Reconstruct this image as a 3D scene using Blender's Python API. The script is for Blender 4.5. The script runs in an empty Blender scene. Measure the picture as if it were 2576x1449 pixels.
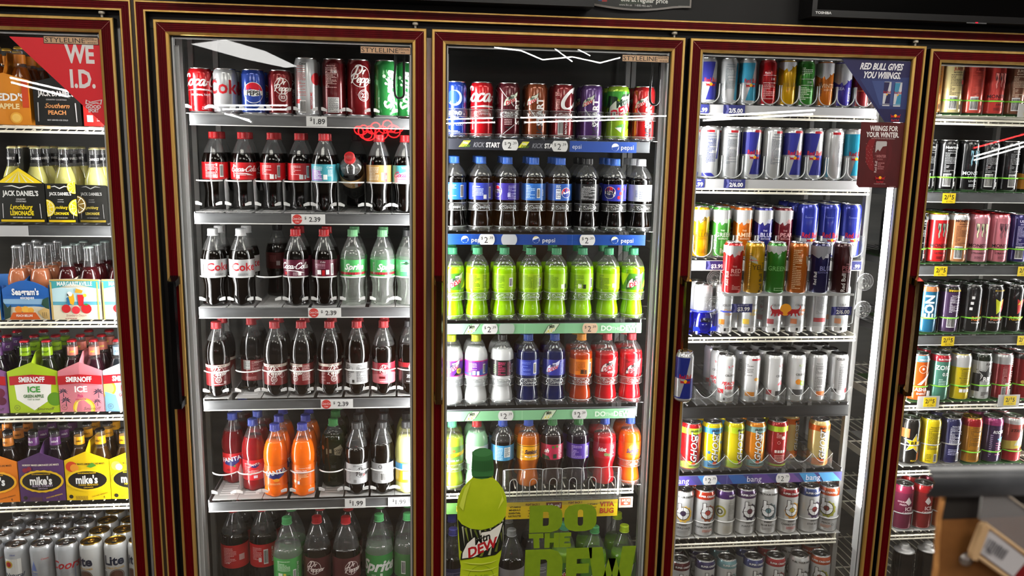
import bpy, bmesh, math, random
from mathutils import Vector, Matrix

# ------------------------------------------------------------------ camera, world, exposure, big lights
S = bpy.context.scene
COL = S.collection
Z0 = 2.0                                    # height of the door tops above the floor
W = 0.70                                    # door width
PITCH = 0.7138                              # door to door
S.view_settings.view_transform = 'Standard'
S.view_settings.look = 'None'
S.view_settings.gamma = 1.0
S.view_settings.use_curve_mapping = False
S.view_settings.exposure = 0.0
S.cycles.max_bounces = 7
S.cycles.diffuse_bounces = 3
S.cycles.glossy_bounces = 4
S.cycles.transmission_bounces = 4
S.cycles.transparent_max_bounces = 24
S.cycles.caustics_reflective = False
S.cycles.caustics_refractive = False
S.cycles.sample_clamp_indirect = 6.0

cam = bpy.data.objects.new('camera', bpy.data.cameras.new('camera'))
COL.objects.link(cam)
S.camera = cam
yaw, pit, rol = math.radians(6.76459), math.radians(-10.17275), math.radians(1.1230)
fw = Vector((math.sin(yaw) * math.cos(pit), math.cos(yaw) * math.cos(pit), math.sin(pit)))
rt = Vector((math.cos(yaw), -math.sin(yaw), 0))
up = rt.cross(fw)
rt, up = math.cos(rol) * rt + math.sin(rol) * up, -math.sin(rol) * rt + math.cos(rol) * up
M = Matrix((rt, up, -fw)).transposed().to_4x4()
M.translation = Vector((-0.04264, -2.2884, Z0 - 0.2896))
cam.matrix_world = M
cam.data.sensor_fit = 'HORIZONTAL'
cam.data.sensor_width = 36.0
cam.data.lens = 2066.116 / 2576 * 36
cam.data.clip_start = 0.02
cam.data.dof.use_dof = True
cam.data.dof.focus_distance = 2.36
cam.data.dof.aperture_fstop = 11.0

world = bpy.data.worlds.new('world')
S.world = world
world.use_nodes = True
world.node_tree.nodes['Background'].inputs[0].default_value = (0.9, 0.92, 1.0, 1)
world.node_tree.nodes['Background'].inputs[1].default_value = 0.02

TUBE = 36.0           # cooler light tubes
CEIL = 13.0            # store ceiling panels
LAMP = 70.0            # bare store tubes mirrored in the glass

random.seed(5)

# ------------------------------------------------------------------ materials
def H(h):
    h = h.lstrip('#')
    def l(c):
        c /= 255
        return c / 12.92 if c <= .04045 else ((c + .055) / 1.055) ** 2.4
    return tuple(l(int(h[i:i + 2], 16)) for i in (0, 2, 4)) + (1.0,)

_mats = {}
def pm(h, rough=.4, metal=0.0, coat=0.0, emit=0.0, spec=.5):
    """plain principled material of one colour"""
    k = (h, rough, metal, coat, emit, spec)
    if k in _mats:
        return _mats[k]
    m = bpy.data.materials.new('paint_' + h)
    m.use_nodes = True
    b = m.node_tree.nodes['Principled BSDF']
    b.inputs['Base Color'].default_value = H(h)
    b.inputs['Roughness'].default_value = rough
    b.inputs['Metallic'].default_value = metal
    b.inputs['Coat Weight'].default_value = coat
    b.inputs['Coat Roughness'].default_value = .08
    b.inputs['Specular IOR Level'].default_value = spec
    if emit:
        b.inputs['Emission Color'].default_value = H(h)
        b.inputs['Emission Strength'].default_value = emit
    _mats[k] = m
    return m

def noisy(name, c1, c2, scale, rough, metal=0.0, stretch=(1, 1, 1), bump=0.0, coat=0.0):
    m = bpy.data.materials.new(name)
    m.use_nodes = True
    nt = m.node_tree
    b = nt.nodes['Principled BSDF']
    tc = nt.nodes.new('ShaderNodeTexCoord')
    mp = nt.nodes.new('ShaderNodeMapping')
    mp.inputs['Scale'].default_value = stretch
    n = nt.nodes.new('ShaderNodeTexNoise')
    n.inputs['Scale'].default_value = scale
    n.inputs['Detail'].default_value = 6
    r = nt.nodes.new('ShaderNodeValToRGB')
    r.color_ramp.elements[0].color = H(c1)
    r.color_ramp.elements[1].color = H(c2)
    r.color_ramp.elements[0].position = .35
    r.color_ramp.elements[1].position = .65
    nt.links.new(tc.outputs['Object'], mp.inputs['Vector'])
    nt.links.new(mp.outputs[0], n.inputs['Vector'])
    nt.links.new(n.outputs['Fac'], r.inputs[0])
    nt.links.new(r.outputs[0], b.inputs['Base Color'])
    b.inputs['Roughness'].default_value = rough
    b.inputs['Metallic'].default_value = metal
    b.inputs['Coat Weight'].default_value = coat
    if bump:
        bp = nt.nodes.new('ShaderNodeBump')
        bp.inputs['Strength'].default_value = bump
        bp.inputs['Distance'].default_value = .002
        nt.links.new(n.outputs['Fac'], bp.inputs['Height'])
        nt.links.new(bp.outputs[0], b.inputs['Normal'])
    return m

def clear(name, tint=(1, 1, 1), rough=.03, ior=1.5, milk=0.0, boost=1.0):
    """thin clear sheet: see-through with a Fresnel mirror on top, MILK adds white plastic"""
    m = bpy.data.materials.new(name)
    m.use_nodes = True
    nt = m.node_tree
    nt.nodes.clear()
    out = nt.nodes.new('ShaderNodeOutputMaterial')
    tr = nt.nodes.new('ShaderNodeBsdfTransparent')
    tr.inputs[0].default_value = (*tint, 1)
    base = tr
    if milk:
        df = nt.nodes.new('ShaderNodeBsdfDiffuse')
        df.inputs[0].default_value = (.8, .8, .8, 1)
        tl = nt.nodes.new('ShaderNodeBsdfTranslucent')
        tl.inputs[0].default_value = (.8, .8, .8, 1)
        mx0 = nt.nodes.new('ShaderNodeMixShader')
        mx0.inputs[0].default_value = .35
        nt.links.new(df.outputs[0], mx0.inputs[1])
        nt.links.new(tl.outputs[0], mx0.inputs[2])
        mx = nt.nodes.new('ShaderNodeMixShader')
        mx.inputs[0].default_value = milk
        nt.links.new(tr.outputs[0], mx.inputs[1])
        nt.links.new(mx0.outputs[0], mx.inputs[2])
        base = mx
    gl = nt.nodes.new('ShaderNodeBsdfGlossy')
    gl.inputs['Roughness'].default_value = rough
    r0 = ((ior - 1) / (ior + 1)) ** 2 * boost
    fr = nt.nodes.new('ShaderNodeLayerWeight')
    fr.inputs[0].default_value = .5
    pw = nt.nodes.new('ShaderNodeMath')
    pw.operation = 'POWER'
    pw.inputs[1].default_value = 5
    mul = nt.nodes.new('ShaderNodeMath')
    mul.operation = 'MULTIPLY_ADD'
    mul.use_clamp = True
    mul.inputs[1].default_value = 1 - r0
    mul.inputs[2].default_value = r0
    nt.links.new(fr.outputs['Facing'], pw.inputs[0])
    nt.links.new(pw.outputs[0], mul.inputs[0])
    mix = nt.nodes.new('ShaderNodeMixShader')
    nt.links.new(mul.outputs[0], mix.inputs[0])
    nt.links.new(base.outputs[0], mix.inputs[1])
    nt.links.new(gl.outputs[0], mix.inputs[2])
    nt.links.new(mix.outputs[0], out.inputs[0])
    return m

def light_mat(name, col, strength):
    m = bpy.data.materials.new(name)
    m.use_nodes = True
    nt = m.node_tree
    nt.nodes.clear()
    out = nt.nodes.new('ShaderNodeOutputMaterial')
    e = nt.nodes.new('ShaderNodeEmission')
    e.inputs[0].default_value = (*col, 1)
    e.inputs[1].default_value = strength
    nt.links.new(e.outputs[0], out.inputs[0])
    return m

BURG = noisy('burgundy_enamel', '4a0005', '590008', 40, .4, 0, (1, 1, .05), coat=.0)
BURG.node_tree.nodes['Principled BSDF'].inputs['Specular IOR Level'].default_value = .1
GOLD = noisy('brushed_gold', 'c79d50', 'dcb66c', 30, .36, .75, (1, 1, .04))
BLACK = pm('060606', .5)
GASKET = pm('101010', .6)
GREYRAIL = noisy('grey_rail', '58595b', '717274', 25, .35, .3, (.3, 1, 1))
WHITEWIRE = pm('e4dfd0', .4)
MULL = noisy('mullion_grey', 'b4b6b8', 'cccdcf', 60, .4, .2, (1, 1, .05))
STEEL = noisy('steel_strip', '9a9690', 'bcb7ae', 30, .22, 1.0, (1, 1, .1))
DARKIN = noisy('cooler_liner', '4a4a49', '5e5d5a', 6, .55, .1, (.2, 1, 3))
ALU = pm('d4d4d6', .25, 1.0)
ALUDARK = pm('8f9093', .3, 1.0)
GOLDALU = pm('c9a24a', .25, 1.0)
GLASS = clear('door_glass', (.97, .975, .97), .006, 1.5, 0, 1.7)
PET = clear('clear_bottle_plastic', (.93, .94, .94), .06, 1.5, .06, 1.6)
ACRYL = clear('clear_acrylic', (.93, .94, .94), .05, 1.5, .04, 1.7)
ACRYLEDGE = clear('acrylic_edge', (.9, .92, .92), .1, 1.5, .5, 1.5)
FROST = clear('frosted_plastic', (.95, .95, .95), .25, 1.45, .45, 1.0)
FROSTS = clear('frosted_solid', (.95, .95, .95), .25, 1.45, .85, 1.0)
SHADE = pm('c8cacc', .45)
HOOP = pm('7fd03a', .35)
TUBEM = light_mat('cooler_tube', (1.0, .985, .96), TUBE)
CEILM = light_mat('ceiling_panel', (1.0, .95, .86), CEIL)
LAMPM = light_mat('bare_tube', (1.0, .98, .95), LAMP)

def liq(h, kind='opaque'):
    k = ('liq', h, kind)
    if k in _mats:
        return _mats[k]
    if kind == 'clear':
        m = clear('clear_drink', tuple(H(h)[:3]), .05, 1.5, .16, 1.6)
    else:
        m = bpy.data.materials.new('drink_' + h)
        m.use_nodes = True
        b = m.node_tree.nodes['Principled BSDF']
        b.inputs['Base Color'].default_value = H(h)
        b.inputs['Roughness'].default_value = .09
        b.inputs['Specular IOR Level'].default_value = .6
    _mats[k] = m
    return m

def canm(h):
    return pm(h, .22, .42, .6)

# ------------------------------------------------------------------ mesh collector
class MB:
    def __init__(self):
        self.v, self.f, self.m, self.s, self.mats = [], [], [], [], []

    def mi(self, mat):
        if mat not in self.mats:
            self.mats.append(mat)
        return self.mats.index(mat)

    def add(self, v, f, mat, smooth=False):
        o = len(self.v)
        self.v += [tuple(p) for p in v]
        k = self.mi(mat)
        for a in f:
            self.f.append([i + o for i in a])
            self.m.append(k)
            self.s.append(smooth)

    def box(self, x0, x1, y0, y1, z0, z1, mat):
        v = [(x, y, z) for z in (z0, z1) for y in (y0, y1) for x in (x0, x1)]
        self.add(v, [(0, 2, 3, 1), (4, 5, 7, 6), (0, 1, 5, 4), (2, 6, 7, 3), (0, 4, 6, 2), (1, 3, 7, 5)], mat)

    def lathe(self, prof, mat, n=28, smooth=True, c=(0, 0, 0), petal=0, pz=0, a0=0, a1=360, ribs=0):
        """prof: [(r, z)] in metres; mat: one or one per segment"""
        full = abs(a1 - a0) >= 360
        k = n if full else n + 1
        v = []
        for r, z in prof:
            for i in range(k):
                a = math.radians(a0 + (a1 - a0) * i / n)
                q = r
                if petal and z < pz:
                    q *= 1 + petal * (1 - z / pz) * math.cos(5 * a)
                if ribs and i % 2:
                    q -= ribs
                v.append((c[0] + q * math.sin(a), c[1] - q * math.cos(a), c[2] + z))
        for j in range(len(prof) - 1):
            mm = mat[j] if isinstance(mat, (list, tuple)) else mat
            f = []
            for i in range(n):
                i2 = (i + 1) % k
                f.append((j * k + i, j * k + i2, (j + 1) * k + i2, (j + 1) * k + i))
            if j == 0:
                o = len(self.v)
                self.v += v
            kk = self.mi(mm)
            for a in f:
                self.f.append([x + o for x in a])
                self.m.append(kk)
                self.s.append(smooth)

    def tube(self, pts, r, mat, n=6, closed=False, smooth=True):
        pts = [Vector(p) for p in pts]
        m = len(pts)
        v, f = [], []
        prev = None
        for i, p in enumerate(pts):
            if closed:
                t = pts[(i + 1) % m] - pts[i - 1]
            else:
                t = pts[min(i + 1, m - 1)] - pts[max(i - 1, 0)]
            t.normalize()
            if prev is None:
                prev = Vector((0, 0, 1)) if abs(t.z) < .9 else Vector((1, 0, 0))
            a = (prev - t * prev.dot(t)).normalized()
            b = t.cross(a)
            prev = a
            for k in range(n):
                g = 2 * math.pi * k / n
                v.append(p + a * (r * math.cos(g)) + b * (r * math.sin(g)))
        for i in range(m if closed else m - 1):
            for k in range(n):
                f.append((i * n + k, i * n + (k + 1) % n, ((i + 1) % m) * n + (k + 1) % n, ((i + 1) % m) * n + k))
        if not closed:
            f.append(tuple(range(n - 1, -1, -1)))
            f.append(tuple((m - 1) * n + k for k in range(n)))
        self.add(v, f, mat, smooth)

    def prism(self, pts, y0, y1, mat, axis='y'):
        """polygon in (x,z) drawn through y (axis y), or in (y,z) drawn through x (axis x)"""
        n = len(pts)
        if axis == 'y':
            v = [(p[0], y0, p[1]) for p in pts] + [(p[0], y1, p[1]) for p in pts]
        elif axis == 'x':
            v = [(y0, p[0], p[1]) for p in pts] + [(y1, p[0], p[1]) for p in pts]
        else:
            v = [(p[0], p[1], y0) for p in pts] + [(p[0], p[1], y1) for p in pts]
        f = [tuple(range(n)), tuple(range(2 * n - 1, n - 1, -1))]
        f += [(i, n + i, n + (i + 1) % n, (i + 1) % n) for i in range(n)]
        self.add(v, f, mat)

    def mesh(self, name, fix=True):
        me = bpy.data.meshes.new(name)
        me.from_pydata(self.v, [], self.f)
        for m in self.mats:
            me.materials.append(m)
        me.polygons.foreach_set('material_index', self.m)
        me.polygons.foreach_set('use_smooth', self.s)
        me.update()
        if fix:
            b = bmesh.new()
            b.from_mesh(me)
            bmesh.ops.recalc_face_normals(b, faces=b.faces)
            b.to_mesh(me)
            b.free()
        return me

def obj(name, mesh, parent=None, loc=None):
    if isinstance(mesh, MB):
        mesh = mesh.mesh(name)
    o = bpy.data.objects.new(name, mesh)
    COL.objects.link(o)
    if parent:
        o.parent = parent
    if loc:
        o.location = loc
    return o

def tag(o, label, cat, group=None, kind=None):
    if label:
        o['label'] = label
    if cat:
        o['category'] = cat
    if group:
        o['group'] = group
    if kind:
        o['kind'] = kind
    return o

def thing(name, label, cat, loc=(0, 0, 0), group=None, rz=0, rx=0):
    o = bpy.data.objects.new(name, None)
    COL.objects.link(o)
    o.location = loc
    o.rotation_euler = (math.radians(rx), 0, math.radians(rz))
    o.empty_display_size = .02
    return tag(o, label, cat, group)

def struct(name, mesh, parent=None):
    o = obj(name, mesh, parent)
    if not parent:
        o['kind'] = 'structure'
    return o

# ------------------------------------------------------------------ flat artwork that wraps round things
_tx = {}
def text2d(s, bold=0.0, shear=0.0):
    k = (s, bold, shear)
    if k in _tx:
        return _tx[k]
    cu = bpy.data.curves.new('t', 'FONT')
    cu.body = s
    cu.size = 1
    cu.offset = bold
    cu.shear = shear
    cu.resolution_u = 2
    cu.align_x = 'CENTER'
    ob = bpy.data.objects.new('t', cu)
    me = bpy.data.meshes.new_from_object(ob)
    v = [(p.co.x, p.co.y - .34) for p in me.vertices]
    f = [tuple(p.vertices) for p in me.polygons]
    bpy.data.objects.remove(ob)
    bpy.data.curves.remove(cu)
    bpy.data.meshes.remove(me)
    _tx[k] = (v, f)
    return _tx[k]

def disc2d(r, n=24, sq=1.0):
    return [(r * math.cos(2 * math.pi * i / n), r * sq * math.sin(2 * math.pi * i / n)) for i in range(n)]

def bisect(v, f, step):
    x0, x1 = min(p[0] for p in v), max(p[0] for p in v)
    if x1 - x0 <= step:
        return v, f
    b = bmesh.new()
    bv = [b.verts.new((p[0], p[1], 0)) for p in v]
    for a in f:
        try:
            b.faces.new([bv[i] for i in a])
        except ValueError:
            pass
    x = math.ceil(x0 / step) * step
    while x < x1:
        bmesh.ops.bisect_plane(b, geom=b.verts[:] + b.edges[:] + b.faces[:], plane_co=(x, 0, 0), plane_no=(1, 0, 0), dist=1e-7)
        x += step
    b.verts.index_update()
    v2 = [(p.co.x, p.co.y) for p in b.verts]
    f2 = [tuple(q.index for q in a.verts) for a in b.faces]
    b.free()
    return v2, f2

def shift(v, s, z, sc=1.0, rot=0.0, sx=1.0):
    c, d = math.cos(math.radians(rot)), math.sin(math.radians(rot))
    return [(s + (x * sx * sc) * c - y * sc * d, z + (x * sx * sc) * d + y * sc * c) for x, y in v]

STROKES = {
    'C': (.86, [[(.9, .72), (.86, .92), (.68, 1.02), (.42, .9), (.18, .62), (.07, .3), (.16, .04), (.4, -.03), (.66, .08), (.86, .3)], [(.62, 1.0), (.52, .86), (.6, .76)]]),
    'o': (.5, [[(.34, .54), (.16, .44), (.07, .2), (.18, .01), (.36, .06), (.48, .28), (.44, .5), (.3, .54), (.4, .44), (.6, .46)]]),
    'c': (.46, [[(.46, .42), (.4, .54), (.22, .46), (.08, .22), (.18, .01), (.36, .05), (.54, .22)]]),
    'a': (.62, [[(.5, .46), (.34, .54), (.14, .38), (.09, .12), (.22, .0), (.38, .16), (.52, .5)], [(.52, .52), (.46, .2), (.52, .01), (.64, .08), (.74, .22)]]),
    'l': (.36, [[(.04, .18), (.26, .56), (.38, .9), (.3, 1.02), (.17, .76), (.12, .3), (.18, .02), (.32, .06), (.42, .2)]]),
    '-': (.34, [[(.06, .3), (.18, .36), (.32, .32)]]),
    'D': (.95, [[(.4, .92), (.3, .4), (.18, .02)], [(.08, .74), (.22, .96), (.55, 1.02), (.86, .8), (.88, .42), (.62, .06), (.22, -.02), (.04, .1)]]),
    'r': (.42, [[(.14, .0), (.17, .48), (.18, .3), (.32, .5), (.46, .52)]]),
    'P': (.76, [[(.36, .92), (.26, .4), (.14, -.12)], [(.0, .66), (.16, .94), (.5, 1.02), (.78, .84), (.7, .54), (.42, .42), (.26, .5)]]),
    'e': (.46, [[(.1, .22), (.32, .28), (.44, .42), (.36, .54), (.18, .46), (.08, .2), (.18, .0), (.36, .04), (.52, .2)]]),
    'p': (.54, [[(.14, .52), (.1, .1), (.06, -.4)], [(.12, .3), (.26, .5), (.44, .5), (.5, .28), (.38, .04), (.2, .0), (.1, .12)]]),
    ' ': (.3, [])}
def script2d(s, slant=.22, pen=.075):
    """cursive lettering drawn as ribbons of changing width"""
    v, f = [], []
    x0 = 0
    for ch in s:
        adv, strokes = STROKES[ch]
        for st in strokes:
            pts = []
            n = len(st)
            for i in range(n - 1):
                p0, p1, p2, p3 = st[max(i - 1, 0)], st[i], st[i + 1], st[min(i + 2, n - 1)]
                for k in range(4):
                    t = k / 4
                    pts.append(tuple(.5 * (2 * p1[j] + (p2[j] - p0[j]) * t + (2 * p0[j] - 5 * p1[j] + 4 * p2[j] - p3[j]) * t * t + (3 * p1[j] - p0[j] - 3 * p2[j] + p3[j]) * t ** 3) for j in (0, 1)))
            pts.append(st[-1])
            o = len(v)
            for i, p in enumerate(pts):
                a, b = pts[max(i - 1, 0)], pts[min(i + 1, len(pts) - 1)]
                dx, dy = b[0] - a[0], b[1] - a[1]
                l = math.hypot(dx, dy) or 1
                w = pen * (.5 + .8 * abs(dy / l)) * (.45 if i in (0, len(pts) - 1) else 1)
                for sg in (-1, 1):
                    x, y = x0 + p[0] - sg * dy / l * w, p[1] + sg * dx / l * w
                    v.append((x + slant * y, y - .34))
            f += [(o + 2 * i, o + 2 * i + 2, o + 2 * i + 3, o + 2 * i + 1) for i in range(len(pts) - 1)]
        x0 += adv
    return [(x - x0 / 2, y) for x, y in v], f

def flatten(els):
    """artwork list (mm) -> [(verts, faces, colour)]"""
    out = []
    for e in els:
        k = e[0]
        if k == 'T':
            _, s, z, size, body, col = e[:6]
            o = e[6] if len(e) > 6 else ''
            rot = 90 if 'v' in o else 0
            if 'r' in o:
                rot = float(o.split('r')[1])
                o = o.split('r')[0]
            v, f = text2d(body, .035 if 'B' in o else .02 if 'b' in o else 0, .35 if 'i' in o else 0)
            out.append((shift(v, s, z, size * 1.0, rot, .72 if 'c' in o else 1.25 if 'w' in o else 1), f, col))
        elif k == 'S':
            v, f = script2d(e[4])
            out.append((shift(v, e[1], e[2], e[3], e[6] if len(e) > 6 else 0), f, e[5]))
        elif k == 'R':
            _, s, z, w, h, col = e
            out.append(([(s - w / 2, z - h / 2), (s + w / 2, z - h / 2), (s + w / 2, z + h / 2), (s - w / 2, z + h / 2)], [(0, 1, 2, 3)], col))
        elif k == 'D':
            v = shift(disc2d(e[3], 24, e[5] if len(e) > 5 else 1), e[1], e[2])
            out.append((v, [tuple(range(len(v)))], e[4]))
        elif k == 'O':
            a, b = disc2d(e[3]), disc2d(e[4])
            n = len(a)
            out.append((shift(a + b, e[1], e[2]), [(i, (i + 1) % n, n + (i + 1) % n, n + i) for i in range(n)], e[5]))
        elif k == 'P':
            out.append((list(e[1]), [tuple(range(len(e[1])))], e[2]))
        elif k == 'L':
            _, s, z, w, h, n, col = e
            rr = random.Random(int(abs(s * 7 + z * 13 + n)))
            v, f = [], []
            for i in range(n):
                zz = z + h / 2 - h * (i + .5) / n
                x = s - w / 2
                while x < s + w / 2 - 1:
                    l = min(rr.uniform(2, 7), s + w / 2 - x)
                    t = h / n * .22
                    o = len(v)
                    v += [(x, zz - t), (x + l, zz - t), (x + l, zz + t), (x, zz + t)]
                    f.append((o, o + 1, o + 2, o + 3))
                    x += l + .9
                    if rr.random() < .08:
                        break
            out.append((v, f, col))
        elif k == 'B':
            _, s, z, w, h = e[:5]
            out.append(([(s - w / 2, z - h / 2), (s + w / 2, z - h / 2), (s + w / 2, z + h / 2), (s - w / 2, z + h / 2)], [(0, 1, 2, 3)], 'e8e8e8'))
            v, f = [], []
            x = s - w / 2 + 1
            rr = random.Random(3)
            while x < s + w / 2 - 1:
                b = rr.choice((.4, .7, 1.1))
                o = len(v)
                v += [(x, z - h * .42), (x + b, z - h * .42), (x + b, z + h * .42), (x, z + h * .42)]
                f.append((o, o + 1, o + 2, o + 3))
                x += b + rr.choice((.4, .8))
            out.append((v, f, '111111'))
    return out

def wrapped(els, rf, rough=.4, metal=0.0, off0=.0003, name='artwork_print'):
    """artwork round a turned body; rf(z) radius in metres"""
    mb = MB()
    off = off0
    for v, f, col in flatten(els):
        r0 = rf(sum(p[1] for p in v) / len(v) / 1000)
        v, f = bisect(v, f, r0 * 1000 * .2)
        q = []
        for s, z in v:
            r = rf(z / 1000)
            a = s / 1000 / r0
            q.append(((r + off) * math.sin(a), -(r + off) * math.cos(a), z / 1000))
        mb.add(q, f, pm(col, rough, metal))
        off += .00004
    return mb.mesh(name, False)

def clipped(v, f, lo, hi):
    if min(p[0] for p in v) >= lo and max(p[0] for p in v) <= hi and min(p[1] for p in v) >= 0:
        return v, f
    b = bmesh.new()
    bv = [b.verts.new((p[0], p[1], 0)) for p in v]
    for a in f:
        try:
            b.faces.new([bv[i] for i in a])
        except ValueError:
            pass
    bmesh.ops.bisect_plane(b, geom=b.verts[:] + b.edges[:] + b.faces[:], plane_co=(0, .3, 0), plane_no=(0, -1, 0), dist=1e-7, clear_outer=True)
    for x, d in ((lo, -1), (hi, 1)):
        bmesh.ops.bisect_plane(b, geom=b.verts[:] + b.edges[:] + b.faces[:], plane_co=(x, 0, 0), plane_no=(d, 0, 0), dist=1e-7, clear_outer=True)
    b.verts.index_update()
    v2 = [(p.co.x, p.co.y) for p in b.verts]
    f2 = [tuple(q.index for q in a.verts) for a in b.faces]
    b.free()
    return v2, f2

def flat(els, y, rough=.45, dy=.00012, fold=None, scale=1.0, x0=0, z0=0, clip=None):
    """artwork on an upright sheet whose face is at y; stacks towards -y"""
    mb = MB()
    k = 1
    for v, f, col in flatten(els):
        if clip:
            v, f = clipped(v, f, -clip, clip)
            if not f:
                continue
        if fold:
            v, f = bisect(v, f, 60)
        mb.add([(x0 + s * scale / 1000, y - dy * k + (fold(s / 1000) if fold else 0), z0 + z * scale / 1000) for s, z in v], f, pm(col, rough))
        k += 1
    return mb.mesh('artwork_print', False)

# ------------------------------------------------------------------ brand-neutral helpers for artwork blocks
def dew(s, z, w, plate='d9e2d0', red='c8102e', dark='15311f'):
    k = w / 60
    P = [(-30, -14), (-23, 2), (-12, 12), (-4, 10), (0, 20), (14, 22), (34, 36), (30, 20), (24, 2), (12, -8), (-12, -22), (-31, -24)]
    return [('P', [(s + a * k * 1.09, z + b * k * 1.1) for a, b in P], dark), ('P', [(s + a * k, z + b * k) for a, b in P], plate),
            ('T', s + 0 * k, z + 9 * k, 17 * k, 'Mtn', dark, 'Bir22'), ('T', s - 1 * k, z - 7 * k, 22 * k, 'DEW', red, 'Bir22')]

def bulls(s, z, k):
    o = [('D', s, z + 1 * k, 6 * k, 'f6b21b')]
    for d in (-1, 1):
        P = [(2.3, -3.4), (3.8, -1.2), (6, 0), (8.5, 2.6), (12.8, 1.8), (16, 2.2), (17.4, 2.6), (19.2, 5.2), (18.2, 7.6), (19.8, 7.2), (20.6, 4.2), (18.6, 1.2), (17.8, -1.8), (19.6, -6), (18.2, -6.5), (16, -3), (14, -3.8), (15, -7.2), (13.6, -7.2), (12.2, -3.4), (10.2, -3), (8.6, -6.8), (7.2, -6.8), (7.6, -3.8), (5.4, -4.6), (3.4, -6.4), (2.4, -5.6), (4.2, -3.8)]
        o.append(('P', [(s + d * a * k, z + b * k) for a, b in (P if d > 0 else P[::-1])], 'b3121d'))
    return o

def globe(s, z, r, dark='0c2f86', band='f2f2f2', red='d2122e', word=True):
    o = [('D', s, z, r * 1.06, 'f2f2f2'), ('D', s, z, r, dark)]
    up = [(s + r * math.cos(math.radians(a)), z + r * math.sin(math.radians(a))) for a in range(12, 169, 12)]
    o.append(('P', up, red))
    o.append(('P', [(s - r * .97, z + r * .2), (s, z + r * .32), (s + r * .97, z + r * .2), (s + r * .97, z - r * .22), (s, z - r * .38), (s - r * .97, z - r * .22)], band))
    if word:
        o.append(('T', s, z - r * .03, r * .62, 'PEPSI', '101010', 'B'))
    return o

def oldglobe(s, z, r, lo='0c2f86'):
    o = [('D', s, z, r * 1.08, 'f2f2f2'), ('D', s, z, r, lo)]
    o.append(('P', [(s + r * math.cos(math.radians(a)), z + r * math.sin(math.radians(a))) for a in range(20, 201, 15)], 'd2122e'))
    o.append(('P', [(s - r * .95, z - r * .3), (s - r * .5, z + r * .15), (s + r * .3, z + r * .25), (s + r * .93, z + r * .36), (s + r * .5, z + r * .05), (s - r * .3, z - r * .25)], 'f2f2f2'))
    return o

def coke(s, z, size, col='f2f2f2', word='Coca-Cola', o='bi'):
    k = size
    return [('S', s, z, k * .82, word, col),
            ('P', [(s - k * 1.6, z - k * .62), (s - k * .5, z - k * .48), (s + k * .5, z - k * .56), (s + k * 1.5, z - k * .9), (s + k * .6, z - k * .78), (s + k * .1, z - k * .62), (s - k * .6, z - k * .6)], col)]

def drp(s, z, k, col='f0ece6', ring=True):
    o = [('O', s - 1 * k, z + 1 * k, 17 * k, 16 * k, col), ('S', s - 4 * k, z + 9 * k, 14 * k, 'Dr', col), ('S', s + 2 * k, z - 4 * k, 13 * k, 'Pepper', col)]
    if ring:
        o += [('O', s, z - 22 * k, 9 * k, 8 * k, col), ('O', s, z - 22 * k, 7 * k, 6.5 * k, col), ('T', s, z - 22 * k, 9 * k, '23', col, 'b')]
    return o

def facts(s, z, w, h, n, col, bg=None):
    o = [('R', s, z, w + 3, h + 3, bg)] if bg else []
    return o + [('T', s, z + h * .44, w * .17, 'Nutrition Facts', col, 'bc'), ('R', s, z + h * .36, w, h * .018, col), ('L', s, z - h * .08, w, h * .8, n, col)]

def claw(s, z, h, col, edge='15151a'):
    o = []
    for d, t, l in ((-.26, .16, .92), (0, .16, .8), (.26, .17, 1.0)):
        P = [(d - t * .5, .5), (d + t * .5, .47), (d + t * .35, .2), (d + t * .55, .05), (d + t * .2, -.15), (d + t * .35, -.3), (d, .5 - l), (d - t * .3, -.15), (d - t * .05, .0), (d - t * .5, .2)]
        o.append(('P', [(s + a * h * 1.0, z + b * h) for a, b in [(d + (a - d) * 1.35, b * 1.03) for a, b in P]], edge))
        o.append(('P', [(s + a * h, z + b * h) for a, b in P], col))
    return o

def star(s, z, r, col, edge=None):
    def pts(q):
        return [(s + q * (1 if i % 2 == 0 else .4) * math.sin(math.pi * i / 5 + .15), z + q * (1 if i % 2 == 0 else .4) * math.cos(math.pi * i / 5 + .15)) for i in range(10)]
    o = []
    if edge:
        o = [('P', pts(r * 1.32), edge), ('P', pts(r * 1.18), 'f0f0f0'), ('P', pts(r * 1.08), edge)]
    return o + [('P', pts(r), col)]

def jag(h, z, col, amp=9, w=95):
    """everything above a torn edge at z"""
    P = [(-w, z), (-w * .8, z + amp * .3), (-w * .62, z - amp * .6), (-w * .45, z + amp * .2), (-20, z - amp), (-13, z - amp * .2), (-8, z - amp * 1.4), (-2, z - amp * .9), (3, z - amp * .2), (2, z + amp * .5), (9, z + amp * .1), (18, z + amp * .9), (w * .5, z + amp * .3), (w * .8, z + amp), (w, z)]
    return ('P', P + [(w, h), (-w, h)], col)

# ------------------------------------------------------------------ cans
C12, C16, RB8, SL12, RB16 = (33, 122), (33, 157), (26.5, 135), (29, 156), (33, 168)

def can_rf(shape):
    r = shape[0] / 1000
    return lambda z: r

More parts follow.
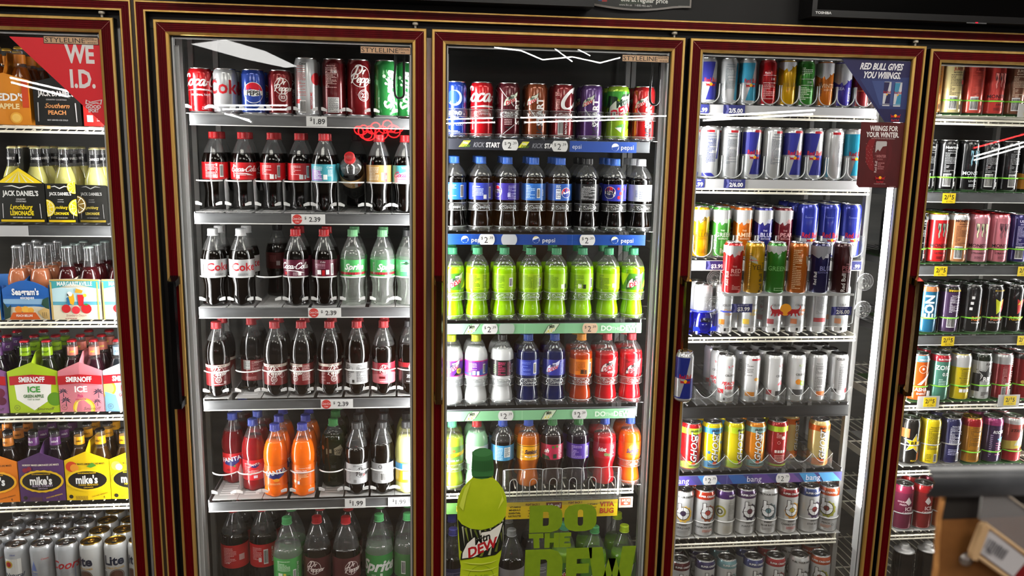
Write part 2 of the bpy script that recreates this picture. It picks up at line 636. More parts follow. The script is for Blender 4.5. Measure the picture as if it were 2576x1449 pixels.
def can_body(shape, body, bands, mat=None):
    """printed wall of the can; bands: [(z0, z1, colour)] in mm"""
    r, h = shape[0], shape[1]
    mb = MB()
    nk = 10 if r > 30 else 8
    prof = [(r - 8, .6), (r - 6, 0), (r - 4, .8), (r - 1, 5), (r, 9)]
    zs = sorted({9.0, h - nk - 5.0} | {float(z) for b in bands for z in b[:2] if 9 < z < h - nk - 5})
    prof += [(r, z) for z in zs[1:]]
    tops = [(r - 1, h - nk - 2), (r - 3.6, h - 4.5), (r - 4.6, h - 3)]
    prof += tops
    ms = []
    for (r0, a), (r1, b) in zip(prof, prof[1:]):
        mid = (a + b) / 2
        c = body
        for z0, z1, cc in bands:
            if z0 <= mid <= z1:
                c = cc
        if mid < 4.5:
            ms.append(ALU)
        else:
            ms.append(canm(c))
    mb.lathe([(a / 1000, b / 1000) for a, b in prof], ms, 32)
    return mb.mesh('can_body')

_lid = {}
def can_lid(shape, mat):
    k = (shape, mat.name)
    if k not in _lid:
        r, h = shape
        q = r - 4.6
        mb = MB()
        mb.lathe([(a / 1000, b / 1000) for a, b in [(q, h - 3), (q + .9, h - 1.4), (q + .7, h - .2), (q, h), (q - 1, h - .6), (q - 2, h - 4.2), (q - 4, h - 4.4), (q - 5, h - 2.9), (.1, h - 2.7)]], mat, 32)
        t = MB()
        z = (h - 2.2) / 1000
        ring = [(10 * math.sin(2 * math.pi * i / 16) * .75 / 1000, (2 + 10 * math.cos(2 * math.pi * i / 16)) / 1000, z) for i in range(16)]
        t.tube(ring, .0014, mat, 5, True)
        t.lathe([(.0001, .0012), (.003, .001), (.0035, 0)], mat, 10, c=(0, -.003, z - .0006))
        t.lathe([(.0001, .0003), (.0075, .0003), (.0085, 0)], pm('3a3a3c', .3, .8), 14, c=(0, -.0125, z - .0006))
        _lid[k] = (mb.mesh('lid'), t.mesh('pull_tab'))
    return _lid[k]

CANS = {}
BLKLID = pm('2e2e30', .3, .8)
def can(key, shape, body, look, g=(), bands=(), lid=ALU, cat='can'):
    CANS[key] = dict(shape=shape, body=body, look=look, g=list(g), bands=list(bands), lid=lid)

def put_can(key, label, loc, rot=0, group=None, name='drink_can', full=True, tilt=0):
    d = CANS[key]
    if 'mesh' not in d:
        d['mesh'] = can_body(d['shape'], d['body'], d['bands'])
        d['art'] = wrapped(d['g'], can_rf(d['shape']), .35, .25) if d['g'] else None
    t = thing(name, label, 'can', loc, group, rot, tilt)
    obj('can_body', d['mesh'], t)
    lid, tab = can_lid(d['shape'], d['lid'])
    l = obj('lid', lid, t)
    if full:
        obj('pull_tab', tab, l)
    if d['art']:
        obj('artwork_print', d['art'], t)
    return t

WH = 'f0f0f0'
# cola cooler, top shelf
can('cola12', C12, 'b5101a', 'short red can, white script', coke(20, 84, 38) + [('T', 4, 49, 7, 'ORIGINAL TASTE', WH, 'b'), ('T', 14, 16, 4.5, 'Delicious', WH), ('T', 14, 11, 4.5, 'Refreshing', WH)])
can('diet12', C12, 'b9babd', 'short silver can, red letters', [('T', 4, 72, 52, 'Coke', 'b3121d', 'b'), ('T', -34, 92, 14, 'Diet', '2a2a2a', 'i')])
can('pep12', C12, '24429c', 'short blue can, round emblem', globe(5, 58, 27, '24429c'))
can('drp12', C12, '7c1419', 'short maroon can, number disc', drp(6, 76, 1.3))
can('diet16', C16, 'c6c7ca', 'tall silver can, red ingredient print', facts(-14, 95, 30, 88, 22, 'a83a3a') + [('D', 34, 100, 17, 'b3121d'), ('R', -22, 38, 16, 12, 'b3121d'), ('B', -8, 24, 18, 34), ('T', 16, 40, 8, 'RECYCLE ME', 'b3121d', 'bv'), ('T', -8, 140, 9, 'Coke', '222222', 'bi')])
can('dark16', C16, '5d1015', 'tall dark-red can, white nutrition print', facts(-6, 108, 32, 66, 16, 'd8b4b0') + [('T', 4, 120, 9, '190', WH, 'b'), ('R', 0, 30, 32, 42, 'c9c9c9'), ('L', 0, 30, 28, 38, 14, '444444')])
can('drp16', C16, '7c1218', 'tall maroon can, white script', drp(8, 108, 1.75, ring=False) + [('O', 14, 58, 16, 14.5, WH), ('O', 14, 58, 12, 11.2, WH), ('T', 14, 58, 16, '23', WH, 'b')])
can('lime16', C16, '2f8f45', 'tall green can, white lettering', [('T', 12, 70, 46, 'Sprite', WH, 'Bvi'), ('D', -4, 112, 5, 'e0efdf'), ('T', -20, 40, 5, 'RECYCLE ME', WH, 'v')])
# banner cooler, top shelf
can('bluezero', C16, '21409f', 'tall blue can, silver moon', [('D', -4, 110, 22, 'bfe3ef'), ('D', -9, 112, 19, '2450b4'), ('T', -6, 68, 16, 'NITRO', WH, 'B'), ('T', -4, 55, 12, 'pepsi', WH, 'b'), ('T', -4, 36, 9, 'DRAFT COLA', WH), ('L', -4, 18, 40, 9, 3, WH)])
can('cola16', C16, 'c0101c', 'tall red can, white script', coke(30, 116, 50) + [('T', 6, 76, 6.5, 'ORIGINAL', WH, 'b'), ('T', -30, 40, 6, 'RECYCLE ME', WH, 'bv')])
def kick(body, extra=(), s1=8):
    return [('T', s1, 76, 27, 'START', WH, 'Bv'), ('T', s1, 27, 25, 'KICK', '20202a', 'Bv')] + [(q[0], [(a, b + 8) for a, b in q[1]], q[2]) if q[0] == 'P' else q[:2] + (q[2] + 8,) + q[3:] for q in dew(-17, 100, 34)] + [('P', [(-26, 86), (-24, 88), (12, 44), (10, 42)], 'c9c9c9')] + list(extra)
can('kblack', C16, '5a1420', 'tall wine-red can, plain lower text', dew(4, 108, 40) + [('P', [(-32, 142), (-30, 142), (14, 92), (12, 90)], 'd0d0d0'), ('T', -2, 72, 10, 'BLACK', WH, 'bc'), ('T', -2, 62, 10, 'CHERRY', WH, 'bc'), ('L', -3, 46, 22, 18, 4, 'd9b9bd'), ('R', -2, 31, 18, 5, '151515'), ('P', [(-18, 12), (-16, 12), (16, 38), (15, 40)], 'd0d0d0'), ('T', 27, 76, 25, 'START', WH, 'Bv')])
can('korange', C16, '7e3b1a', 'tall amber-brown can, upright lettering', kick(0))
can('colach', C16, '7d1a20', 'tall cherry can, part of script', [('S', 26, 108, 56, 'Co', WH), ('B', -10, 34, 16, 42), ('T', 6, 40, 9, 'RECYCLE ME', WH, 'bv'), ('L', -22, 110, 16, 50, 12, 'd8b0a8')])
can('kpurple', C16, '5b3a78', 'tall purple can, upright lettering', kick(0))
can('mdew16', C16, '9bc52f', 'tall lime can with dark shards', [('P', [(-60, 140), (60, 140), (40, 118), (20, 128), (4, 108), (-10, 122), (-30, 96), (-60, 100)], '3f9a35'), ('P', [(-40, 128), (-8, 124), (-14, 96), (-50, 92)], '14301c'), ('P', [(6, 132), (34, 136), (30, 118), (14, 114)], '1d3a20')] + dew(4, 94, 92) + [('P', [(-10, 40), (22, 52), (4, 22)], '57a744'), ('P', [(-14, 36), (6, 38), (4, 22)], 'dfe6df'), ('P', [(14, 20), (34, 34), (36, 10)], 'e3d92f')])
can('kred', C16, 'a51a1c', 'tall bright-red can, upright lettering', kick(0))
# slim-can cooler
def bullcan(body, q, h, size=17, word='Red Bull', dull='c0121c'):
    a, b = h * .48, h * .9
    m = h * .1
    o = []
    for d in (0, 83 if h < 140 else 91, -83 if h < 140 else -91):
        o += [('P', [(d - 42, a), (d + 2, a), (d + 14, b), (d - 42, b)], q), ('P', [(d + 42, m), (d + 42, a), (d + 2, a), (d - 12, m)], q)]
    return o + [('T', 2, h * .52, size, word, dull, 'bc')] + bulls(2, h * .42, .8)
RBS = 'c9cacd'
can('rb_a', RB8, RBS, 'small silver can, navy lower corner', bullcan(0, '2a2d86', 135))
can('rb_b', RB8, RBS, 'small silver can, grey nutrition print', facts(-4, 80, 30, 80, 16, '5a6a70') + [('P', [(10, 14), (24, 14), (24, 120), (16, 120)], '2f8aa8')])
can('rb_c', RB8, RBS, 'small silver can, teal lower corner', bullcan(0, '2f8aa8', 135))
can('rb_r', RB8, 'b3161d', 'small red can, white print', [('R', 0, 66, 44, 1.2, WH), ('R', 0, 88, 44, 1.2, WH), ('T', 6, 77, 9, '110', WH, 'b'), ('T', -10, 95, 8, 'Facts', WH, 'b'), ('L', -2, 40, 36, 44, 9, 'e8b0b0'), ('P', [(24, 80), (36, 96), (40, 70), (28, 62)], 'c9c9c9')])
can('rb_y', RB8, 'd9a400', 'small yellow can, silver crown', [jag(128, 112, RBS), ('T', 6, 62, 15, 'YELLOW', '8a6a00', 'b'), ('T', 4, 50, 7, 'EDITION', '8a6a00')])
can('rb_g', RB8, '3f8f36', 'small green can, white print', [('R', -4, 80, 36, 1.2, WH), ('R', -4, 62, 36, 1.2, WH), ('T', 2, 71, 9, '110', WH, 'b'), ('L', -6, 102, 32, 24, 5, 'd8ead0'), ('L', -6, 38, 32, 38, 8, 'd8ead0'), ('P', [(14, 78), (28, 96), (34, 66), (22, 60)], RBS)])
can('rb_o', RB8, 'd5741b', 'small orange can, silver crown', [jag(128, 92, RBS), ('T', 2, 62, 16, 'WINTER', 'f0c9a0', 'b'), ('T', 2, 50, 7, 'EDITION', 'f0c9a0'), ('T', -22, 52, 12, 'Red Bull', '3a2a20', 'bv')])
can('rb_v', RB8, '4a3fb0', 'small violet can, silver crown', [jag(128, 76, RBS), ('T', 12, 38, 12, 'Red Bull', WH, 'bv'), ('T', -14, 55, 12, 'SEA', 'c9c9f0', 'b')])
can('rb_m', RB8, '8e1d22', 'small maroon can, orange outline', [('T', -4, 78, 18, 'H', 'e88a3a', 'b'), ('R', -4, 50, 30, 1.2, 'e88a3a'), ('R', 22, 60, 12, 100, 'c9c9c9'), ('B', 22, 30, 12, 36)])
can('rc_n', SL12, RBS, 'silver can, navy nutrition print', facts(-4, 92, 32, 94, 18, '2c3c7c') + [('R', -8, 141, 24, 7, 'b3222c'), ('T', 4, 112, 9, '160', '2c3c7c', 'b'), ('P', [(12, 60), (20, 60), (34, 140), (28, 140)], '2a2d86'), ('P', [(-30, 8), (12, 8), (0, 18), (-30, 18)], '2a2d86')])
can('rc_n2', SL12, RBS, 'silver can, grey nutrition print', facts(-6, 92, 34, 96, 20, '4a5260') + [('R', 2, 141, 24, 7, 'b3222c')])
can('rc_b', SL12, RBS, 'silver and navy quartered can', bullcan(0, '2a2d86', 156, 19) + [('R', 10, 143, 24, 7, 'b3222c')])
can('rc_t', SL12, RBS, 'silver and teal quartered can', bullcan(0, '1f8fae', 156, 19) + [('R', 18, 143, 20, 7, 'b3222c')])
can('rc_tn', SL12, RBS, 'silver can, black nutrition print', facts(12, 84, 20, 90, 20, '5a6068') + [('P', [(-40, 10), (-22, 10), (-22, 66), (-40, 66)], '1f8fae'), ('R', -4, 141, 24, 7, 'b3222c')])
def edition(body, name, tone, look, key, sil=118, hh=146):
    can(key, SL12, body, look, [jag(hh, sil, RBS), ('P', [(-4, sil - 4), (4, sil + 8), (12, sil + 4), (10, sil - 6)], tone), ('T', -4, 84, 7, 'THE', tone, 'b'), ('T', 2, 71, 18, name, tone, 'b'), ('T', -2, 59, 7, 'EDITION', tone, 'b'), ('T', -25, 48, 13, 'Red Bull', tone, 'bv'), ('L', 4, 22, 26, 16, 4, tone)])
edition('d8a406', 'YELLOW', '7d6000', 'yellow can, silver crown', 'ed_y')
edition('4fa43f', 'GREEN', 'e0f0dc', 'green can, silver crown', 'ed_g', 112)
edition('dd6f12', 'AMBER', 'f4d2b0', 'orange can, silver crown', 'ed_o', 112)
edition('2b2a86', 'BLUE', 'd9d9f4', 'navy can, silver crown', 'ed_b', 112)
edition('6a1220', 'PEAR', 'd9a0a4', 'dark plum can, silver crown', 'ed_p', 112)
edition('b9161d', 'RED', 'f0b8b0', 'red can held in the rack', 'rk_r', 124)
can('rk_y', SL12, 'c4940c', 'golden can held in the rack', [('P', [(-24, 118), (-6, 108), (0, 92), (-14, 96), (-26, 100)], 'b9b9a8'), ('R', -14, 103, 28, 1.6, 'd8303a'), ('T', 18, 94, 6.5, 'THE', '2e2406', 'b'), ('T', 22, 82, 19, 'YELLOW', '4a3a08', 'b'), ('T', 18, 71, 8, 'EDITION', '2e2406'), ('T', 12, 35, 17, 'Red Bull', '1c1606', 'bv'), ('L', -24, 70, 10, 110, 20, '5a4808')])
can('rk_g', SL12, '2c7d22', 'green can held in the rack', [jag(146, 128, RBS, 6, 60), ('T', -6, 78, 19, 'GREEN', '7fc070', 'b'), ('P', [(22, 10), (40, 10), (40, 140), (30, 140)], '9a5a1e'), ('L', 2, 16, 30, 10, 3, 'b8e0b0')])
can('rk_o', SL12, 'c06418', 'copper can held in the rack', [('P', [(12, 118), (26, 108), (30, 92), (22, 82), (14, 98)], 'aaa294'), ('L', -14, 76, 26, 120, 22, 'f0d0a8'), ('T', -6, 104, 9, '80', 'f4e0c8', 'b')])
can('rk_b', SL12, '17174f', 'navy can held in the rack', [jag(146, 118, '9a9aa4'), ('P', [(-4, 112), (4, 124), (12, 120), (10, 110)], 'd8d8e4'), ('T', 6, 79, 19, 'BLUE', '8a8ac0', 'b'), ('T', -4, 67, 8, 'EDITION', '8a8ac0'), ('T', -26, 48, 12, 'Red Bull', WH, 'bv')])
can('rk_p', SL12, '3a0d14', 'black-cherry can held in the rack', [('P', [(-2, 146), (40, 146), (40, 112), (20, 104), (6, 118)], '8a8486'), ('T', 2, 92, 7, 'THE', 'b08088', 'b'), ('T', 6, 80, 19, 'PEAR', 'a05a64', 'b'), ('T', 2, 69, 8, 'EDITION', 'b08088', 'b'), ('T', -8, 36, 17, 'Red Bull', 'dcdcdc', 'bv')])
can('rb16', RB16, '2b37a4', 'big blue can', [('P', [(18, 62), (60, 62), (60, 150), (38, 150)], 'b9bcc4'), ('P', [(-60, 10), (60, 10), (60, 62), (-60, 62)], 'b9bcc4'), ('P', [(12, 10), (60, 10), (60, 54), (20, 54)], '2b37a4'), ('T', 2, 72, 22, 'Red Bull', 'd0202c', 'bc')] + bulls(6, 56, .8) + [('L', -6, 128, 24, 8, 2, '8f9ad8')])
can('rbmini', RB8, 'b9bac0', 'small blue-silver can', bullcan(0, '1f2a7d', 135, 16) + [('R', 0, 12, 84, 3, '1f2a7d')])
def celsius(key, fruit, word, look, wcol, band, lid=BLKLID):
    can(key, SL12, 'dcdcdd', look, [('O', 4, 112, 11, 6, 'b4b6b8'), ('P', [(-5, 122), (14, 124), (12, 118), (-3, 116)], fruit), ('T', 3, 92, 9, 'CELSIUS', '222222', 'b'), ('T', 0, 66, 15, word[0], wcol, 'Bi'), ('T', 0, 52, 15, word[1], wcol, 'Bi'), ('R', -26, 40, 20, 14, band), ('L', 4, 34, 28, 14, 4, '777777'), ('R', -12, 15, 6, 8, '222222'), ('O', 2, 15, 4, 3.2, '555555'), ('O', 12, 15, 4, 3.2, '555555')], lid=lid)
celsius('ce_peach', 'c8232e', ('PEACH', 'VIBE'), 'white can, slanted red words', 'c8232e', 'c8232e', ALU)
can('ce_palm', SL12, 'dcdcdd', 'white can, orange palm drawing', [('L', -16, 108, 26, 40, 8, '555555'), ('D', 10, 78, 9, 'c98a3a', .6), ('R', 14, 58, 1.6, 30, '8a6a40'), ('R', -10, 30, 30, 14, 'c07a28'), ('R', 6, 142, 30, 6, 'b3222c'), ('L', 4, 14, 30, 8, 2, '777777')], lid=BLKLID)
can('ce_melon', SL12, 'dcdcdd', 'white can, melon slice', [('O', 16, 112, 11, 6, 'b4b6b8'), ('P', [(8, 122), (26, 124), (24, 118), (10, 116)], 'c8505a'), ('T', 14, 88, 9, 'CELSIUS', '222222', 'b'), ('P', [(4, 58), (26, 58), (18, 74)], 'd8505c'), ('R', -22, 34, 18, 16, 'a83038'), ('R', 14, 30, 30, 18, '3a3a3c'), ('O', -2, 14, 4, 3, '444444')], lid=BLKLID)
can('ce_kiwi', SL12, 'dcdcdd', 'white can, orange and kiwi', [('O', 6, 114, 11, 6, 'b4b6b8'), ('P', [(-3, 124), (16, 126), (14, 120), (-1, 118)], '8aa03a'), ('T', 4, 92, 9, 'CELSIUS', '222222', 'b'), ('D', -2, 68, 9, 'dc8a2a'), ('D', 12, 64, 8.5, '8bb43a'), ('D', 12, 64, 3.5, 'd8e0a0'), ('R', -2, 34, 34, 18, '4a4a4c')], lid=BLKLID)
can('ce_facts', SL12, 'd6d6d8', 'white can, full nutrition panel', facts(-6, 84, 26, 96, 20, '444444') + [('R', 4, 28, 30, 16, 'c87038'), ('T', 22, 126, 8, 'CELSIUS', '222222', 'b')], lid=BLKLID)
can('ce_facts2', SL12, 'd6d6d8', 'white can, long ingredient list', facts(2, 82, 24, 92, 22, '333333') + [('T', -2, 140, 10, 'CELSIUS', '222222', 'b'), ('R', 22, 36, 14, 14, 'b3323c'), ('R', -22, 36, 16, 12, '333333')], lid=BLKLID)
def lowcel(key, col, script, look):
    can(key, SL12, 'dcdcdd', look, [('T', 2, 92, 9, 'CELSIUS', '333333', 'b'), ('O', 10, 120, 11, 6, 'b4b6b8'), ('T', 4, 76, 13, script[0], col, 'bi'), ('T', 4, 64, 13, script[1], col, 'bi'), ('R', -16, 40, 20, 16, col), ('L', 10, 38, 18, 16, 6, '777777'), ('R', -4, 15, 6, 9, '222222'), ('O', 8, 15, 4, 3.2, '666666')])
lowcel('lc_a', 'c07a28', ('Candy', 'Vibe'), 'white can, brown script')
lowcel('lc_b', 'd9b02a', ('Tropical', 'Vibe'), 'white can, yellow patch')
lowcel('lc_c', 'a8303a', ('Sparkling', 'Apple'), 'white can, red stripe')
lowcel('lc_d', 'd0703a', ('Sparkling', 'Vibe'), 'white can, orange script')
can('lc_e', SL12, 'd8d8da', 'white can, grey facts panel', facts(-4, 96, 24, 70, 14, '666666') + [('R', -2, 44, 40, 13, 'b3222c'), ('R', 18, 18, 8, 18, '333333')])
lowcel('lc_f', 'd88a5a', ('Tropical', 'Vibe'), 'white can, peach script')
def ghost(key, body, top, bot, flav, look, s=2, deco=()):
    can(key, C16, body, look, [('P', [(-104, 142), (-104, 122), (-60, 120), (-30, 124), (0, 121), (30, 125), (60, 120), (104, 122), (104, 142)], top), ('P', [(-104, 9), (104, 9), (104, 26), (50, 32), (20, 25), (-12, 34), (-50, 26), (-104, 30)], bot), ('T', s + 3, 133, 10, 'ENERGY', '1a1a1a', 'Bi')] + list(deco) + [('T', s, 74, 31, 'GHOST', '141414', 'Bvi'), ('T', s - .6, 74.6, 29, 'GHOST', WH, 'bvi'), ('D', s + 6, 112, 8.5, '141414'), ('D', s + 6, 112, 7, WH), ('P', [(s - 1, 112), (s + 13, 112), (s + 11, 101), (s + 6, 104), (s + 1, 101)], WH), ('D', s, 24, 7, 'c9502a', .8), ('T', s, 17, 5.5, flav, '1a1a1a', 'B')])
ghost('gh_r', 'b8181f', 'b9d432', 'b9d432', 'CHERRY LIMEADE', 'red can, lime collar, upright lettering')
ghost('gh_y', 'f0d80c', '3f8fc0', '3f8fc0', 'BLUE RASPBERRY', 'yellow can with a blue collar', 2, [('D', -18, 60, 5, '3f6fb0'), ('D', 24, 92, 5, '3f6fb0')])
ghost('gh_l', 'ead80e', 'b9d020', 'b9d020', 'CITRUS', 'yellow can with a lime collar', 14)
ghost('gh_o', 'e58a10', '86b0ac', '86b0ac', 'TROPICAL MANGO', 'orange can with a grey-green collar', 0)
can('gh_back', C16, 'b01b20', 'red can, lime collar, icon row', [('P', [(-104, 142), (-104, 124), (104, 124), (104, 142)], 'b9d432'), ('P', [(-104, 9), (104, 9), (104, 20), (0, 14), (-104, 22)], 'b9d432'), ('D', 8, 104, 6, 'd8c0b8'), ('L', -6, 112, 16, 18, 4, 'e0b0a8'), ('O', -6, 88, 5, 4, 'e0b0a8'), ('O', 10, 74, 6, 5, '6a1014')] + [('R', -14 + i * 9, 58, 7, 9, 'ece4dc') for i in range(4)] + [('L', 0, 34, 34, 26, 5, 'e0b0a8')])
ghost('gh_p', 'ead08a', 'dd6a1c', 'dd7a24', 'PEACH', 'cream can with an orange collar', 0)
def bang(key, ring, dot, splash, look, word='SUPER CREATINE', s=2, body='cfd0d2', low='8a8a8c', flav='PURPLE HAZE'):
    sp = [(s + (25 + (4 if i % 2 else 0)) * math.cos(2 * math.pi * i / 22) + 4, 84 + (25 + (5 if i % 2 else 0)) * math.sin(2 * math.pi * i / 22) - 3) for i in range(22)]
    can(key, C16, body, look, [('P', sp, splash), ('R', s - 12, 100, 13, 36, '2a2426'), ('D', s, 84, 23, '2a2426'), ('R', s - 12, 100, 9, 33, 'd8d9db'), ('D', s, 84, 20.5, 'd8d9db'), ('D', s, 84, 9.5, '2a2426'), ('D', s, 84, 8, dot), ('R', s, 84, 42, 1.4, '2a2426'), ('R', s, 84, 1.4, 42, '2a2426'), ('T', s, 139.5, 8.5, word, WH if ring != body else '333333', 'B'), ('T', s + 2, 44, 7, 'ENERGY', '444444', 'b'), ('T', s + 2, 33, 8.5, flav, '3a3a3c', 'b'), ('L', s + 2, 21, 34, 10, 3, low), ('O', s + 24, 28, 4, 3, '444444')], bands=[(128, 150, ring)])
bang('bg_w', 'cfd0d2', '3a2a4a', 'd0a94a', 'white can, dark purple dot', 'FUEL YOUR DESTINY')
bang('bg_r', 'c23a1c', 'b8483a', '8a4a30', 'white can, orange-red collar', low='b85a3a', flav='RAINBOW UNICORN')
can('bg_f', C16, 'cfcfcc', 'white can, violet collar, facts panel', facts(14, 86, 26, 76, 22, '6a6a66') + [('O', -26, 84, 20, 14, '8a8430'), ('O', -26, 84, 10, 5, '4a4a30'), ('T', 14, 139.5, 8.5, 'ULTRA', WH, 'B'), ('L', 4, 24, 34, 26, 6, 'a8a090')], bands=[(128, 150, '4a2a6a')])
bang('bg_v', '4a2f5a', '6a3a48', '2f2a3a', 'white can, violet collar, plum dot', s=4)
bang('bg_t', 'cfd0d2', '5a8088', '4a5a60', 'white can, slate-teal dot', 'FUEL YOUR DESTINY', flav='BLUE RAZZ')
bang('bg_y', '8e1c24', 'c9b24a', 'c08a3a', 'white can, crimson collar, yellow dot', flav='CHERRY VANILLA', low='a83a3a')
bang('bg_b', '3a4a7c', '9a3a3a', '4a3a58', 'white can, blue collar, red dot', s=6, flav='STAR BLAST')
bang('bg_o', 'b8502a', '7a3a34', '8a8a3a', 'white can, rust collar, olive splash', s=-20, low='b86a3a', flav='PEACH')
bang('bg_d', '5a1f24', '4a2a3a', '5a3a34', 'white can, dark maroon collar')
bang('bg_v2', '3c3560', '5a3a58', '3a3048', 'white can, indigo collar')
bang('bg_a', '7fa6ac', '5a8088', '6a8a8c', 'white can, pale aqua collar')
bang('bg_s', '4a5080', '3a4a80', '4a4a68', 'white can, slate-blue collar')
bang('bg_c', 'a8383c', '8a3a3a', '7a3a3a', 'white can, rose-red collar')
bang('bg_n', 'd4d5d7', '3a3a3a', '4a4a4c', 'all-white can, black slogan', 'FUEL YOUR DESTINY', body='d4d5d7')
# energy cooler
def mon(key, body, clawc, word, look, lid=ALU, tone=WH, deco=(), top=None, s=2):
    can(key, C16, body, look, list(deco) + claw(s, 100, 52, clawc) + [('T', s - 2, 56, 15, 'MONSTER', tone, 'b'), ('T', s, 44, 8, 'E N E R G Y', tone, 'b'), ('T', s, 32, 8, word, tone, 'b'), ('L', s, 18, 30, 9, 3, tone)], lid=lid, bands=[(136, 152, top)] if top else [])
def monback(key, body, ink, look, lid=ALU, head='JUICE', bar='c9a83a', deco=(), top=None):
    can(key, C16, body, look, list(deco) + [('T', -2, 134, 11, head, bar, 'B'), ('T', -2, 124, 6, 'MONSTER', ink, 'b'), ('L', -4, 88, 36, 62, 14, ink), ('B', -10, 34, 24, 40), ('R', 16, 22, 10, 14, ink)], lid=lid, bands=[(136, 152, top)] if top else [])
monback('mj_c', 'e0cf96', '4a4030', 'cream can, inky side drawing', head='JUICE', bar='8a2a1a', deco=[('P', [(16, 132), (30, 128), (24, 110), (32, 96), (22, 80), (30, 66), (18, 56), (14, 90)], '2a2620'), ('D', 18, 96, 7, 'a8281c')])
monback('mj_o', 'e08a2c', '6a3a10', 'orange can, brown print', bar='7a2a10')
monback('mj_r', 'd8564a', '8a1a14', 'coral-red can, dark red print', bar='7a1414')
mon('mj_k', 'd84a44', 'e88a80', 'JUICE', 'coral-red can, pale claw mark', tone='3a0f10')
monback('mj_b', '8a5a44', 'd8c0a8', 'brown can, pale print', bar='d8c0a8')
monback('mo_k', '1b1b1d', 'b9b9bb', 'black can, white facts panel', head='Nutrition', bar='e0e0e0')
mon('mo_l', '17181a', '7fb0c4', 'LO-CARB', 'black can, pale blue claw mark', tone='d8dce0')
monback('mo_k2', '202023', '9a9a9c', 'black can, grey facts panel', head='Facts', bar='c0c0c0')
mon('mo_o', '1c1a18', 'e0902a', 'MANGO', 'black can, orange base', tone='e0902a', deco=[('P', [(-104, 9), (104, 9), (104, 60), (20, 50), (-104, 64)], 'c0802c')])
mon('mu_r', 'cf2a2e', '8c9a86', 'ULTRA RED', 'glossy red can, grey claw mark', lid=pm('c6d42a', .3, .8), tone='1a1214', top='d8d8da')
monback('mu_p', 'c98a5c', '5a2a1a', 'copper can, white collar', head='MONSTER', bar='3a1a10', top='d0d0d2')
mon('mu_s', 'd08a98', 'd6d4b0', 'STRAWBERRY', 'pink can, cream claw mark', lid=pm('b01c24', .3, .8), tone='3a1a20')
mon('mu_s2', 'd8808e', '8a5a64', 'STRAWBERRY', 'pink can, dusky claw mark', lid=pm('b01c24', .3, .8), tone='3a1a20', s=8)
monback('mu_v', '3f3878', 'c0bce0', 'violet can, pale print', head='ULTRA', bar='d8d4f0')
can('sol', C16, '24688c', 'steel-blue can, big white word', [('T', -14, 86, 38, 'EON', WH, 'Bv'), ('R', 24, 80, 6, 90, 'c8643a'), ('T', 24, 80, 5, 'PERFORMANCE ENERGY', WH, 'v')], bands=[(136, 152, 'c07a4c')])
can('nos', C16, '4a3458', 'purple-black can, facts panel', facts(2, 96, 34, 60, 14, 'e0dce4') + [('B', -6, 36, 26, 34), ('T', 0, 139, 8, 'ENHANCED', 'e0c02a', 'B')], bands=[(134, 152, '1c1c1e')])
can('rgn_o', C16, '1b1b1c', 'black can, orange flash', [('P', [(14, 60), (26, 60), (34, 112), (22, 104)], 'dd7a2a'), ('R', -18, 116, 9, 9, 'd8d8d8'), ('R', -20, 98, 9, 9, 'd8d8d8'), ('R', -22, 80, 9, 9, 'd8d8d8'), ('T', 8, 48, 18, 'REIGN', 'dd7a2a', 'B'), ('T', 4, 34, 7, 'TOTAL BODY', WH)])
can('rgn_y', C16, '191a1a', 'black can, yellow and red crest', [('P', [(-6, 62), (4, 70), (20, 112), (2, 104), (-12, 112)], 'c9d02a'), ('P', [(8, 66), (18, 76), (28, 112), (18, 108)], 'c0302a'), ('T', 4, 48, 18, 'REIGN', 'd0704a', 'B'), ('T', 4, 35, 7, 'TOTAL BODY FUEL', WH), ('T', 6, 139, 7, 'BCAA AMINOS', 'c9a83a', 'b')])
can('rgn_r', C16, '1a1a1b', 'black can, red crest, gold word', [('P', [(-4, 62), (6, 70), (22, 112), (4, 104), (-8, 112)], 'b3302a'), ('P', [(-6, 92), (8, 112), (10, 96)], 'd8c02a'), ('T', 0, 48, 18, 'REIGN', 'c9a02a', 'B'), ('T', 2, 35, 7, 'FUEL', WH)])
can('ash', C16, 'd9601c', 'orange can, pale blue collar', [('O', -2, 108, 13, 12, WH), ('D', -2, 109, 4, WH), ('P', [(-16, 56), (-4, 56), (26, 90), (26, 100)], WH), ('T', -2, 40, 16, 'ASHA', WH, 'B'), ('T', 0, 26, 9, 'ENERGY', WH, 'b'), ('T', 6, 139, 8, 'ZERO SUGAR', WH, 'b')], bands=[(132, 152, '6fa8bc')])
can('zoc', C16, '4e8a78', 'sage-green can, crimson collar', [('T', -6, 112, 20, 'ZOIC', WH, 'b'), ('T', 2, 90, 16, '0.0', WH, 'b'), ('L', -6, 62, 22, 26, 5, 'c0dcd4'), ('T', 4, 139, 8, 'ELECTROLYTES', WH, 'b')], bands=[(132, 152, 'b3182c')])
can('yel', C16, 'd9c21c', 'yellow can, pale grey top', [('T', 2, 106, 7, 'CARNOSINE', '3a3208', 'b'), ('L', 2, 92, 32, 22, 6, '4a4210'), ('T', 2, 76, 7, 'BETAPOWER', '3a3208', 'b'), ('L', 2, 64, 32, 16, 4, '4a4210'), ('R', 2, 48, 40, 9, '1a1a14'), ('R', -10, 34, 10, 11, WH), ('R', 2, 34, 10, 11, WH), ('R', 14, 34, 10, 11, WH)], bands=[(112, 152, 'cacbcd')])
can('rks', C16, 'c6c8ca', 'silver can, black star', star(2, 86, 30, '2a2b2d', '1a1a1b') + [('T', 2, 72, 20, 'RR', WH, 'B'), ('R', -30, 60, 24, 60, '232425'), ('T', 8, 122, 10, 'ROCK', '222222', 'Bi'), ('L', 4, 22, 30, 14, 3, '333333')], bands=[(132, 152, '1f2a20')])
